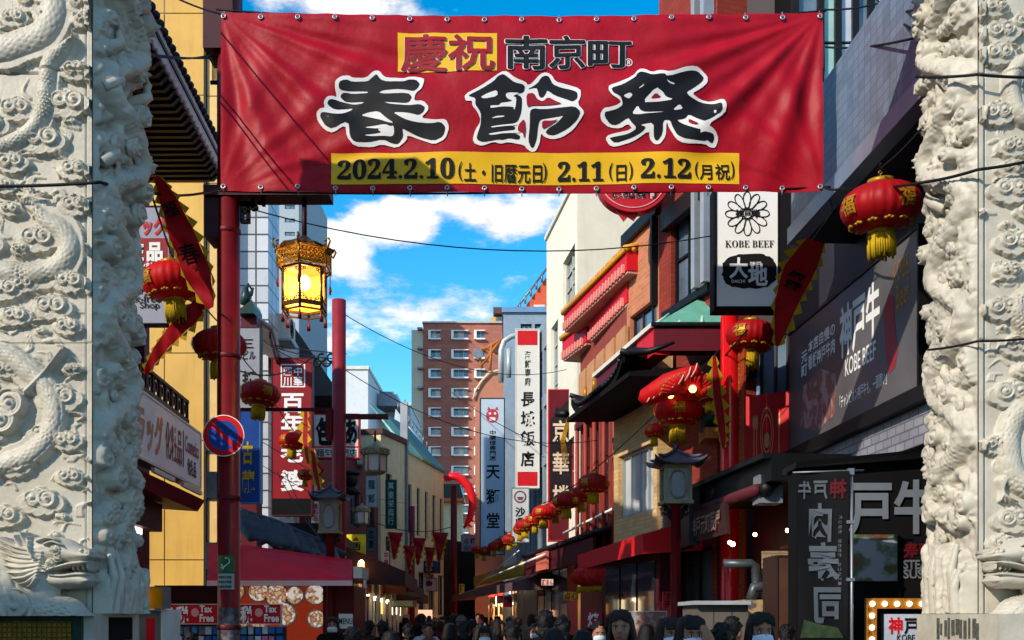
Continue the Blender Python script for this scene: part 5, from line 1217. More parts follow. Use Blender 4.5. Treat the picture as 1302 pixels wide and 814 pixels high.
# ------------------------------------------------------------------ yellow panelled building
YB = 24.6
t = thing('yellow_building', 'tall building clad in big golden yellow panels with narrow dark joints on the left', 'building', (-8, YB + 3, 0))
M_yp = mat('yellow_enamel_panel', '#cca050', .35, var=.16, vscale=.5, streak=.22, bump=.05, bscale=4)
def gx(px): return (px - CX) / F * YB
def gz(py): return CAMZ + (HY - py) / F * YB
MB().box(FR(0), gx(60), gx(275) + .05, 0, 16, -YB - 1.6, -YB - .06).build('core', M_blackm, t)
cols = [gx(60), gx(120), gx(164), gx(209), gx(259.5)]; rows = [0, gz(712), gz(560), gz(449), gz(232), gz(121), gz(17), gz(-90), gz(-200)]
pm = None; fr_ = FR(0); FS = Fr((gx(261.5), YB, 0), (K, 1, 0))
for i in range(len(cols) - 1):
    for j in range(len(rows) - 1):
        MB().box(FR(0), cols[i] + .012, cols[i + 1] - .012, rows[j] + .012, rows[j + 1] - .012, -YB - .06, -YB + random.Random(i * 9 + j).uniform(-.004, .006)).build('panel', M_yp, t)
MB().box(FR(0), gx(260), gx(262), 0, 16, -YB - .06, -YB + .02).build('corner_strip', M_frame, t)
for j in range(len(rows) - 1): MB().box(FR(0), gx(262.5), gx(275), rows[j] + .012, rows[j + 1] - .012, -YB - .3, -YB - .05).build('return_panel', mat('pale_gold_panel', '#d8b070', .4, var=.1), t)
# a balcony and small windows on the shaded return
for py in (600, 540, 690): MB().box(FR(0), gx(262), gx(276), gz(py + 34), gz(py), -YB + .0, -YB + .03).build('window', M_glassd, t)
# ------------------------------------------------------------------ grey tiled building
M_gt = mat('white_square_tile', '#c2c6cc', .3, var=.06, brick=(.42, .42, .022, (.12, .12, .14), 0))
G = FR(25.2); ga0, ga1, gb0, gb1 = frontal(25.2, 292, 200, 341, 480)
t = building('tiled_building', 'grey white square tiled tower block just right of the tall red post', 'building', G, ga0, ga1, 12.4, 1.2, M_gt)
t2 = building('white_slab_building', 'white building with a steep ribbed side beyond the square tiled block', 'building', facade(341, 25.3, 425, 38), .1, 13, 0.1 + 9.3, 5, mat('white_concrete', '#b9bbbd', .7, var=.12, streak=.25),
              [(1 + 1.4 * i, 1.7 + 1.4 * i, b, b + 1.6) for i in range(8) for b in (4.2, 6.6)], fm=M_alum)
# stepped roofs falling away to the right
f5 = facade(345, 26.5, 425, 39.0)
t = thing('slate_roof', 'long dark steep roof falling to the right behind the red vertical sign', 'roof', f5.pt(6, 8, 0))
q = MB(); q.hexa([f5.pt(3.5, 8.0, 1.3), f5.pt(12.5, 6.6, 1.3), f5.pt(12.5, 6.6, .01), f5.pt(3.5, 8.0, .01), f5.pt(3.5, 8.1, 1.3), f5.pt(12.5, 6.7, 1.3), f5.pt(12.5, 8.6, .01), f5.pt(3.5, 10.0, .01)]); q.build('slope', mat('slate_sheet', '#3a3c42', .5, var=.2), t)
f6 = Fr((gx(300), 21.6, 0), (K, 1, 0))
t = thing('tiled_gable', 'small green and dark tiled gable with rooster ornament behind the red lantern', 'roof', PX(326, 400, 21.6))
q = MB(); fr_ = FR(21.6); A = lambda px: (px - CX) / F * 21.6; Zq = lambda py: z_(py, 21.6)
q.prism(fr_, [(A(306), Zq(398)), (A(323), Zq(385)), (A(326), Zq(392)), (A(326), Zq(402)), (A(306), Zq(402))], -.5, .2); q.build('ridge', mat('green_glaze', '#1d3a34', .35, var=.2), t)
q = MB(); q.tube([PX(310, 388, 21.5), PX(313, 378, 21.5), PX(312, 368, 21.5), PX(316, 362, 21.5), PX(320, 368, 21.5)], [.1, .12, .07, .04, .02], 8); q.tube([PX(313, 378, 21.5), PX(319, 374, 21.5), PX(322, 366, 21.5)], [.07, .05, .02], 7); q.build('ornament', MATS['green_glaze'], t)
f7 = facade(318, 22.0, 352, 30.0)
tiled_eave(f7, .2, 8.0, 8.25, 7.75, -.2, .45, t, mat('pale_weathered_tile', '#a89a98', .6, var=.2), .2, M_dred, .14)
MB().box(FR(0), A(306), A(326), Zq(700), Zq(402.5), -22.1, -21.62).build('wall', M_dred, t)
# small white and dark signs, blue vertical sign
s = SB('hanging_sign', 'small weathered white vertical sign beside the tall red post, above the blue sign', 'sign', 20.5, 303, 416, 331, 520, .2, mat('dull_sign_face', '#8c8e96', .5, var=.15), M_frame, 1); s.txt('三', 309, 430, 323, 444, M_ink); s.txt('ビル', 309, 446, 325, 458, M_ink); s.txt('折', 308, 472, 325, 492, M_ink, .03)
s = SB('hanging_sign', 'blue vertical sign with yellow characters beside the tall red post', 'sign', 20.0, 304, 520, 331, 640, .2, mat('royal_blue', '#123e86', .4), mat('blue_edge', '#3a78b8', .4), 1.2); s.txt('古', 308, 562, 322, 590, M_yel, .03); s.txt('龍', 308, 598, 324, 626, M_yel, .03)
s = SB('hanging_sign', 'tall red vertical sign with white characters and a boxed crest of four on top', 'sign', 24.5, 345, 455, 397, 656, .25, mat('crimson_sign', '#84101c', .45, var=.1), mat('crimson_edge', '#4a0a14', .5), 1.2)
for (x0, y0, x1, y1) in [(357, 463, 388, 464.5), (357, 491, 388, 492.5), (357, 464.5, 358.5, 491), (386.5, 464.5, 388, 491)]: s.rect(x0, y0, x1, y1, M_wink, 'crest_frame')
for ch, x, y in [('四', 360, 466), ('川', 360, 479), ('中', 373, 466), ('華', 373, 479)]: s.txt(ch, x, y, x + 12, y + 12, M_wink, .02)
for ch, y in [('百', 499), ('年', 526), ('老', 562), ('婆', 598)]: s.txt(ch, 357, y, 387, y + 26, M_wink, .03)
s.rect(346, 634, 396, 655, M_blackm, 'dark_foot')
s = SB('shop_sign', 'white sign with heavy black characters and a red frame behind the plain red post', 'sign', 27, 398, 526, 457, 583, .25, M_offw, M_rink, 1.6)
s.txt('包', 402, 532, 424, 566, M_ink, .05); s.txt('あ', 437, 532, 455, 566, M_ink, .05); s.rect(399, 567.5, 456, 569.5, M_rink); s.txt('麺包専門店', 402, 571, 454, 581, M_ink, .01)
s = SB('hanging_sign', 'narrow white banner with small red characters beside the left street lamp', 'sign', 25.0, 395, 612, 408, 682, .05, M_white); s.txt('食料品点心', 398, 640, 405, 678, M_rink, .02, True)
# brick red facade behind
f8 = facade(398, 30.0, 484, 39.0)
t = building('brown_building', 'reddish brown rendered building behind the plain red post and hanging lamp', 'building', f8, 0, f8.len, 7.2, 5, mat('red_brown_render', '#7a3a34', .8, var=.15, streak=.2), [(2, 3.2, 4.6, 5.8), (4.4, 5.6, 4.6, 5.8), (6.8, 8, 4.6, 5.8)], cap=M_dred)
t = thing('bronze_bust', 'dark bronze head figure on the wall right of the plain red post', 'statue', PX(446, 612, 29.8)); q = MB(); q.ball(PX(446, 610, 29.5), .22, 12, (1, 1, 1.1)); q.ball(PX(446, 602, 29.5), .25, 12, (1.2, 1.1, .35)); q.tube([PX(446, 618, 29.5), PX(446, 628, 29.5)], [.14, .3], 10); q.build('head', M_black, t)
# cream buildings with coloured mansard
M_cream = mat('cream_render', '#d8c49a', .8, var=.1, streak=.3)
f9 = facade(484, 38.5, 516, 41.0)
t = building('cream_building', 'narrow cream house left of the one with the green striped roof', 'building', f9, 0, f9.len, 8.4, 5, M_cream, [(.5, 1.1, 5.6, 7), (.5, 1.1, 3.4, 4.6)], cap=mat('brown_gutter', '#4a2c28', .6))
fA = facade(516, 41.0, 564, 47.0); Ln = fA.len
wins = [(.35 + i * 1.27, .85 + i * 1.27, 4.9, 6.9, 1, 3) for i in range(5)] + [(.3 + 1.6 * i, 1.3 + 1.6 * i, 1.6, 3.4) for i in range(4)]
t = building('mansard_building', 'cream building with pale green, olive and teal striped mansard roof', 'building', fA, 0, Ln, 8.1, 6, M_cream, wins, b0=0)
q = [('#8fbfa4', 0, .36), ('#5a7a3c', .36, .58), ('#256a66', .58, 1)]
for col_, u0, u1 in q:
    k = MB(); k.hexa([fA.pt(Ln * u0 + .02, 8.103, .12), fA.pt(Ln * u1 - .02, 8.103, .12), fA.pt(Ln * u1 - .02, 8.103, 0), fA.pt(Ln * u0 + .02, 8.103, 0), fA.pt(Ln * u0 + .02, 8.2, .12), fA.pt(Ln * u1 - .02, 8.2, .12), fA.pt(Ln * u1 - .02, 10.2, -1.6), fA.pt(Ln * u0 + .02, 10.2, -1.6)])
    k.build('roof_panel', mat('roof_' + col_[1:], col_, .5, var=.12), t)
MB().box(fA, -.12, .02, 0, 10.1, -.2, .1).build('drain_pipe', M_grey, t)
MB().box(fA, 2.6, 3.6, 3.4, 3.9, .02, .5).build('blue_awning', mat('navy_cloth', '#1c2c4c', .7), t)
# white buildings stepping behind
def far_box(name, label, Y, x0, y0, x1, m, depth=8, wins=(), edge=None):
    a0, a1, b0, b1 = frontal(Y, x0, y0, x1, 785); fr = Fr((0, Y, 0), (1, 0, 0)); s = Y / F
    W_ = [((wx0 - CX) * s, (wx1 - CX) * s, CAMZ + (HY - wy1) * s, CAMZ + (HY - wy0) * s) for wx0, wy0, wx1, wy1 in wins]
    return building(name, label, 'building', fr, a0, a1, b1, depth, m, W_, cap=edge, c=-.12)
M_wb = mat('white_far_render', '#c8cdd2', .7, var=.06, streak=.15)
far_box('white_building', 'plain white block behind the plain red post', 62, 428, 470, 468, M_wb, edge=M_offw)
t = far_box('white_building', 'white stepped building with rooftop plant boxes left of the red brick apartments', 68, 462, 516, 522, M_wb, wins=[(470, 530, 478, 540), (488, 530, 496, 540)], edge=M_offw)
q = MB(); f = Fr((0, 66, 0), (1, 0, 0)); s66 = 66 / F
for (x0, y0, x1, y1) in [(478, 501, 505, 516), (482, 498, 500, 501), (466, 512, 480, 517), (505, 508, 507, 522), (514, 508, 515, 530)]: q.box(f, (x0 - CX) * s66, (x1 - CX) * s66, CAMZ + (HY - y1) * s66, CAMZ + (HY - y0) * s66, -3, 0)
q.build('rooftop_plant', M_grey, t)
q = MB(); q.hexa([PX(498, 560, 60), PX(560, 600, 60), PX(560, 600, 64), PX(498, 560, 64), PX(503, 520, 60), PX(545, 575, 60), PX(545, 575, 64), PX(503, 520, 64)]); q.build('lean_roof', mat('pale_blue_sheet', '#b8c4d0', .5), t)
for k in range(9): x = 506 + k * 4.6; q = MB().tube([PX(x, 521 + k * 6, 59.8), PX(x, 513 + k * 6, 59.8)], .04, 5); q.build('rail_post', M_grey, t)
q = MB().tube([PX(506, 513, 59.8), PX(545, 562, 59.8)], .04, 5); q.build('handrail', M_grey, t)
# far tower behind the lamp
far_box('far_tower', 'pale grey tower block far off behind the palace lamp', 130, 343, 200, 380, mat('far_grey_render', '#9aa6b0', .8, var=.05), 20, [(348, y, 355, y + 7) for y in range(212, 330, 17)] + [(362, y, 375, y + 5) for y in range(210, 330, 17)])
# ------------------------------------------------------------------ red brick apartments
Y = 150; s = Y / F
M_apt = mat('brick_red_tile', '#a86a5c', .75, var=.08, vscale=.3, brick=(1.2, .5, .06, (.8, .8, .8)), streak=.08)
t = thing('apartment_block', 'brick red apartment block with rows of white box windows in the middle distance', 'building', ((590 - CX) * s, Y + 10, 0))
fq = Fr((0, Y, 0), (1, 0, 0)); a = lambda px: (px - CX) * s; z = lambda py: CAMZ + (HY - py) * s
wl = []
for r_ in range(13):
    y0 = 421 + r_ * 24.6
    if z(y0 + 12) < 2: break
    for (x0, x1) in ((548, 560), (577, 595), (606, 616)): wl.append((a(x0), a(x1), z(y0 + 10), z(y0 + .8)))
q = MB(); wall_sheet(q, fq, a(538), a(650), 0, z(411.5), wl, .4); q.box(fq, a(538.3), a(650), 0, z(411.6), -18, -.41); q.build('wall', M_apt, t)
q = MB(); q.box(fq, a(523), a(538) - .02, 0, z(419), -17, -.3); q.build('side_wing', mat('sunlit_side_tone', '#c8c0ac', .8, var=.06), t)  # brighter light on this narrow side is put into its pale colour
for k in range(4): MB().box(fq, a(531), a(537.5), z(420 + k * 25), z(418 + k * 25), -.3, .8).build('balcony_slab', M_grey, t)
MB().box(fq, a(537), a(651), z(411.5) + .01, z(409.5), -18.1, .3).build('parapet', mat('pale_parapet', '#b8a8a0', .7), t)
for i, w in enumerate(wl):
    bx = MB(); ww = w[1] - w[0]
    bx.box(fq, w[0] - .35, w[0] + .0, w[2] - .15, w[3] + .1, .0, .55); bx.box(fq, w[0], w[1] + .1, w[2] - .2, w[2] - .004, .0, .55); bx.box(fq, w[0], w[1] + .1, w[3] + .004, w[3] + .12, .0, .5)
    fo = bx.build('window_box', M_white, t)
    n = 2 if ww < 1.8 else 3
    for k in range(n):
        x0 = w[0] + ww * k / n; MB().box(fq, x0 + .06, x0 + ww / n - .06, w[2] + .1, w[3] - .05, -.3, -.26).build('pane', M_glass if (i * 7 + k * 3) % 5 > 1 else (M_glassd if (i + k) % 2 else mat('net_curtain_glass', '#b4b2a8', .2, spec=.8)), fo)
    MB().box(fq, w[0], w[1], w[2] + .001, w[3] - .001, -.36, -.31).build('frame_panel', M_offw, fo)
t = thing('penthouse_roof', 'flat tan and dark penthouse roof on top of the apartment block', 'building', (a(640), Y + 8, z(411)))
q = MB(); q.box(fq, a(603), a(675), z(425), z(411), -12, -.5); q.build('band', mat('slate_band', '#5c6068', .7), t)
q = MB(); q.box(fq, a(623), a(668), z(411), z(398), -10, -2); q.build('wall', mat('tan_render', '#c4a468', .7), t)
q = MB(); q.box(fq, a(627), a(672), z(396), z(388), -11, -1); q.build('roof', mat('brown_far_roof', '#5a4040', .7), t)
for k in range(4): MB().box(fq, a(630 + 10 * k), a(637 + 10 * k), z(409), z(400), -2, -1.95).build('window', M_glass, t)
MB().box(fq, a(606), a(640), z(430), z(414), -.5, -.4).build('window', M_glass, t)
# ================================================================== RIGHT: beef restaurant behind the right pillar
M_rb = mat('charcoal_cladding', '#2c2c34', .5, var=.15)
t = thing('restaurant_building', 'dark beef restaurant building with a slanting tiled parapet behind the right pillar', 'building', FRr.pt(-9, 0, -3))
MB().box(FRr, -15.3, -9, 0, 7.3, -6, -.004).build('wall', M_rb, t)
M_par = mat('blue_grey_small_tile', '#6a7686', .4, var=.12, brick=(.15, .1, .006, (.55, .55, .6), 0), streak=.25)
MB().box(FRr, -12.75, -9.1, 6.32, 7.55, .62, .8).build('parapet', M_par, t)
MB().box(FRr, -12.78, -9.1, 6.12, 6.318, .66, .84).build('parapet_edge', mat('pale_blue_metal', '#7c8696', .35, metal=.3), t)
MB().box(FRr, -12.75, -9.1, 6.14, 6.3, 0, .655).build('soffit', mat('soffit_grey', '#2a2a34', .6), t)
MB().box(FRr, -15.2, -9, 3.3, 3.92, .0, .12).build('tile_band', mat('pale_wall_tile', '#8c8c96', .4, var=.1, brick=(.22, .1, .01, (.4, .4, .45))), t)
f = FRr
A0, B0q = f.ab(1004, 545); A1, B1q = f.ab(1168, 290); _, B2q = f.ab(1168, 491)
t = thing('billboard', 'large dark grey beef advertisement board with white brush characters on the restaurant wall', 'billboard', f.pt((A0 + A1) / 2, B2q, .1))
fb = Fr(f.pt(0, 0, .14), f.r); A0 = fb.ab(1004)[0]; A1, B1q = fb.ab(1168, 290); _, B2q = fb.ab(1168, 491)
MB().box(fb, A0, A1, B2q, B1q, -.13, 0).build('panel', mat('billboard_grey', '#5a585c', .35, var=.2, vscale=1.2), t)
q = MB(); e = .035; q.box(fb, A0 - e, A1 + e, B1q, B1q + e, -.13, .02); q.box(fb, A0 - e, A1 + e, B2q - e, B2q, -.13, .02); q.box(fb, A1, A1 + e, B2q, B1q, -.13, .02); q.build('frame', M_black, t)
MB().box(f, A0, -9.1, B2q - .2, B2q - .04, .01, .24).build('lower_ledge', M_black, t)
def pb(px, py): return fb.ab(px, py)
def bt(sx, x0, x1, r0, r1, m, bold=.02, name='lettering', **k):   # rows as fractions of the board height
    H = B1q - B2q; return text(fb, sx, pb(x0, 500)[0], pb(x1, 500)[0], B2q + H * r0, B2q + H * r1, m, t, bold, 0, .005, name=name, **k)
bt('神戸牛', 1068, 1119, .50, .88, M_wink, .03); bt('KOBE BEEF', 1075, 1114, .34, .47, M_wink, .01); bt('「チャンピオン神戸牛も、一頭買い」', 1068, 1128, .12, .22, M_wink, .004)
bt('本店自慢の', 1028, 1062, .72, .82, M_wink, .02); bt('看板神戸牛肉', 1028, 1062, .58, .70, M_wink, .02); bt('元町', 1019, 1027, .55, .78, M_wink, .02, vert=True)
bt('KOBE', 1136, 1156, .76, .9, M_gold, -.004); bt('Beef', 1140, 1157, .58, .74, M_gold, -.004)
H = B1q - B2q
def blob(pts, m, name, parent=None): return MB().prism(fb, [(pb(x, 500)[0], B2q + H * v) for x, v in pts], .001, .004).build(name, m, parent or t)
blob([(1124, .62), (1130, .72), (1137, .68), (1138, .5), (1142, .3), (1138, .2), (1131, .18), (1126, .35)], mat('wine_red_print', '#8a2a34', .4, var=.2), 'meat_picture')
blob([(1018, .15), (1022, .48), (1045, .52), (1064, .4), (1062, .1), (1040, .04)], picture('marbled_meat_print', ['#5a3434', '#8a5a58', '#6a4444', '#a08080'], 5), 'meat_picture')
# black frontal stall corner with brush characters
SY = 10.0
s = SB('black_restaurant', 'black restaurant corner front with big pale brush characters above the bulb framed sign', 'shop front', SY, 1012, 588, 1330, 1000, .3, M_blackm)
t = s.t; a0, a1, b0, b1 = frontal(SY, 1008, 0, 1340, 0)
q = MB(); q.hexa([(a0, SY - .1, z_(597, SY)), (a1, SY - .1, z_(572, SY)), (a1, SY + .4, z_(572, SY)), (a0, SY + .4, z_(597, SY)), (a0, SY - .12, z_(590, SY)), (a1, SY - .12, z_(556, SY)), (a1, SY + .4, z_(556, SY)), (a0, SY + .4, z_(590, SY))]); q.build('top_ledge', M_black, t)
s.txt('戸牛', 1078, 611, 1190, 678, mat('shade_dimmed_letter', '#666c74', .5), .03, c=.02)  # white letters darkened in colour to stand for shade on this corner
s.txt('神', 1018, 611, 1070, 678, MATS['shade_dimmed_letter'], .03, c=.02)
s.rect(1085, 680, 1140, 739, picture('sushi_photo', ['#20242c', '#50545c', '#7a2a24', '#3a5a30', '#8a8a90'], 5), 'photo_panel', c=.02)
s.txt('寿司', 1148, 690, 1184, 712, M_dred, .03, c=.01); s.txt('STEAK', 1148, 712, 1188, 724, M_grey, .03, c=.01); s.txt('SUSHI', 1148, 724, 1188, 736, M_grey, .03, c=.01)
s = SB('bulb_sign', 'brown framed sign studded with small round bulbs at the foot of the right pillar', 'sign', 9.6, 1112, 775, 1300, 1000, .1, M_blackm)
t = s.t; k_ = 9.6 / F
q = MB(); fb_ = s.fr; a = lambda px: (px - CX) * k_; z = lambda py: CAMZ + (HY - py) * k_
q.box(fb_, a(1099), a(1300), z(774), z(761), .0, .06); q.box(fb_, a(1099), a(1112), z(1000), z(774) - .001, .0, .06); q.build('bulb_frame', mat('brown_wood_frame', '#8a5a1c', .5, var=.2), t)
for i in range(13): MB().ball((a(1106 + 15.6 * i), 9.6 - .07, z(768)), .024, 10).build('bulb', mat('small_bulb', '#fff0d8', .4, emit='#ffe8c0', estr=4, var=0), t)
for i in range(1, 9): MB().ball((a(1105.5), 9.6 - .07, z(768 + 15 * i)), .024, 10).build('bulb', MATS['small_bulb'], t)
s.rect(1124, 781, 1290, 900, mat('blue_white_panel', '#a8b4c8', .4), 'white_panel'); s.txt('神', 1129, 785, 1148, 806, M_rink, .03, c=.006); s.txt('戸牛', 1149, 785, 1188, 806, M_ink, .03, c=.006); s.txt('KOBE BEEF', 1140, 807, 1184, 815, M_ink, .01, c=.006)
# nobori flag seen from behind
NYd = 9.3; kN = NYd / F
t = thing('banner_flag', 'black vertical street flag with mirrored pale characters on a thin pole by the restaurant', 'flag', PX(1050, 810, NYd)); a = lambda px: (px - CX) * kN; z = lambda py: CAMZ + (HY - py) * kN
fn = Fr((0, NYd, 0), (1, 0, 0)); wv = lambda x, y: .03 * math.sin(x * 9 + y * 2) + .015 * math.sin(y * 5)
n, m_ = 24, 50; V = []
for th in (0, .004):
    for j in range(m_ + 1):
        for i in range(n + 1):
            X_ = a(1013) + (a(1078) - a(1013)) * i / n; Z_ = z(812) + (z(600) - z(812)) * j / m_; V.append((X_, NYd - wv(X_, Z_) + th, Z_))
K2 = (n + 1) * (m_ + 1)
MB().add(V, [(j * (n + 1) + i, j * (n + 1) + i + 1, (j + 1) * (n + 1) + i + 1, (j + 1) * (n + 1) + i) for j in range(m_) for i in range(n)] + [(K2 + j * (n + 1) + i, K2 + (j + 1) * (n + 1) + i, K2 + (j + 1) * (n + 1) + i + 1, K2 + j * (n + 1) + i + 1) for j in range(m_) for i in range(n)], True).build('cloth', mat('flag_black_cloth', '#0c0c10', .8, var=.2, transl=.1), t)
M_fl = mat('shade_dimmed_print', '#50565e', .7, var=.1)  # pale print darkened in colour to stand for shade on the flag
def ft(ch, x0, y0, x1, y1, m, bold=.03):
    q = MB(); text(fn, ch, a(x0), a(x1), z(y1), z(y0), None, None, bold, 0, 0, mirror=True, mb=q)
    q.v = [(v[0], NYd - wv(v[0], v[2]) - .012, v[2]) for v in q.v]; return q.build('lettering', m, t)
ft('肉', 1027, 640, 1060, 688, M_fl); ft('寿', 1026, 690, 1068, 742, M_fl); ft('司', 1030, 744, 1072, 792, M_fl)
ft('牛', 1014, 612, 1032, 634, M_fl); ft('戸', 1034, 610, 1052, 634, M_fl); ft('神', 1054, 610, 1074, 634, M_dred)
q = MB()
for i, ch in enumerate('KOBE BEEF SUSHI'):
    if ch != ' ': text(fn, ch, a(1066), a(1070), z(656 + 6 * i + 4), z(656 + 6 * i), None, None, .01, 0, 0, mirror=True, mb=q)
q.v = [(v[0], NYd - wv(v[0], v[2]) - .012, v[2]) for v in q.v]; q.build('lettering', M_fl, t)
q = MB(); q.prism(fn, [(a(1015), z(811)), (a(1070), z(811)), (a(1062), z(798)), (a(1040), z(794)), (a(1020), z(788))], .06, .064); q.build('leaf_print', mat('dull_green_print', '#2c3c24', .8, var=.4, vscale=12), t)
q = MB(); q.tube([(a(1083), NYd, 0), (a(1083), NYd, z(596))], .014, 8); q.tube([(a(1008), NYd, z(601)), (a(1098), NYd, z(598))], .009, 6); q.box(fn, a(1078), a(1085), z(604), z(596), -.03, .03); q.box(fn, a(1076), a(1086), z(666), z(662), -.02, .02); q.box(fn, a(1076), a(1086), z(739), z(735), -.02, .02); q.build('pole', M_grey, t)
# ledge that carries the figure of the photo (figure left out) and the white camera box
t = thing('dark_canopy', 'dark flat canopy with maroon awning roll left of the black restaurant corner', 'canopy', PX(960, 640, 12.5))
fc = facade(905, 14.6, 1008, 11.6)
q = MB(); q.box(fc, 0, fc.len, 3.05, 3.3, -.6, .25); q.box(fc, -.1, fc.len, 3.3, 3.36, -.7, .35); q.build('roof_box', M_black, t)
q = MB(); q.tube([fc.pt(.05, 2.98, .3), fc.pt(fc.len - .3, 2.98, .3)], .07, 10); q.build('awning_roll', mat('maroon_cloth', '#4c1822', .7), t)
q = MB(); q.hexa([fc.pt(.1, 2.55, .34), fc.pt(fc.len - 1.3, 2.55, .34), fc.pt(fc.len - 1.3, 2.55, .3), fc.pt(.1, 2.55, .3), fc.pt(.1, 2.95, .38), fc.pt(fc.len - 1.3, 2.95, .38), fc.pt(fc.len - 1.3, 2.95, .32), fc.pt(.1, 2.95, .32)]); q.build('name_board', mat('dark_wood_board', '#3a2222', .6, var=.3), t)
text(fc, '神戸元町辰屋', .3, fc.len - 1.45, 2.62, 2.88, mat('dim_bronze_letter', '#8a6a60', .5), t, .02, .38)
q = MB(); q.box(fc, 0, fc.len, 2.2, 3.05, -.62, -.6); q.build('back_board', M_soff, t)
for u_, w_, r_ in ((.5, 2.53, .03), (.62, 2.5, .035), (1.5, 2.56, .026), (2.6, 2.52, .024)): MB().ball(fc.pt(u_, w_, -.1), r_, 8).build('bulb', M_warm, t)
s = SB('camera_box', 'pale electrical box with a round dark camera above the maroon awning roll', 'security camera', 11.9, 964, 603, 996, 640, .3, mat('dull_white_box', '#70747c', .6), None); q = MB(); q.ball((frontal(11.9, 973, 0, 975, 0)[0], 11.85, z_(622, 11.9)), .09, 12); q.ball((frontal(11.9, 982, 0, 985, 0)[0], 11.85, z_(617, 11.9)), .06, 12); q.build('camera', M_black, s.t)
# dark board with round emblem
fe = facade(876, 17.0, 908, 15.0)
t = board('shop_sign', 'dark slanting sign board with a pale round emblem beside the right street lamp', 'sign', fe, 0, fe.len + .8, 2.5, 3.3, .5, .12, mat('dark_board_print', '#2c2628', .5, var=.2), M_black, .04)
q = MB(); q.prism(fe, [(fe.len * .72 + .2 * math.cos(w), 2.92 + .28 * math.sin(w)) for w in np.linspace(0, 2 * math.pi, 25)[:-1]], .5, .508); q.build('emblem', mat('dim_cream', '#8c8880', .6), t)
text(fe, '元祖', .12, .55, 2.7, 2.92, MATS['dim_cream'], t, .02, .508); text(fe, '店', .2, .5, 2.95, 3.15, MATS['dim_cream'], t, .02, .508); text(fe, '福', fe.len * .72 - .12, fe.len * .72 + .12, 2.8, 3.05, M_ink, t, .03, .512)

# ------------------------------------------------------------------ red and brick building with bright column
M_brk = mat('orange_brick', '#a8623c', .8, var=.1, brick=(.24, .08, .01, (1.25, 1.2, 1.1)))
M_brkd = mat('red_brick', '#8a3428', .8, var=.12, brick=(.24, .08, .01, (.7, .7, .7)))
f0 = facade(905, 16.1, 1003, 15.35)
wn = [(f0.ab(947)[0], f0.ab(1001)[0], f0.ab(975, 512)[1], f0.ab(975, 425)[1], 3, 1)] + [(.3 + i * 1.2, 1.3 + i * 1.2, 7.2, 9.0, 2, 2) for i in range(3)]
t = building('red_shop_house', 'dark shop house with tall windows behind the bright red round column', 'building', f0, 0, f0.len, 14.3, 2, mat('dark_shopfront_render', '#33282c', .6, var=.2), wn)
P = thing('red_column', 'bright red round column under the white beef sign', 'column', ((928 - CX) / F * 15.0, 15.0, 0)); MB().lathe(P.location, [(.17, 0), (.17, .15), (.135, .2), (.135, 6.3), (.16, 6.35)], 24).build('shaft', mat('bright_red_gloss', '#d01018', .25, var=.06, coat=.3), P)
fo = facade(938, 14.9, 946, 14.7)
t = thing('ornate_strip', 'narrow orange carved strip right of the bright red column', 'panel', fo.pt(0, 0, 0)); MB().box(fo, 0, fo.len, 1.6, 5.6, -.03, 0).build('panel', mat('orange_carved', '#93391c', .6, var=.2), t)
q = MB()
for k in range(40): q.ball(fo.pt(.05 + .03 * (k % 2), 1.7 + k * .1, .0), .014, 6)
q.build('carving', M_gold, t, stuff=True)
f0b = Fr(f0.pt(0, 0, .12), f0.r); x0, _ = f0b.ab(948); x1, bt0 = f0b.ab(1003, 497); _, bb0 = f0b.ab(1003, 600)
t = thing('shop_banner', 'red banner with pale cutlery and crest ornaments behind the dark canopy', 'banner', f0b.pt((x0 + x1) / 2, bb0, 0)); bt1 = f0b.ab(948, 520)[1]
MB().prism(f0b, [(x0, bb0), (x1, bb0), (x1, bt0), (x0, bt0)], -.05, 0).build('cloth', mat('banner_red_print', '#c02028', .5, var=.08), t)
q = MB(); w = x1 - x0; h = bt0 - bb0
for cx_ in (.2, .26, .78): 
    q.prism(f0b, [(x0 + w * (cx_ - .008), bb0 + h * .05), (x0 + w * (cx_ + .008), bb0 + h * .05), (x0 + w * (cx_ + .008), bb0 + h * .6), (x0 + w * (cx_ - .008), bb0 + h * .6)], 0, .006)
    q.prism(f0b, [(x0 + w * (cx_ + .03 * math.cos(a_)), bb0 + h * (.65 + .1 * math.sin(a_))) for a_ in np.linspace(0, 2 * math.pi, 13)[:-1]], 0, .006)
for r_ in (.14, .1):
    for i in range(24):
        A_ = 2 * math.pi * i / 24; B_ = 2 * math.pi * (i + 1) / 24
        P4 = [(x0 + w * (.5 + rr * math.cos(g_)), bb0 + h * (.5 + rr * 2.2 * math.sin(g_))) for rr, g_ in ((r_, A_), (r_ + .012, A_), (r_ + .012, B_), (r_, B_))]
        q.prism(f0b, P4, 0, .006)
q.prism(f0b, [(x0 + w * (.5 + .06 * math.cos(a_)), bb0 + h * (.42 + .1 * math.sin(a_))) for a_ in np.linspace(0, 2 * math.pi, 13)[:-1]], 0, .006)
q.build('ornament', mat('pale_gold_print', '#d89a70', .5), t)
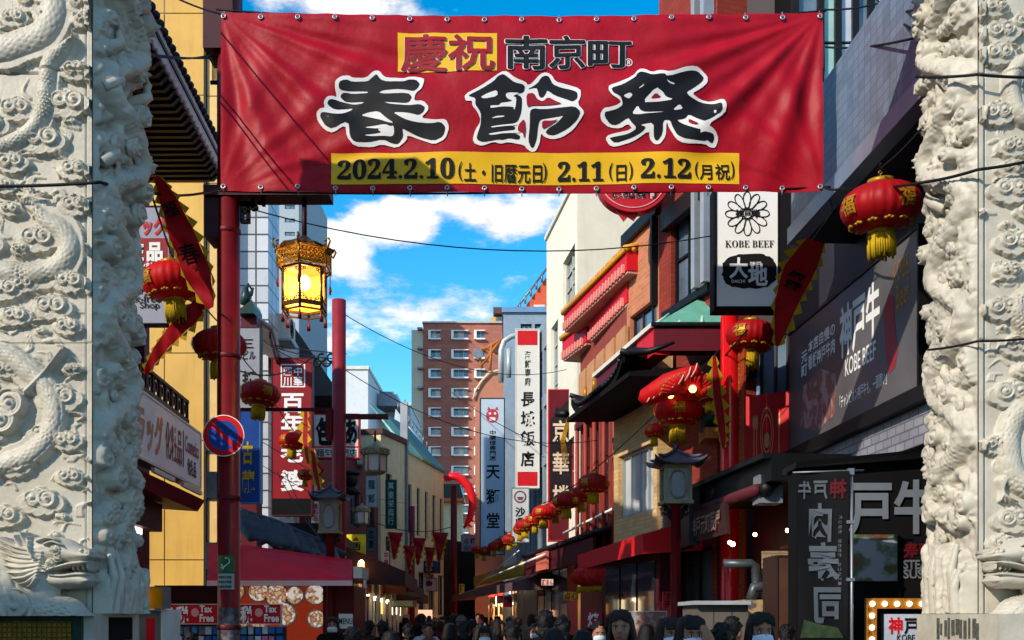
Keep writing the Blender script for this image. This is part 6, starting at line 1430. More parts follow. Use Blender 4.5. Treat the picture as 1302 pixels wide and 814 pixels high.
# lion guardian on a bracket and balcony fret
t = thing('lion_statue', 'small green and white lion figure on a wooden bracket left of the bright red column', 'statue', PX(900, 545, 15.6)); q = MB(); c = PX(903, 534, 15.6)
q.ball(c, .13, 12, (1.2, .9, .8)); q.ball(c + Vector((-.13, -.03, .1)), .1, 12); q.tube([c + Vector((-.1, 0, -.05)), c + Vector((-.12, 0, -.2))], .04, 6); q.tube([c + Vector((.12, 0, -.05)), c + Vector((.14, 0, -.2))], .045, 6); q.tube([c + Vector((.13, 0, .02)), c + Vector((.2, 0, .15)), c + Vector((.15, 0, .2))], [.03, .035, .01], 6)
for i in range(10): q.ball(c + Vector((-.13 + .09 * math.cos(i * .63), -.05, .1 + .09 * math.sin(i * .63))), .028, 6)
q.build('body', mat('jade_glaze', '#2c5a4c', .35, var=.5, vscale=14), t, remesh=.012)
MB().box(FR(0), *frontal(15.6, 893, 546, 917, 560), -15.9, -15.4).build('bracket', mat('lit_wood', '#b07038', .6), t)
# B1: brick corner house with dark framed tall windows
f1 = facade(838, 17.6, 912, 15.6)
W1 = [(f1.ab(853)[0], f1.ab(904)[0], f1.ab(853, 396)[1], f1.ab(853, 270)[1], 3, 2), (f1.ab(845)[0], f1.ab(905)[0], 1.3, 2.6, 3, 1)]
t = building('brick_corner_house', 'orange brick corner house with tall dark framed windows behind the teal canopy', 'building', f1, 0, f1.len, 14.5, 4, M_brkd, W1, fm=M_black)
b_ = W1[0]
MB().box(f1, b_[0] - .12, b_[1] + .1, b_[3] - .3, b_[3] - .0, -.0, .14).build('lintel', M_black, t); MB().box(f1, b_[0] - .12, b_[1] + .1, b_[2] - .12, b_[2] - .004, 0, .12).build('window_sill', M_black, t)
for px in (905, 893): 
    x = f1.ab(px)[0]; MB().box(f1, x, x + .12, b_[2], 12, .02, .2).build('pilaster', mat('pale_mullion', '#98a0a8', .4, metal=.3), t)
# upper glass and brick seen above the banner
W1b = [(f1.ab(880)[0] + i * .5, f1.ab(880)[0] + .42 + i * .5, 10.9, 13.9, 1, 1) for i in range(0)]
t = thing('glass_tower', 'tall glazed building with dark mullions above the right end of the banner', 'building', (6, 15.5, 0)); Yg = 14.4; kg = Yg / F; a = lambda px: (px - CX) * kg; z = lambda py: CAMZ + (HY - py) * kg; fg = Fr((0, Yg, 0), (1, 0, 0))
MB().box(fg, a(1010), a(1420), z(330), z(-110), -3, -.06).build('core', M_blackm, t)
cw = [1012, 1044, 1066, 1088, 1108, 1140, 1172, 1210, 1260, 1320, 1400]
for i in range(len(cw) - 1):
    for (y0, y1) in ((-110, -40), (-38, 52), (56, 140), (143, 230)):
        MB().box(fg, a(cw[i]) + .02, a(cw[i + 1]) - .05, z(y1), z(y0), -.06, -.02 + .004 * (i % 3)).build('pane', [M_glass, mat('teal_glass', '#8fb8b0', .1, spec=1), mat('white_glass', '#aeb8c4', .1, spec=1)][i % 3], t)
q = MB()
for x in cw: q.box(fg, a(x) - .06, a(x) + .03, z(330), z(-110), -.06, .06)
q.build('mullions', M_black, t)
t = thing('glass_tower', 'teal glazed upper floor with red brick pier just above the banner, right of the sky', 'building', (3.4, 20, 0)); fg = facade(868, 21.5, 1040, 16.0)
MB().box(fg, 0, fg.len, 9.5, 14.6, -3, 0).build('wall', M_brkd, t)
for k, (u0, u1, m) in enumerate([(.02, .2, mat('orange_eave', '#b06838', .6)), (.3, .62, MATS['teal_glass']), (.66, .82, M_glassd), (.85, .98, MATS['white_glass'])]): MB().box(fg, fg.len * u0, fg.len * u1, 10.2, 14.2, 0, .05).build('pane', m, t)
# white beef sign
s = SB('hanging_sign', 'tall white beef restaurant sign with black flower crest and black brush oval', 'sign', 13.3, 908, 238, 992, 393, .28, mat('white_sign_face', '#e6e6e4', .4, var=.05), M_blackm, 3.2)
q = MB(); k = s.k; cx_, cz_ = (950 - CX) * k, CAMZ + (HY - 272) * k
for i in range(12):
    an = i * math.pi / 6; d = Vector((math.cos(an), 0, math.sin(an))); n_ = Vector((-math.sin(an), 0, math.cos(an))); C_ = Vector((cx_, 13.3 - .006, cz_))
    pts = [C_ + d * (7 + (21 * (1 - math.cos(u_)) / 2)) * k * 1.0 + n_ * (4.6 * k * math.sin(u_) * (1 - .25 * math.cos(u_ + .5))) for u_ in np.linspace(0, 2 * math.pi, 17)]
    q.tube(pts, .0065, 4, False)
q.tube([Vector((cx_ + 6 * k * math.cos(u_), 13.3 - .006, cz_ + 6 * k * math.sin(u_))) for u_ in np.linspace(0, 2 * math.pi, 17)], .007, 4, False); q.build('flower_crest', M_ink, s.t)
s.txt('神', 935, 267, 945, 277, M_ink, .05, c=.01); s.txt('戸', 945.5, 267, 954.5, 277, M_ink, .03, c=.01); s.txt('牛', 956, 267, 966, 277, M_ink, .05, c=.01)
s.txt('𝐊𝐎𝐁𝐄 𝐁𝐄𝐄𝐅', 922, 306, 984, 315, M_ink, -.004)
rr = random.Random(4)
s.poly([(953 + (35 + rr.uniform(-1.5, 1.5)) * abs(math.cos(u_)) ** .7 * (1 if math.cos(u_) > 0 else -1), 345 + (22 + rr.uniform(-1, 1)) * abs(math.sin(u_)) ** .8 * (1 if math.sin(u_) > 0 else -1)) for u_ in np.linspace(0, 2 * math.pi, 49)[:-1]], M_ink, 'brush_oval', .004)
s.txt('大', 927, 328, 951, 354, M_wink, .03, c=.006); s.txt('地', 951, 336, 976, 364, M_wink, .03, c=.006); s.txt('神戸', 953, 333, 968, 339, M_wink, .01, c=.006); s.txt('DAICHI', 930, 356, 947, 360, M_wink, .01, c=.006)
# teal canopy and black upturned roof
M_teal = mat('teal_copper', '#5f9c88', .5, var=.15, streak=.2)
fk = facade(758, 18.6, 832, 15.4)          # left (street) edge of the projecting roof
t = thing('upturned_roof', 'projecting black upturned roof with teal sheet canopy over the street right of centre', 'roof', PX(850, 420, 16.5))
q = MB(); Yr = 15.4
A_, B_, C_, D_ = PX(832, 414, Yr), PX(921, 411, Yr), PX(912, 366, 16.4), PX(853, 400, 17.4)
q.add([A_, B_, C_, D_, A_ - Vector((0, 0, .05)), B_ - Vector((0, 0, .05)), C_ - Vector((0, 0, .05)), D_ - Vector((0, 0, .05))], [(0, 1, 2, 3), (7, 6, 5, 4), (0, 4, 5, 1), (1, 5, 6, 2), (2, 6, 7, 3), (3, 7, 4, 0)]); q.build('sheet_canopy', M_teal, t)
q = MB()
for u_ in (.03, .35, .68, .98): q.tube([A_.lerp(B_, u_) + Vector((0, -.01, .02)), D_.lerp(C_, u_) + Vector((0, 0, .03))], .025, 6)
q.tube([D_, C_], .05, 6); q.tube([A_, D_], .035, 6); q.build('standing_seams', mat('pale_teal', '#9cc8b8', .5), t)
q = MB(); fz = FR(Yr); a0, a1, b0, b1 = frontal(Yr, 832, 415, 920, 446); q.box(fz, a0, a1, b0, b1, -.3, 0); q.build('front_fascia', mat('maroon_fascia', '#5a1422', .5, var=.1), t)
q = MB(); q.box(fz, a0 - .05, a1 + .02, b1 + .001, b1 + .05, -.32, .05); q.build('top_rail', M_black, t)
zt_, zb_ = b1, b0
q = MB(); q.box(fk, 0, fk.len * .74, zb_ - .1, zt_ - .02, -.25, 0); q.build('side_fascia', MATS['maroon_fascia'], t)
MB().box(fk, fk.len * .75, fk.len - .02, zb_ - .05, zt_ - .02, -.25, .01).build('painted_lit_fascia', mat('painted_sunlit_red', '#c01c2c', .5), t)  # this stretch of fascia carries its sunlight in the brighter red
MB().box(fk, -.05, fk.len, zt_ - .018, zt_ + .05, -.3, .06).build('side_rail', M_offw, t)
tiled_eave(fk, -.25, fk.len * .9, zb_ - .02, zb_ - .26, .0, .42, t, M_roof, .15, M_blackm, .1, up=.3)
q = MB(); q.hexa([fk.pt(-.2, zb_ - .45, .5), fk.pt(fk.len, zb_ - .4, .4), fk.pt(fk.len + .1, zb_ - .35, -1.6), fk.pt(-.2, zb_ - .35, -1.6), fk.pt(-.2, zb_ - .38, .5), fk.pt(fk.len, zb_ - .33, .4), fk.pt(fk.len + .1, zb_ - .1, -1.6), fk.pt(-.2, zb_ - .1, -1.6)]); q.build('soffit', M_blackm, t)
q = MB(); q.tube([fk.pt(fk.len * .92, zb_ - .1, .1), fk.pt(fk.len * .95, zb_ + .02, .3), fk.pt(fk.len * 1.02, zb_ - .03, .1), fk.pt(fk.len * 1.1, zb_ + .05, -.2)], [.06, .07, .05, .02], 8); q.tube([fk.pt(-.2, zb_ - .3, .5), fk.pt(-.45, zb_ - .25, .62), fk.pt(-.55, zb_ - .15, .6)], [.07, .06, .05], 8); q.build('ridge_dragon', M_black, t)
# B2: smooth brick face with the long window below
f2 = facade(797, 19.1, 838, 17.6)
b8 = f2.ab(838, 270)[1]
W2 = [(.15, f2.len - .1, 6.55, 7.05, 3, 1)]
t = building('brick_house', 'pinkish orange brick wall with black coping left of the dark framed windows', 'building', f2, 0, f2.len, 8.42, 4, mat('pink_orange_brick', '#b87858', .85, var=.08, brick=(.22, .075, .008, (1.15, 1.1, 1.05))), W2, cap=M_black)
MB().box(f2, f2.len - .12, f2.len - .04, 6.9, 8.4, 0, .12).build('drain_pipe', M_black, t)
# B2 lower: cream brick with bright window
f2l = facade(800, 18.9, 857, 16.9); c0 = .05
W = [(f2l.ab(806)[0], f2l.ab(852)[0], f2l.ab(806, 661)[1], f2l.ab(806, 582)[1], 4, 1)]
t = building('cream_brick_wall', 'sunlit cream brick wall with white window left of the right street lamp', 'building', Fr(f2l.pt(0, 0, .3), f2l.r), 0, f2l.len, 5.9, .28, mat('cream_brick', '#c8a878', .85, var=.08, brick=(.22, .07, .008, (.8, .75, .7))), W, fm=M_alum, gm=mat('bright_window', '#b8bcc0', .12, spec=1))
# B3: Chinese front with yellow edged red eaves, wood and dark glass below
f3_ = facade(738, 23.0, 797, 19.1)
W3 = [(.2 + i * .82, .85 + i * .82, 2.6, 5.6, 1, 4) for i in range(5)]
t = building('chinese_restaurant_front', 'tall dark glass and red timber shop front under the yellow edged red eaves', 'building', f3_, 0, f3_.len, 8.1, 4, mat('rose_timber', '#8a4034', .7, var=.15), W3, gm=M_glassd, fm=M_dred)
for i in range(6): MB().lathe(f3_.pt(.12 + i * .82, 0, .1), [(.045, 2.4), (.045, 6.4)], 10).build('column', mat('coral_column', '#8c3428', .5), t)
for i in range(5): MB().box(f3_, .18 + i * .82, .82 + i * .82, 5.9, 6.9, .01, .08).build('timber_panel', mat('tan_timber', '#b8845c', .7, var=.15), t)
MB().box(f3_, 0, f3_.len, 5.68, 5.82, .01, .14).build('beam', M_dred, t)
for i in range(6): MB().lathe(f3_.pt(.12 + i * .82, 0, .1), [(.05, 6.2), (.05, 6.45)], 10).build('gold_capital', M_gold, t)
for i in range(7): 
    q = MB()
    text(f3_, '京華樓中國料理'[i], f3_.len * .32, f3_.len * .32 + .3, 4.9 - .42 * i, 5.25 - .42 * i, M_wink, None, .02, .02, mb=q); q.build('window_lettering', M_offw, t)
M_yt = mat('yellow_edge_tile', '#c88c28', .5, var=.2, vscale=9); M_fr = mat('eave_red', '#c41422', .45, var=.08)
def red_eave(label, px0, Y0, px1, Y1, py1, dep, h):
    f = facade(px0, Y0, px1, Y1); b = f.ab(px1, py1)[1]
    t = thing('red_eave', label, 'roof', f.pt(f.len / 2, b - h, 0), 'yellow edged red eaves')
    MB().box(f, 0, f.len, b - h, b - .03, -dep, 0).build('fascia', M_fr, t)
    q = MB(); n = int(f.len / .12)
    for i in range(n + 1): q.tube([f.pt(f.len * i / n, b + .03, .06), f.pt(f.len * i / n, b + .18, -dep * .5)], .05, 6)
    q.tube([f.pt(0, b, .03), f.pt(f.len, b, .03)], .045, 6); m_ = int(dep / .12)
    for i in range(m_): q.ball(f.pt(f.len + .02, b + .02, -dep * i / m_), .05, 6)
    q.build('edge_tiles', M_yt, t, stuff=True)
    MB().box(f, .02, f.len - .02, b - h - .05, b - h - .003, -dep + .02, -.02).build('soffit', mat('pale_soffit', '#b89084', .7), t)
    q = MB()
    for i in range(int(f.len / .18)): q.box(f, .05 + i * .18, .12 + i * .18, b - h - .02, b - h + .14, .0, .05)
    q.build('dentils', mat('pink_dentil', '#d88a80', .6), t, stuff=True)
    return t
red_eave('longest yellow edged red eave slanting up to the brick wall right of the white building', 717, 22.4, 797, 18.5, 318, .9, .36)
red_eave('middle yellow edged red eave box below the long one', 749, 21.6, 797, 19.0, 350, .7, .5)
red_eave('lowest and smallest yellow edged red eave at the left end', 715, 23.4, 745, 21.9, 408, .9, .45)
# white building
f4_ = facade(695, 29.1, 734, 25.0); zt4 = 12.2
hw = [(f4_.ab(703)[0] - .25, f4_.ab(709)[0] + .05, 7.4, 9.5, 2, 4), (f4_.ab(716)[0], f4_.ab(731)[0], f4_.ab(716, 412)[1], f4_.ab(716, 335)[1], 2, 4), (f4_.ab(703)[0] - .3, f4_.ab(709)[0], 4.3, 5.9, 2, 2), (f4_.ab(716)[0], f4_.ab(730)[0], 4.4, 6.0, 2, 2)]
t = building('white_building', 'bright white building with fretted windows right of the tall white sign', 'building', f4_, 0, f4_.len, zt4, 6, mat('white_render', '#d8d4c4', .85, var=.05, streak=.12), hw, fm=mat('pale_lattice', '#a8a8a0', .6))
MB().box(f4_, -.05, f4_.len + .05, zt4 + .002, zt4 + .12, -6, .06).build('roof_edge', M_offw, t)
s = SB('round_sign', 'round red sign with white ring half hidden behind the lower edge of the banner', 'sign', 17.0, 800, 200, 806, 204, .05, M_red)
t = s.t; kc = 17 / F; cc = PX(804, 232, 17)
q = MB(); q.add(*[[(cc.x + 46 * kc * math.cos(u_), 17 + y_, cc.z + 41 * kc * math.sin(u_)) for y_ in (-.12, .12) for u_ in np.linspace(0, 2 * math.pi, 41)[:-1]], [tuple(range(40)), tuple(range(40, 80))[::-1]] + [(i, (i + 1) % 40, 40 + (i + 1) % 40, 40 + i) for i in range(40)]]); q.build('disc', mat('round_sign_red', '#b01420', .45), t)
q = MB(); q.tube([(cc.x + 41 * kc * math.cos(u_), 17 - .125, cc.z + 36 * kc * math.sin(u_)) for u_ in np.linspace(0, 2 * math.pi, 49)], .01, 5, False); q.build('ring', mat('pink_ring', '#d8a0a0', .5), t)
q = MB(); text(FR(17), '廣記商行', (777 - CX) * kc, (835 - CX) * kc, z_(256, 17), z_(240, 17), None, None, .05, .13, .0, mb=q); q.build('letter_outline', mat('pink_ring', '#d8a0a0'), t)
q = MB(); text(FR(17), '廣記商行', (777 - CX) * kc, (835 - CX) * kc, z_(256, 17), z_(240, 17), None, None, .02, .135, .0, mb=q); q.build('lettering', M_ink, t)
q = MB(); q.prism(FR(17), [((x - CX) * kc, z_(y, 17)) for x, y in [(783, 268), (793, 282), (798, 276), (806, 281), (812, 272), (826, 272)]], -.02, .02); q.build('ribbon', mat('round_sign_red', '#b01420'), t)
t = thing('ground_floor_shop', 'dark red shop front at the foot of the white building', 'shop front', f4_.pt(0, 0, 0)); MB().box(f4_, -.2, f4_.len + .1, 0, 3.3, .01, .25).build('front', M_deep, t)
for i in range(4): MB().box(f4_, .2 + i * 1.05, 1.1 + i * 1.05, 1.2, 2.7, .255, .28).build('pane', M_glassd, t)
t = thing('ground_floor_shop', 'dark shop front put in for awning shade below the cream brick wall', 'shop front', f2l.pt(0, 0, .3)); MB().box(f2l, -.1, f2l.len + .6, 0, 2.72, .31, .5).build('front', M_soff, t)  # dark front put in for the darkness under the awning
for i in range(3): MB().box(f2l, .2 + i * .8, .9 + i * .8, 1.2, 2.4, .505, .53).build('pane', M_glassd, t)
# ------------------------------------------------------------------ buildings beyond on the right
fG = facade(657, 36.0, 697, 30.0)
wG = [(.3 + i * 1.0, 1.1 + i * 1.0, 2.9 + 1.75 * j, 4.3 + 1.75 * j, 1, 1) for i in range(6) for j in range(4)]
building('grey_glass_building', 'grey blue panelled office building behind the tall white vertical sign', 'building', fG, 0, fG.len, 10.4, 5, mat('grey_blue_panel', '#7f8c9c', .5, var=.08), wG, fm=M_grey)
t = far_box('blue_roof_building', 'blue grey glazed rooftop storey behind the top of the white sign', 38, 640, 398, 700, mat('blue_grey_far', '#8496a8', .6), wins=[(662, 412, 676, 425), (680, 412, 692, 425), (662, 440, 690, 455), (688, 470, 697, 500)], edge=mat('steel_blue_cap', '#6a8cb0', .5))
t = thing('orange_roof', 'orange sloping rooftop wall with an air conditioner behind the white sign', 'roof', PX(670, 380, 42)); fq = Fr((0, 42, 0), (1, 0, 0)); k42 = 42 / F; pp = lambda x, y: ((x - CX) * k42, CAMZ + (HY - y) * k42)
MB().prism(fq, [pp(655, 412), pp(662, 398), pp(695, 352), pp(700, 352), pp(700, 412)], -3, 0).build('wall', mat('orange_render', '#c8583a', .7, var=.08), t)
MB().box(fq, pp(678, 0)[0], pp(692, 0)[0], pp(0, 408)[1], pp(0, 396)[1], .05, .9).build('air_conditioner', M_offw, t)
q = MB()
for i in range(6): x = 654 + i * 7; q.tube([fq.pt(*pp(x, 405 - i * 9), .1), fq.pt(*pp(x, 395 - i * 9), .1)], .05, 5)
q.tube([fq.pt(*pp(650, 402), .1), fq.pt(*pp(697, 340), .1)], .05, 5); q.build('stair_rail', M_grey, t)
t = thing('orange_house', 'salmon orange house with curved cream cornice left of the tall white sign', 'building', PX(618, 785, 46)); k46 = 46 / F; fq = Fr((0, 46, 0), (1, 0, 0)); pp = lambda x, y: ((x - CX) * k46, CAMZ + (HY - y) * k46)
MB().prism(fq, [pp(604, 785), pp(604, 505), pp(612, 488), pp(624, 476), pp(634, 474), pp(645, 474), pp(645, 785)], -4, 0).build('wall', mat('salmon_render', '#ae745e', .8, var=.08), t)
q = MB(); q.tube([fq.pt(*pp(x, y), .1) for x, y in [(602, 508), (605, 497), (612, 486), (623, 474), (633, 472), (640, 472)]], .05, 8); q.build('cornice', M_cream, t)
q = MB()
for i in range(7): q.tube([fq.pt(*pp(610 + i * 1.5, 447 - i * .6), .3 - .0), fq.pt(*pp(634 + i * 1.5, 436 + i * 3), -.5)], .05, 5)
for x0, y0, x1, y1 in [(609, 450, 613, 470), (625, 440, 623, 472), (611, 468, 640, 430), (609, 450, 640, 432)]: q.tube([fq.pt(*pp(x0, y0), .2), fq.pt(*pp(x1, y1), .2)], .07, 5)
q.build('rooftop_pergola', mat('orange_frame', '#b06a34', .6), t)
q = MB(); disc(q, fq.pt(*pp(608, 452), .3), .22, 45.6, 45.7, 20); q.build('satellite_dish', M_grey, t)
q = MB(); q.tube([PX(637, 486, 36.5), PX(637, 446, 36.5), PX(641, 434, 36.5), PX(650, 428, 36.5), PX(662, 426, 36.5)], .1, 12); q.tube([PX(647, 480, 36.4), PX(647, 444, 36.4)], .09, 10); tag(q.build('air_duct', mat('galvanised_duct', '#b8b8b4', .4, metal=.3), None), 'fat bent metal ventilation duct left of the white sign top', 'duct')
t = far_box('teal_building', 'strip of green and pale building between the blue grey sign and the white sign', 48, 636, 520, 662, mat('dark_green_far', '#2c4a40', .6))
# ------------------------------------------------------------------ vertical signs in the middle
M_bg = mat('blue_grey_sign', '#b4c4d4', .4, var=.05)
s = SB('hanging_sign', 'tall pale blue vertical sign with a red lion face and three large black characters', 'sign', 36, 610, 506, 642, 706, .35, M_bg, mat('dark_green_edge', '#22342c', .5), 1.3)
s.txt('天', 618, 590, 636, 609, M_ink, .02); s.txt('獅', 618, 622, 636, 641, M_ink, .02); s.txt('堂', 618, 652, 636, 672, M_ink, .02); s.txt('中華球専門店', 622, 547, 631, 586, M_ink, .02, True)
s.poly([(626 + 8 * math.cos(u_), 529 + 9 * math.sin(u_)) for u_ in np.linspace(0, 2 * math.pi, 17)[:-1]], mat('lion_red', '#b83a44', .5), 'lion_mane'); s.poly([(619, 522), (621, 517), (624, 521)], MATS['lion_red'], 'lion_ear', .004); s.poly([(629, 521), (632, 517), (634, 522)], MATS['lion_red'], 'lion_ear', .004)
for (x, y) in ((623, 526), (629.5, 526)): s.poly([(x + 1.6 * math.cos(u_), y + 1.6 * math.sin(u_)) for u_ in np.linspace(0, 2 * math.pi, 9)[:-1]], M_wink, 'lion_eye', .02)
s.rect(622.5, 531, 630, 535, M_wink, 'lion_teeth', .02)
s = SB('hanging_sign', 'tallest white vertical sign with red square top and foot and black characters', 'sign', 31, 655, 418, 686, 621, .4, mat('warm_white_sign', '#d0cec8', .4, var=.04), M_offw, 1)
s.rect(658, 420.5, 683.5, 439, M_rink, 'red_square'); s.rect(658, 600, 683.5, 618, M_rink, 'red_square')
s.txt('海鮮専府', 667, 446, 675, 491, M_ink, .015, True); 
for ch, y in [('長', 498), ('城', 523), ('飯', 548), ('店', 574)]: s.txt(ch, 662, y, 680, y + 19, M_ink, .025)
s = SB('hanging_sign', 'black and red vertical sign with pale brush characters left of the white building', 'sign', 26, 697, 495, 729, 688, .3, mat('black_red_sign', '#241c1e', .4, var=.3), mat('bright_red_edge', '#c01824', .4), 1.5)
s.poly([(699, 497), (727, 497), (727, 503), (712, 520), (699, 536)], M_dred, 'red_swirl'); s.poly([(699, 640), (727, 648), (727, 686), (699, 686)], M_dred, 'red_swirl')
for ch, y in [('京', 535), ('華', 575), ('楼', 617)]: s.txt(ch, 702, y, 724, y + 28, mat('cream_letter', '#d0b8a0', .5), .02, c=.02)
q = MB(); fq = s.fr
for k in range(5): q.tube([fq.pt((716 - CX + k * 2) * s.k, z_(590, 26), .03), fq.pt((713 - CX + k * 1.2) * s.k, z_(560, 26), .03), fq.pt((722 - CX + k) * s.k, z_(530, 26), .03)], .01, 4); q.tube([fq.pt((706 - CX) * s.k, z_(650, 26), .03), fq.pt((712 - CX + k * 2) * s.k, z_(630, 26), .03), fq.pt((726 - CX) * s.k, z_(625 + k * 5, 26), .03)], .008, 4)
q.build('gold_strokes', M_gold, s.t)
s = SB('hanging_sign', 'small grey vertical sign with a round bowl crest at the foot of the white sign', 'sign', 30.0, 650, 620, 673, 690, .2, mat('grey_sign_face', '#b4b8bc', .5), M_grey, 1); s.txt('沙', 655, 645, 668, 657, M_ink, .03); s.txt('県', 655, 658, 668, 671, M_ink, .03)
s.txt('小吃', 657, 673, 667, 690, M_ink, .02, True)
s.poly([(661.5 + 8 * math.cos(u_), 632 + 8 * math.sin(u_)) for u_ in np.linspace(0, 2 * math.pi, 25)[:-1]], mat('plum_print', '#6a3a48', .5), 'crest_ring', .004); s.poly([(661.5 + 6 * math.cos(u_), 632 + 6 * math.sin(u_)) for u_ in np.linspace(0, 2 * math.pi, 25)[:-1]], MATS['grey_sign_face'], 'crest_field', .012); s.poly([(657, 632), (666, 632), (664, 636), (659, 636)], MATS['plum_print'], 'bowl', .02)
s = SB('small_sign', 'small pale framed sign low beside the black and red vertical sign', 'sign', 25.5, 730, 650, 740, 672, .1, M_offw, M_red, .8)
# left small signs
s = SB('hanging_sign', 'yellow square sign with red peak mark and black character above the left awning', 'sign', 24, 440, 679, 465, 711, .1, mat('bright_yellow_sign', '#d8c020', .45), None); s.txt('西', 446, 689, 459, 700, M_ink, .03); s.poly([(448, 688), (452.5, 682), (457, 688)], M_rink, 'peak_mark'); s.txt('山', 446, 703, 452, 708, M_gold, .0); s.txt('口', 454, 703, 460, 708, M_gold, .0)
s = SB('hanging_sign', 'dark green vertical sign with pale characters in front of the cream house', 'sign', 34, 490, 610, 504, 672, .2, mat('bottle_green_sign', '#123630', .4), M_black, .8); s.txt('萬東栄商行', 493, 613, 501, 668, mat('sea_green_letter', '#7ab0a0', .5), .02, True)
s = SB('hanging_sign', 'pale blue grey vertical sign with two dark characters under the hexagonal hanging lamp', 'sign', 32, 465, 605, 480, 645, .2, mat('pale_teal_sign', '#9aaab0', .5), M_grey, .8); s.txt('龍', 468, 610, 477, 622, mat('teal_ink', '#1c4a4c', .5), .02); s.txt('郎', 468, 628, 477, 640, MATS['teal_ink'], .02)
s = SB('hanging_sign', 'dim grey vertical sign right of the yellow square sign', 'sign', 36, 466, 670, 479, 702, .1, mat('dim_grey_sign', '#5c6c74', .5), M_black, .6); s.txt('広東', 468, 674, 476, 698, M_ink, .02, True)
s = SB('hanging_sign', 'small pale blue katakana sign among the far left pennants', 'sign', 50, 496, 708, 507, 724, .1, mat('pale_blue_small', '#a8c0cc', .5)); s.txt('アナ', 499, 710, 505, 722, M_ink, .02, True)
s = SB('hanging_sign', 'small plum printed white sign under the red dragon arch', 'sign', 50, 586, 680, 608, 702, .1, mat('lilac_sign', '#8c8494', .5), M_black, .6); s.txt('点心', 590, 684, 596, 700, M_dred, .02, True); s.txt('楼', 598, 684, 605, 692, M_ink, .02)
# red dragon arch
t = thing('dragon_arch', 'curved red dragon neon arch on a thin pole in the far centre', 'sign', PX(590, 640, 44)); q = MB()
pts = [(569, 611), (573, 606), (580, 606), (587, 610), (595, 618), (600, 630), (601, 645), (597, 660), (590, 672)]
q.tube([PX(x, y, 44) for x, y in pts], [.08, .16, .17, .19, .19, .18, .17, .14, .06], 10); q.build('body', mat('bright_dragon_red', '#d81820', .4), t)
q = MB()
for i in range(len(pts) - 1):
    x, y = pts[i]; x2_, y2_ = pts[i + 1]; nx_, ny_ = (y2_ - y), -(x2_ - x); l_ = math.hypot(nx_, ny_)
    for f_ in (0, .5): q.tube([PX(x + (x2_ - x) * f_, y + (y2_ - y) * f_, 44), PX(x + (x2_ - x) * f_ + nx_ / l_ * 8, y + (y2_ - y) * f_ + ny_ / l_ * 8, 44)], [.09, .01], 5)
q.tube([PX(569, 611, 44), PX(565, 606, 44)], [.1, .03], 5); q.build('spines', MATS['bright_dragon_red'], t)
q = MB(); q.tube([PX(577, 785, 44.2), PX(577, 618, 44.2)], .14, 8); q.build('pole', M_dred, t)
P3 = thing('far_post', 'dull plum post standing in front of the mansard building', 'post', PX(524, 785, 37)); MB().tube([PX(524, 820, 37), PX(524, 644, 37)], .1, 10).build('post', mat('dull_red_post', '#8c2430'), P3)
# far gate roof and cream hoarding closing the street
t = thing('far_pavilion', 'cream hoarding with dark green tiled roof and orange trim far down the street', 'building', PX(580, 785, 70)); fq = FR(70); k70 = 70 / F; pp = lambda x, y: ((x - CX) * k70, CAMZ + (HY - y) * k70)
MB().prism(fq, [pp(562, 785), pp(562, 634), pp(588, 634), pp(588, 785)], -1, 0).build('wall', M_cream, t); MB().prism(fq, [pp(561, 635), pp(565, 617), pp(585, 617), pp(590, 635)], -2, .6).build('roof', MATS['green_glaze'], t); MB().prism(fq, [pp(560, 639), pp(560, 635), pp(591, 635), pp(591, 639)], -1, .7).build('trim', mat('orange_trim', '#d85a30', .5), t)
q = MB(); fo_ = facade(562, 48, 640, 56); q.box(fo_, 0, fo_.len, 0, 5.2, -3, 0); tag(q.build('low_shop_row', mat('dark_brown_render', '#4a3830', .8, var=.2), None), 'low brown shop row closing the far centre of the street', 'building')  # even dark brown render
# ================================================================== street level: awnings and stalls
# left red awning stall
fa = FR(15.2); a0, a1, bb, b1 = frontal(15.2, 264, 693, 448, 738)
t = thing('market_stall', 'food stall with deep red awning, round food pictures and a menu card on the left', 'stall', ((a0 + a1) / 2, 15.2, 0))
P = lambda px, py, Y: PX(px, py, Y)
q = MB(); v = [P(264, 692, 16.2), P(310, 693, 16.2), P(448, 712, 16.4), P(448, 738, 15.2), P(264, 737, 15.2)]
q.add([*v, *[p + Vector((0, 0, -.03)) for p in v]], [(0, 4, 3, 2, 1), (5, 6, 7, 8, 9), (0, 1, 6, 5), (1, 2, 7, 6), (2, 3, 8, 7), (3, 4, 9, 8), (4, 0, 5, 9)]); q.build('canopy', mat('deep_red_awning', '#e01030', .6, var=.12), t)
MB().box(fa, a0, a1, z_(745, 15.2), z_(738.5, 15.2), -.02, .05).build('valance', mat('pink_white_bar', '#e0c0bc', .45), t)
fb2 = FR(16.6); x0, x1, y0, y1 = frontal(16.6, 296, 743, 412, 900)
MB().box(fb2, x0, x1, 0, z_(740, 16.6), -.1, 0).build('picture_wall', mat('glowing_red_wall', '#b83a1c', .5, var=.15, emit='#b83a1c', estr=.12), t)  # wall gives a faint glow of its own in place of stall light
for i, (cx_, cy_) in enumerate([(300, 752), (329, 752), (352, 757), (375, 757), (401, 756), (362, 781), (403, 787), (330, 786), (303, 786)]):
    q = MB(); c = PX(cx_, cy_, 16.6); disc(q, (c.x, 0, c.z), .16 + .02 * (i % 3), 16.6 - .03, 16.6 - .0, 24); q.build('plate_rim', M_offw, t)
    q = MB(); disc(q, (c.x, 0, c.z), .135 + .02 * (i % 3), 16.6 - .034, 16.6 - .031, 24); q.build('food_picture', picture('glowing_food_print', ['#5a2a18', '#a8683a', '#d8c090', '#8a4020', '#e0d8c8'], 9, .6, .25), t)  # picture glows faintly by itself in place of stall light
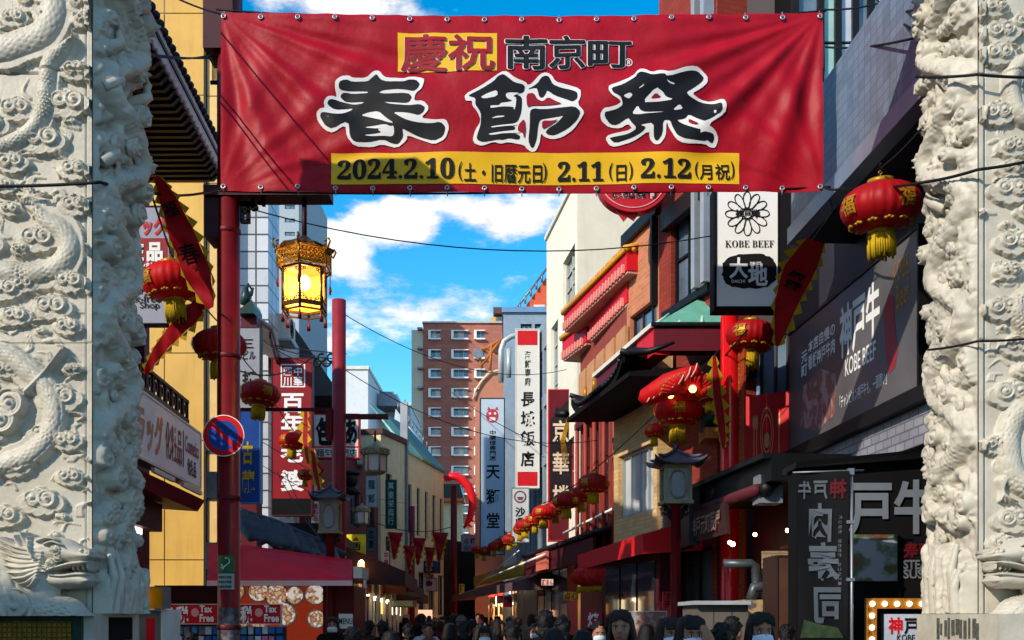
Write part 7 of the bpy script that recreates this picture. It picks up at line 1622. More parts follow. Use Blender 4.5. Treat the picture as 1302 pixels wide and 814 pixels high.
s2 = SB('menu_card', 'pale menu card hanging at the right end of the red awning stall', 'sign', 14.9, 430, 780, 449, 800, .02, M_offw); s2.txt('MENU', 431, 786, 448, 794, M_ink, .01)
MB().box(fb2, x0 - 1.2, x0, 0, z_(745, 16.6), -.1, .2).build('side_wall', M_soff, t)
MB().box(fb2, x1, x1 + .5, 0, z_(745, 16.6), -1.2, .1).build('side_post', M_dred, t)
q = MB(); q.box(FR(0), (448 - CX) / F * 15.2, (459 - CX) / F * 15.2, z_(735, 15.2), z_(720, 15.2), -16, -15.3); q.build('awning_motor_box', M_offw, t)
# dark bundled cloth over the left awning
t = thing('tarpaulin', 'dark blue grey bundled tarpaulin lying on top of the left red awning', 'tarpaulin', PX(360, 690, 17)); q = MB(); rr = random.Random(6)
for k in range(9):
    x = 308 + k * 14; y = 652 + k * 6 + rr.uniform(-2, 2); q.tube([PX(x, y, 17.2), PX(x + 6, y + 18, 16.9), PX(x + 12, y + 33 - k * 2.2, 16.6)], [.09, .13, .06], 8)
q.tube([PX(306, 650, 17.3), PX(350, 668, 17.3), PX(400, 690, 17.3), PX(440, 706, 17.3)], [.06, .11, .11, .05], 8)
q.build('cloth', mat('blue_grey_tarp', '#39424c', .6, var=.3, vscale=4, bump=.4, bscale=8), t, remesh=.025)
# tax free signs with hanging goods
s = SB('tax_free_sign', 'red tax free sign beside the tall red post, above hanging packets', 'sign', 13.4, 205, 768, 358, 794, .04, mat('tax_red', '#b81420', .45), M_offw, .8)
s.txt('免税', 208, 771, 240, 792, M_wink, .04); s.txt('Tax', 254, 770, 270, 779, M_wink, .03); s.txt('Free', 254, 781, 272, 791, M_wink, .03); s.txt('免税', 291, 771, 321, 792, M_wink, .04); s.txt('Tax', 336, 770, 352, 779, M_wink, .03); s.txt('Free', 336, 781, 355, 791, M_wink, .03)
for x in (248, 329): s.poly([(x + 5 * math.cos(u_), 779 + 5.5 * math.sin(u_)) for u_ in np.linspace(0, 2 * math.pi, 17)[:-1]], mat('pink_blossom', '#d89090', .5), 'blossom_mark')
rr = random.Random(9)
gm_ = [mat('packet_' + c_, c, .3, var=.15) for c_, c in (('blue', '#2c6ab0'), ('white', '#c0c4cc'), ('pink', '#b87890'), ('grey', '#70788c'), ('cyan', '#4c98b8'))]
t = thing('goods_rack', 'rack of small hanging packets below the tax free sign', 'goods rack', PX(280, 900, 13.5)); MB().box(FR(0), *frontal(13.5, 206, 797, 362, 900), -13.62, -13.55).build('back_panel', mat('rack_back', '#2c303c', .6), t)
for j in range(3):
    for i in range(17):
        x = 208 + i * 9; y = 797 + j * 12; MB().box(FR(0), *frontal(13.5, x, y, x + rr.uniform(6, 8), y + rr.uniform(8, 10)), -13.54, -13.49 + rr.uniform(0, .03)).build('packet', rr.choice(gm_), t)
# left stalls receding: dark awnings
left_aw = [(452, 20, 484, 25, 716, '#3a2024', 'dark maroon stall awning just beyond the red awning on the left'), (470, 25, 505, 31, 728, '#4c3836', 'drab brown stall awning farther down on the left'), (495, 31, 520, 38, 736, '#5a1822', 'dark red stall awning below the far lantern row on the left')]
for x0, Y0, x1, Y1, py, colr, lb in left_aw:
    f = facade(x0 - 18, Y0, x1 - 18, Y1); zb = z_(py + 26, Y0) ; awning('stall_awning', lb, f, 0, f.len, zb + .75, zb + .25, 1.2, mat('awn' + colr, colr, .7, var=.2), .3, group='left stall awnings')
fL2 = facade(418, 18.5, 500, 40)
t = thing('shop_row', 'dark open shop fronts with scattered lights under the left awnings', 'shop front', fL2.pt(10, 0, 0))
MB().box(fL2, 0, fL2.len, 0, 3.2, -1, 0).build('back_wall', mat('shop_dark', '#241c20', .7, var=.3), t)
rr = random.Random(12)
for i in range(16):
    a = i * 1.35 + .3; mm = rr.choice([picture('glowing_goods', ['#2a1014', '#70202a', '#b08a50', '#404858', '#c8b8a0'], 7, .5, .3), M_dred, picture('glowing_print', ['#1c2028', '#38424c', '#7a2a2c', '#b0a898'], 5, .5, .15), mat('green_shop_panel', '#20483c', .6)])  # goods and print panels glow by themselves to brighten the row
    MB().box(fL2, a, a + rr.uniform(.7, 1.2), 1.3, rr.uniform(2.3, 3.0), .01, .05).build('shop_panel', mm, t)
for i in range(9): MB().ball(fL2.pt(1 + i * 2.4, rr.uniform(2.3, 2.7), .5), .05, 8).build('bulb', M_warm, t)
s = SB('striped_canopy', 'small pale green striped canopy deep in the left stall row', 'awning', 30, 497, 763, 526, 772, 1, mat('pale_green_canopy', '#7c9480', .6), M_dred, .8)
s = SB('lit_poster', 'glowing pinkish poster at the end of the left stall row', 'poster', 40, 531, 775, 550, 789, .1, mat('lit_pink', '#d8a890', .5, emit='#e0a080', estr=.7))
s = SB('pink_poster', 'pale pink framed poster high between the street posts', 'poster', 44, 534, 735, 556, 752, .1, mat('pale_pink_paper', '#c8988c', .6), M_dred, .7); s.poly([(545 + 5 * math.cos(u_), 742 + 3.5 * math.sin(u_)) for u_ in np.linspace(0, 2 * math.pi, 17)[:-1]], M_dred, 'dark_mark')
# right awnings
fr1 = facade(775, 21.0, 872, 15.6)
awning('stall_awning', 'bright red awning between the street lamp and the long red lantern', fr1, .3, fr1.len + .2, 3.0, 2.75, .9, mat('awning_bright_red', '#cc1420', .6, var=.08), .3, c0=-.2, group='right stall awnings')
fr2 = facade(700, 27.5, 800, 19.8)
t = thing('tiled_stall_roof', 'low dark tiled roof edge with maroon fascia right of the yellow strip', 'roof', fr2.pt(3, 3, .6))
tiled_eave(fr2, 0, fr2.len, 3.4, 3.1, -.2, .75, t, M_roof, .2, M_soff, .45)
MB().box(fr2, fr2.len * .30, fr2.len * .47, 2.62, 3.04, .77, .83).build('lit_fascia_panel', mat('salmon_panel', '#c86858', .5), t)  # lit look of this fascia stretch lies only in its salmon colour
q = MB(); q.tube([fr2.pt(-7, 2.75, .9), fr2.pt(fr2.len * .5, 2.95, .9)], .025, 6); q.tube([fr2.pt(fr2.len * .4, 3.5, .3), fr2.pt(fr2.len, 3.6, .3)], .03, 6); q.build('white_rail', M_white, t)
fr3 = facade(606, 44, 702, 27.5)
awning('stall_awning', 'drab rolled awning with yellow strip behind it, far right side of the street', fr3, 0, fr3.len, 2.75, 2.45, 1.0, mat('drab_awning', '#5c4448', .7, var=.15), .25, group='right stall awnings')
s_ = MB(); s_.box(fr3, 1, fr3.len - .3, 2.8, 3.2, .0, .25); tag(s_.build('yellow_strip', mat('mustard_board', '#b08a18', .6, var=.1), None), 'long mustard yellow sign strip above the far right awning', 'sign')
q = MB(); q.tube([PX(603, 748, 40), PX(660, 700, 30)], .018, 6); tag(q.build('awning_arm', M_white, None), 'thin white awning arm slanting up from the yellow strip', 'pole')
fR2 = facade(612, 46, 905, 16.5)
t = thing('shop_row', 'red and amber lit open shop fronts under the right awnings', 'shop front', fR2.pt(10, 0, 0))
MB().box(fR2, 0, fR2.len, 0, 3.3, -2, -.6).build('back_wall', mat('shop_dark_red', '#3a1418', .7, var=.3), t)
rr = random.Random(21); a = .4
mats_ = [picture('glowing_amber_board', ['#5a1a0c', '#e05a20', '#ffc070', '#a02818'], 6, .5, 2.2), picture('glowing_goods2', ['#3a1014', '#a02a34', '#e0b070', '#701420'], 5, .5, .8), M_soff, mat('amber_panel', '#7a5a14', .6, var=.2), M_dred, mat('night_panel', '#1c1820', .6)]  # boards and goods here glow by themselves to brighten the street level
while a < fR2.len - 1:
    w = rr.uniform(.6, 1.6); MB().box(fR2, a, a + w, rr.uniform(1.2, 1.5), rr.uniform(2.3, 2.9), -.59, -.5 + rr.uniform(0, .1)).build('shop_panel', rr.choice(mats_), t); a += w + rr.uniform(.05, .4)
for i in range(24): MB().ball(fR2.pt(2 + i * (fR2.len - 3) / 24, rr.uniform(2.5, 2.75), rr.uniform(-.3, .4)), .045, 8).build('bulb', M_warm, t)
for i in range(9): p = fR2.pt(3 + i * 3.3, 2.3, -.2); MB().box(fR2, 3 + i * 3.3, 3.05 + i * 3.3, 1.9, 2.5, -.3, -.25).build('light_tube', M_tube, t)
q = MB()
for i in range(8): q.tube([fR2.pt(9 + i * .35, 2.75, 0), fR2.pt(9 + i * .35, 1.9, 0)], .02, 4)
q.build('cord_curtain', M_dred, t)
# carts and shelf under the dark canopy
s = SB('food_cart', 'beige food cart with white lid under the dark canopy at lower right', 'cart', 11.6, 886, 768, 952, 1100, 1.0, mat('cart_beige', '#5c5650', .6, var=.1), None)
MB().box(FR(0), *frontal(11.5, 882, 764, 955, 769), -12.6, -11.5).build('lid', mat('lid_white', '#9aa0a8', .4), s.t)
for x in (907, 930): s.rect(x, 770, x + .6, 900, M_frame, 'panel_joint', .006)
s = SB('wooden_shelf', 'tall dark wooden shelf unit left of the black flag', 'shelf', 11.4, 987, 706, 1012, 1000, .6, mat('brown_wood', '#4a3024', .6, var=.2), mat('brown_wood_edge', '#33201a', .6), 2)
s = SB('lit_wall', 'patch of pale lit brick wall seen above the wooden shelf', 'wall', 13.0, 970, 700, 1012, 800, .1, mat('pale_brick', '#9a8468', .8, brick=(.2, .07, .01, (.6, .6, .6))))
s = SB('food_display', 'small stacked food display behind the crowd at lower right', 'display', 12.2, 945, 762, 985, 900, .5, picture('food_boxes', ['#2a1a14', '#7a5a38', '#4a4a50', '#a88a60'], 9))
t = thing('exhaust_pipe', 'bent dark grey metal pipe under the dark canopy', 'pipe', PX(935, 720, 13)); q = MB(); q.tube([PX(920, 717, 13), PX(955, 717, 13), PX(960, 720, 13), PX(962, 740, 13), PX(962, 760, 13)], .06, 10); q.tube([PX(955, 762, 12.6), PX(958, 748, 12.6), PX(985, 745, 12.6)], .07, 10); q.build('pipe', mat('dull_steel', '#4c5056', .4, metal=.5), t)
s = SB('display_case', 'low white edged display case with notices behind the crowd right of centre', 'display case', 15.0, 801, 777, 848, 900, .5, picture('notice_print', ['#2c2c34', '#6a6a72', '#8c4a38', '#a8a8a8'], 8), M_offw, 1)
s = SB('wall_lantern_panel', 'yellow lattice window panel under the red awning', 'window', 19.0, 790, 712, 840, 745, .1, mat('amber_lattice', '#8a6414', .6, var=.1), M_dred, 1.4); 
for x in (806, 822): s.rect(x, 713, x + 1.2, 744, M_blackm, 'lattice_bar', .02)
for y in (722, 733): s.rect(791, y, 839, y + 1.2, M_blackm, 'lattice_bar', .016)
s = SB('red_notice', 'small red notice with white brush writing behind the long haired woman', 'sign', 17, 743, 776, 766, 800, .05, mat('notice_red', '#9a1c28', .5)); s.txt('焼', 747, 779, 762, 797, M_wink, .02)
# unseen block added to the left behind the camera to shade the near crowd

t = thing('shade_block', 'plain unseen block added behind the photographer to shade the near crowd', 'building', (-18, -10, 0)); MB().box(FR(0), -30, -7.5, 0, 9.8, 2, 18).build('wall', mat('shade_block_wall', '#8a8478', .8, var=.1), t)
# air conditioners, pipes and spare cables
def ac(label, fr, px, py, s_=.8):
    a, b = fr.ab(px, py); t = thing('air_conditioner', label, 'air conditioner', fr.pt(a, b, .2), 'outdoor air conditioner units')
    MB().box(fr, a, a + s_, b, b + s_ * .7, .04, .36).build('casing', mat('ac_casing', '#b8b4a8', .5, var=.1, streak=.3), t)
    q = MB(); o = fr.pt(a + s_ * .36, b + s_ * .35, .37)
    for r_ in (.1, .17, .24): q.tube([o + fr.r * (s_ * r_ * 1.1 * math.cos(w)) + Vector((0, 0, s_ * r_ * 1.1 * math.sin(w))) for w in np.linspace(0, 2 * math.pi, 17)], .008, 4, False)
    for w in range(6): q.tube([o, o + fr.r * (s_ * .26 * math.cos(w * 1.05)) + Vector((0, 0, s_ * .26 * math.sin(w * 1.05)))], .007, 4)
    q.build('fan_grille', M_black, t); MB().box(fr, a, a + s_, b - .05, b - .004, .02, .4).build('bracket', M_grey, t)
ac('air conditioner on the reddish brown building behind the plain red post', f8, 452, 590, .8)
ac('air conditioner high on the white slab building left of the red vertical sign', facade(341, 25.3, 425, 38), 350, 430, .9)
for lab, P_ in [('thin cables crossing the street below the banner from the left post to the beef sign', [(PX(305, 262, 12.3), PX(905, 300, 13.3), .35)]),
                ('slack cable from the plain red post to the white building', [(PX(438, 400, 18.8), PX(720, 470, 25), .5), (PX(438, 470, 18.8), PX(760, 560, 21), .5)]),
                ('cables running along the left shop fronts above the awnings', [(PX(330, 560, 20), PX(520, 640, 40), .3), (PX(330, 590, 20), PX(500, 655, 40), .3), (PX(352, 600, 19), PX(420, 700, 16.5), .1), (PX(362, 600, 19), PX(420, 704, 16.5), .1)])]:
    cable('overhead_cable', lab, P_, .008)
# street-level clutter: hanging cards, split curtains, steamers, lit menus added for brightness, small signs
rr = random.Random(31)
M_nor = [mat('curtain_' + c_, h_, .8, var=.1, transl=.2) for c_, h_ in (('red', '#b01828'), ('navy', '#1c2c50'), ('cream', '#c8b890'), ('orange', '#d06820'))]
M_card = [mat('card_' + c_, h_, .5, var=.08) for c_, h_ in (('white', '#d8d4c8'), ('yellow', '#e0b830'), ('red', '#c01c28'), ('green', '#2c6a48'))]
M_lit = [mat('lit_card_' + c_, h_, .5, emit=h_, estr=e_, var=.1) for c_, h_, e_ in (('cream', '#ffe4b0', 1.3), ('amber', '#ffa040', 1.6), ('red', '#ff3828', 1.2), ('white', '#fff4e8', 1.8))]
WORDS = ['小籠包', '豚まん', '北京ダック', 'ラーメン', '点心', '餃子', '中華', '焼売', '角煮', '肉まん']
def stall_line(fr, a0, a1, z0, z1, c, tag_, where):
    a = a0; k = 0
    while a < a1:
        w = rr.uniform(1.5, 2.3); t = thing('food_stall', '%s %s' % (tag_[k % len(tag_)], where[min(k, len(where) - 1)]), 'stall', fr.pt(a + w / 2, 0, c), 'small food stalls under the awnings')
        MB().box(fr, a, a + w, .0, 1.05, c, c + .5).build('counter', rr.choice(M_nor), t)
        q = MB(); [q.box(fr, x, x + .05, 1.05, z1 + .1, c + .42, c + .48) for x in (a, a + w - .05)]; q.build('posts', M_alum, t)
        m_ = rr.choice(M_nor); n = 5
        for i in range(n): x = a + .05 + (w - .1) * i / n; MB().box(fr, x + .01, x + (w - .1) / n - .015, z1 - .28 - rr.uniform(0, .04), z1, c + .45, c + .46).build('curtain_panel', m_, t)
        tx = MB(); wd = rr.choice(WORDS); text(fr, wd, a + w * .2, a + w * .8, z1 - .24, z1 - .04, None, None, .03, c + .462, 0, mb=tx); tx.build('lettering', M_wink if m_ is not M_nor[2] else M_ink, t)
        lb = MB().box(fr, a + .15, a + w - .15, z1 + .02, z1 + .26, c + .3, c + .42).build('added_lit_header', rr.choice(M_lit), t)  # glowing header added to brighten the street level
        for i in range(4): x = a + .1 + i * w / 4.3; MB().box(fr, x, x + .26, z0 + rr.uniform(0, .1), z0 + rr.uniform(.3, .42), c + .35, c + .37).build('price_card', rr.choice(M_card + M_lit[:2]), t)
        q = MB(); [q.lathe(fr.pt(a + .3 + i * .45, 1.05, c + .25), [(.17, 0), (.17, .12), (.16, .125), (.17, .13), (.17, .25), (.15, .3), (.02, .34)], 14) for i in range(int(w / .5))]; q.build('steamers', mat('bamboo', '#9a7040', .7, var=.2), t, stuff=True)
        MB().ball(fr.pt(a + w / 2, z1 - .35, c + .3), .05, 8).build('bulb', M_warm, t)
        a += w + rr.uniform(.2, .7); k += 1
TG = ['stall with split curtains and an added lit header', 'steamed bun stall with price cards', 'stall with stacked bamboo steamers']
stall_line(fL2, 1.2, 21, 1.55, 2.3, .1, TG, ['nearest on the left', 'second on the left', 'third on the left', 'fourth on the left', 'fifth on the left', 'sixth on the left', 'deep on the left', 'farthest on the left'])
stall_line(fR2, 2.5, fR2.len - 4.5, 1.55, 2.35, -.45, TG, ['farthest on the right', 'deep on the right', 'near the far right end', 'in the far right row', 'in the middle of the right row', 'under the yellow strip', 'right of the yellow strip', 'under the dark tiled roof edge', 'below the long lantern', 'behind the right street lamp', 'right of the lamp pole', 'nearest on the right'])
for i, (px, py, w, h, Y, wd, m1, m2) in enumerate([(487, 700, 8, 22, 33, '中華', 0, 2), (512, 728, 9, 12, 36, '茶', 2, 0), (583, 742, 8, 14, 40, '麺', 1, 2), (688, 736, 16, 9, 24, '豚まん', 0, 2), (640, 757, 12, 16, 27, '鶏', 2, 1), (716, 752, 20, 12, 21, '点心', 1, 2), (842, 752, 12, 22, 15.2, '餃子', 2, 0), (462, 757, 13, 8, 22, '茶芸', 3, 0)]):
    s = SB('small_sign', 'small %s sign reading %s %s' % (('white', 'yellow', 'red', 'green')[m1], wd, ['left of the far pennants', 'deep on the left below the pennants', 'near the far centre', 'below the dark tiled roof edge', 'under the yellow strip', 'left of the long lantern', 'just left of the right street lamp pole', 'under the left awnings'][i]), 'sign', Y, px, py, px + w, py + h, .05, M_card[m1]); s.txt(wd, px + 1, py + 1, px + w - 1, py + h - 1, [M_ink, M_ink, M_rink if m1 != 2 else M_wink][m2 if m2 < 3 else 0], .03, h > w)
# ================================================================== people
def limb(b, pts, rad, n=10): b.tube(pts, rad, n)
def make_body(pose='stand', hand=False):
    """one continuous figure 1.65 m tall facing -Y"""
    b = MB()
    b.ball((0, -.005, 1.545), .098, 16, (.78, .98, 1.12))                         # skull
    b.ball((0, -.03, 1.49), .07, 12, (.84, .98, 1.15)); b.ball((0, -.055, 1.45), .035, 10, (1, .9, .8))          # face, chin
    b.tube([(0, -.088, 1.535), (0, -.106, 1.505), (0, -.085, 1.495)], [.008, .016, .012], 8)                         # nose
    b.ball((0, -.075, 1.55), .05, 10, (1.1, .5, .35))                                # brow
    for s in (-1, 1): b.ball((s * .078, .005, 1.515), .03, 8, (.35, .7, 1.1)); b.ball((s * .035, -.062, 1.5), .03, 8, (1, .8, .9))
    b.ball((0, -.09, 1.468), .02, 8, (1.2, .5, .55))                               # lips
    b.tube([(0, .01, 1.5), (0, .012, 1.42), (0, .02, 1.36)], [.052, .052, .075], 12)
    b.tube([(0, .02, 1.38), (0, .02, 1.3), (0, .0, 1.15), (0, 0, 1.0), (0, .01, .88), (0, .01, .8)], [.08, .15, .155, .13, .155, .14], 16)
    for s in (-1, 1):
        b.ball((s * .15, .02, 1.33), .065, 10)
        if s == 1 and hand: arm = [(s * .17, .02, 1.33), (s * .24, -.1, 1.14), (s * .16, -.24, 1.32), (s * .08, -.2, 1.47)]
        else: arm = [(s * .17, .02, 1.33), (s * .215, .03, 1.07), (s * .22, -.03, .84), (s * .215, -.05, .76)]
        b.tube(arm, [.055, .042, .034, .026], 10)
        e = Vector(arm[-1]); d = (Vector(arm[-1]) - Vector(arm[-2])).normalized(); sd = Vector((1, 0, 0)) if not (s == 1 and hand) else Vector((.8, .1, .5)).normalized()
        # palm, four unequal fingers and a thumb from its side
        b.tube([e, e + d * .05, e + d * .085], [.026, .036, .03], 8)
        nrm = d.cross(sd).normalized()
        for k, ln in enumerate((.062, .074, .07, .055)):
            o = e + d * .08 + sd * (-.028 + .019 * k); c1 = o + d * ln * .5 - nrm * .004 * s; c2 = o + d * ln - nrm * .018 * s
            b.tube([o - d * .02, o, c1, c2], [.0095, .0095, .009, .0075], 6)
        o = e + d * .02 - sd * .03; b.tube([o, o - sd * .02 + d * .03, o - sd * .018 + d * .06], [.012, .011, .009], 6)
    for s in (-1, 1):
        b.tube([(s * .08, .01, .86), (s * .09, 0, .65), (s * .09, .0, .46), (s * .09, .02, .25), (s * .09, .02, .08), (s * .09, .01, .05)], [.09, .08, .055, .052, .035, .035], 12)
        b.tube([(s * .09, .05, .04), (s * .09, -.04, .04), (s * .1, -.15, .03)], [.036, .038, .028], 10)
    me = bpy.data.meshes.new('body'); me.from_pydata(b.v, [], b.f); return remesh_mesh(me, .0115, 3)
M_skin = mat('skin', '#96644e', .55, var=.06); M_hair = mat('dark_hair', '#070606', .5, var=.3, vscale=30, bump=.5, bscale=90)
M_lip = mat('lip', '#7a3a38', .5); M_eye = mat('dark_eye', '#120c0a', .25, var=0); M_eyew = mat('eye_white', '#c8c0b8', .4, var=0)
BODY = {h: make_body(hand=h) for h in (False, True)}
for b_ in BODY.values(): b_.materials.clear(); b_.materials.append(M_skin)
def mesh_of(mb, name, vox=None, m=None, sm=2):
    me = bpy.data.meshes.new(name); me.from_pydata(mb.v, [], mb.f); me.polygons.foreach_set('use_smooth', mb.sm)
    if vox: me = remesh_mesh(me, vox, sm)
    me.materials.clear(); me.materials.append(m); return me
def jacket(hand, hood=False):
    b = MB(); b.tube([(0, .015, 1.405), (0, .02, 1.36), (0, .02, 1.3), (0, 0, 1.15), (0, 0, 1.0), (0, .01, .85), (0, .01, .72)], [.08, .13, .2, .2, .18, .2, .2], 18)
    b.v = [(x * 1.12, y * .82, z) for x, y, z in b.v]
    for s in (-1, 1):
        b.ball((s * .165, .02, 1.325), .085, 12)
        arm = [(s * .18, .02, 1.33), (s * .25, -.1, 1.14), (s * .165, -.23, 1.31)] if (s == 1 and hand) else [(s * .18, .02, 1.33), (s * .225, .03, 1.07), (s * .225, -.03, .83)]
        b.tube(arm, [.08, .065, .052], 12)
    b.tube([(math.cos(a) * .085, .02 + math.sin(a) * .08, 1.405 + .02 * math.sin(a)) for a in np.linspace(0, 2 * math.pi, 17)], .03, 8, False)
    if hood: b.ball((0, .1, 1.37), .12, 12, (1.1, .6, .8))
    return mesh_of(b, 'jacket', .016, None)
def trousers():
    b = MB()
    for s in (-1, 1): b.tube([(s * .07, .01, .9), (s * .09, .01, .7), (s * .095, .0, .46), (s * .095, .02, .1)], [.115, .1, .08, .07], 12)
    return mesh_of(b, 'trousers', .018, None)
def hair(kind):
    b = MB()
    b.ball((0, .018, 1.568), .102, 18, (.8, .94, 1.03)); cut = 1.545
    rr = random.Random(hash(kind) % 7 + 3 if False else {'short': 1, 'long': 2, 'bob': 3, 'cap': 4}[kind])
    if kind == 'short':
        for k in range(60):
            a = rr.uniform(0, 2 * math.pi); ph = rr.uniform(.1, 1.35); d = Vector((math.sin(ph) * math.cos(a) * .09, math.sin(ph) * math.sin(a) * .105 + .012, math.cos(ph) * .115 + 1.56))
            b.tube([d, d + Vector((rr.uniform(-.015, .015), rr.uniform(-.012, .012), .012)), d + Vector((rr.uniform(-.025, .025), rr.uniform(-.03, .02), rr.uniform(-.015, .02)))], [.014, .011, .004], 6)
        b.tube([(-.05, .07, 1.5), (0, .095, 1.46), (.05, .07, 1.5)], [.04, .05, .04], 10)
    if kind in ('long', 'bob'):
        z1 = 1.18 if kind == 'long' else 1.42
        for k in range(46):
            a = -.55 + (math.pi + 1.1) * k / 45; x, y = math.cos(a), math.sin(a); r0 = .078
            w = rr.uniform(-.012, .012); zz = z1 + rr.uniform(-.04, .05)
            b.tube([(x * .05, y * .06 + .02, 1.65), (x * r0, y * r0 * 1.1 + .01, 1.58), (x * (r0 + .012) + w, y * (r0 + .014) * 1.1 + .015, 1.48), (x * (r0 + .018) + w, y * (r0 + .02) + .02, (1.48 + zz) / 2), (x * (r0 + .004), y * (r0 + .01) + .02, zz)], [.014, .016, .015, .015, .005], 6)
        for k in range(13):
            x = -.07 + .14 * k / 12; t = .0 if kind == 'bob' else (.022 + abs(x) * .5 if True else 0)
            b.tube([(x * .5, -.04, 1.655), (x * .95, -.088, 1.625), (x * 1.05, -.1, (1.565 if kind == 'bob' else 1.6 - abs(x) * .6))], [.018, .016, .006], 6)
    return mesh_of(b, 'hair', .009, M_hair, 1)
_h = MB(); _h.ball((0, .015, 1.6), .112, 16, (.86, 1.0, .78)); _h.tube([(.098 * math.cos(a), .015 + .11 * math.sin(a), 1.585) for a in np.linspace(0, 2 * math.pi, 25)], .014, 8, False); HAT = mesh_of(_h, 'hat', .01, None)
HB1 = mat('brown_hair', '#1c100a', .5, var=.4, vscale=30, bump=.5, bscale=90); HB2 = mat('soft_black_hair', '#100c0c', .4, var=.5, vscale=40, bump=.6, bscale=110)
HAIR = {k: hair(k) for k in ('short', 'long', 'bob')}
JK = {False: jacket(False), True: jacket(True), 'hood': jacket(False, True)}; TR = trousers()
def bits():
    e = MB(); i = MB(); l_ = MB(); mk = MB(); br = MB()
    for s in (-1, 1):
        e.ball((s * .03, -.0925, 1.527), .0105, 10, (1.25, .5, .6)); i.ball((s * .03, -.0965, 1.527), .0062, 8, (1, .5, 1))
        br.tube([(s * .014, -.1, 1.547), (s * .032, -.1, 1.552), (s * .048, -.091, 1.546)], [.003, .0045, .002], 6)
        i.tube([(s * .017, -.098, 1.533), (s * .03, -.1, 1.5355), (s * .043, -.093, 1.532)], [.0015, .0025, .001], 5)
    l_.tube([(-.02, -.094, 1.466), (0, -.102, 1.468), (.02, -.094, 1.466)], [.003, .007, .003], 6)
    V = []; n = 13
    for j in range(7):
        z = 1.505 - .075 * j / 6
        for k in range(n):
            a = -1.15 + 2.3 * k / (n - 1); r_ = .088 + .012 * math.sin(math.pi * j / 6); V.append((math.sin(a) * r_ * .88, -math.cos(a) * r_ - .022 + .012 * (j / 6), z + .008 * math.cos(a * 2)))
    V2 = [(x * .96, y * .96, z) for x, y, z in V]; m = len(V)
    Fc = [(j * n + k, (j + 1) * n + k, (j + 1) * n + k + 1, j * n + k + 1) for j in range(6) for k in range(n - 1)]
    mk.add(V, Fc, True); mk.add(V2, [f[::-1] for f in Fc], True)
    for s in (-1, 1): mk.tube([(s * .07, -.06, 1.5), (s * .082, .0, 1.525)], .0018, 4); mk.tube([(s * .07, -.058, 1.445), (s * .082, .0, 1.5)], .0018, 4)
    return [(mesh_of(e, 'eye', None, M_eyew), 'eye'), (mesh_of(i, 'iris', None, M_eye), 'iris'), (mesh_of(br, 'eyebrow', None, M_hair), 'eyebrow')], mesh_of(l_, 'mouth', None, M_lip), mesh_of(mk, 'face_mask', None, mat('mask_white', '#c4ccd6', .8, var=.04))
FACE, MOUTH, MASK = bits()
CLO = {'black': mat('cloth_black', '#08080a', .9, var=.3, spec=.15), 'navy': mat('cloth_navy', '#0d111c', .9, var=.3, spec=.15), 'grey': mat('cloth_grey', '#3c3e44', .9, var=.25), 'beige': mat('cloth_beige', '#6a5a48', .9, var=.2), 'brown': mat('cloth_brown', '#38261e', .9, var=.2),
       'pale blue': mat('cloth_pale_blue', '#7c93ae', .85, var=.2), 'white': mat('cloth_white', '#a8a8aa', .85, var=.12), 'dark red': mat('cloth_dark_red', '#4a141c', .85, var=.2), 'green': mat('cloth_green', '#252e26', .85, var=.2)}
def person(label, px, top, w_or_Y, face, col, hr='short', mask=False, hand=False, group='people in the street crowd', head=0, tilt=0, hat=None):
    Y = w_or_Y; x = (px - CX) / F * Y; h = CAMZ + (HY - top) / F * Y; sc = h / 1.685
    t = thing('person', label, 'person', (x, Y, 0), group)
    def ch(name, me, m=None, par=None):
        o = bpy.data.objects.new(name, me); COL.objects.link(o); o.parent = par or t
        if m: o.material_slots[0].link = 'OBJECT'; o.material_slots[0].material = m
        return o
    ch('body', BODY[hand]); ch('hair', HAIR[hr], [M_hair, M_hair, HB1, M_hair, HB2][int(px * 3 + top) % 5]); ch('jacket', JK['hood' if (col == 'pale blue') else hand], CLO[col]); ch('trousers', TR, CLO['black' if col != 'black' else 'navy'])
    if hat: ch('hat', HAT, hat)
    if abs(face) < 100 and Y < 16:
        for me, nm in FACE: ch(nm, me)
        ch('face_mask', MASK) if mask else ch('mouth', MOUTH)
    t.scale = (sc,) * 3; t.rotation_euler = (R(tilt), 0, R(face)); return t
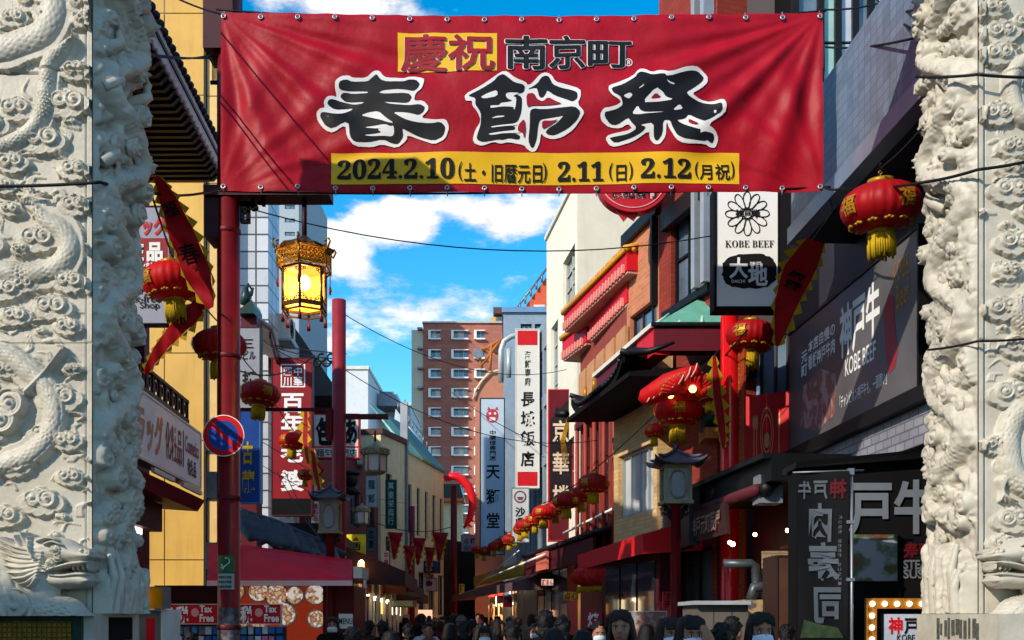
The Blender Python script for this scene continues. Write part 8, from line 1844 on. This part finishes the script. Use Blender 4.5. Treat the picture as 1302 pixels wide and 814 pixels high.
# the near ones, placed from the photograph: (label, column, row of the crown, depth, facing (0 = towards the camera), clothes, hair, mask, hand)
near = [
 ('long dark haired woman without a mask facing the camera, right of centre', 790, 768, 7.0, -12, 'black', 'long', False, False),
 ('woman in a white face mask with straight fringe near the right, facing the camera', 966, 771, 6.6, 8, 'black', 'long', True, False),
 ('dark haired masked person raising one hand to the forehead', 877, 775, 6.5, 14, 'black', 'bob', True, True),
 ('masked person with pale top half hidden behind the one raising a hand', 850, 778, 7.4, 20, 'white', 'bob', True, False),
 ('person in a dark coat seen from behind between the masked woman and the raised hand', 918, 788, 7.0, 170, 'navy', 'short', False, False),
 ('tall short haired man seen from behind near the centre', 694, 772, 8.6, 165, 'black', 'short', False, False),
 ('second dark head just right of the tall short haired man', 714, 780, 9.2, 200, 'black', 'short', False, False),
 ('bareheaded person with pale blue hood seen from behind', 651, 787, 9.0, 178, 'pale blue', 'short', False, False),
 ('rounded dark head low in front of the long haired woman', 741, 794, 7.6, 172, 'black', 'bob', False, False),
 ('dark bob haired person low beside the tall short haired man', 704, 792, 7.3, 185, 'black', 'bob', False, False),
 ('short haired person at the right of the raised hand, half turned', 932, 780, 8.8, 140, 'black', 'short', False, False),
 ('broad dark head low at left of the crowd, seen from behind', 449, 793, 8.2, 180, 'black', 'short', False, False),
 ('dark head with grey coat low in the left crowd', 497, 796, 8.6, 175, 'black', 'bob', False, False),
 ('small dark head in front of the hanging packets at the far left', 244, 800, 11.5, 150, 'navy', 'short', False, False),
 ('person in a grey hooded coat in the left middle of the crowd', 519, 789, 13.0, 190, 'grey', 'short', False, False),
 ('person walking towards the camera in the middle of the crowd, wearing beige', 545, 788, 14.0, -8, 'beige', 'short', False, False),
 ('masked person walking towards the camera left of the pale blue hood', 616, 790, 12.0, 5, 'navy', 'bob', True, False),
 ('dark haired person seen from behind left of the pale blue hood', 590, 785, 11.5, 182, 'black', 'short', False, False),
 ('person in a dark coat seen from behind just left of the pink poster glow', 572, 787, 12.5, 175, 'black', 'bob', False, False),
 ('bareheaded person in brown standing by the dark left shops', 470, 785, 15.0, 160, 'brown', 'short', False, False),
 ('dark haired person looking right under the amber lights', 634, 784, 14.5, 80, 'black', 'bob', False, False),
 ('masked person facing the camera between the tall man and the long haired woman', 762, 786, 11.0, 0, 'black', 'short', True, False),
 ('person in dark red seen from behind right of the long haired woman', 822, 788, 10.0, 170, 'dark red', 'bob', False, False),
 ('short haired person behind the masked woman at right', 1000, 790, 9.6, 160, 'black', 'short', False, False),
]
for p in near:
    lab, px, top, Y, fc_, col, hr, mk, hd = p; person(lab, px, top + 4, Y, fc_, col, hr, mk, hd)
rr = random.Random(77); cl = ['black', 'black', 'navy', 'black', 'grey', 'brown', 'green', 'navy', 'beige', 'white', 'dark red', 'black']
for i in range(46):
    Y = 13 + 24 * (i / 46) ** 1.1 + rr.uniform(0, 1); xl, xr = -3.9 - .05 * Y + .04 * Y, 2.9 - .11 * Y + .05 * Y; x = rr.uniform(max(xl, -3.6), max(.2, xr)); px = CX + x / Y * F
    c_ = rr.choice(cl); back = rr.random() < .55; hr = rr.choice(('short', 'short', 'bob', 'long'))
    zone = ('left side', 'centre', 'right side')[min(2, int(max(0, px - 440) / 130))] + (' front', ' middle', ' back')[min(2, i // 16)]
    lab = '%s haired person in %s clothes %s, %s of the crowd' % ({'short': 'short', 'bob': 'chin length', 'long': 'long'}[hr], c_, 'walking away' if back else 'coming closer', zone)
    person(lab, px, HY - (rr.uniform(1.38, 1.62) - CAMZ) * F / Y, Y, (180 if back else 0) + rr.uniform(-25, 25), c_, hr, rr.random() < .3, group='people in the far crowd', hat=CLO[rr.choice(('grey', 'beige', 'white', 'brown', 'dark red'))] if i % 6 == 2 else None)
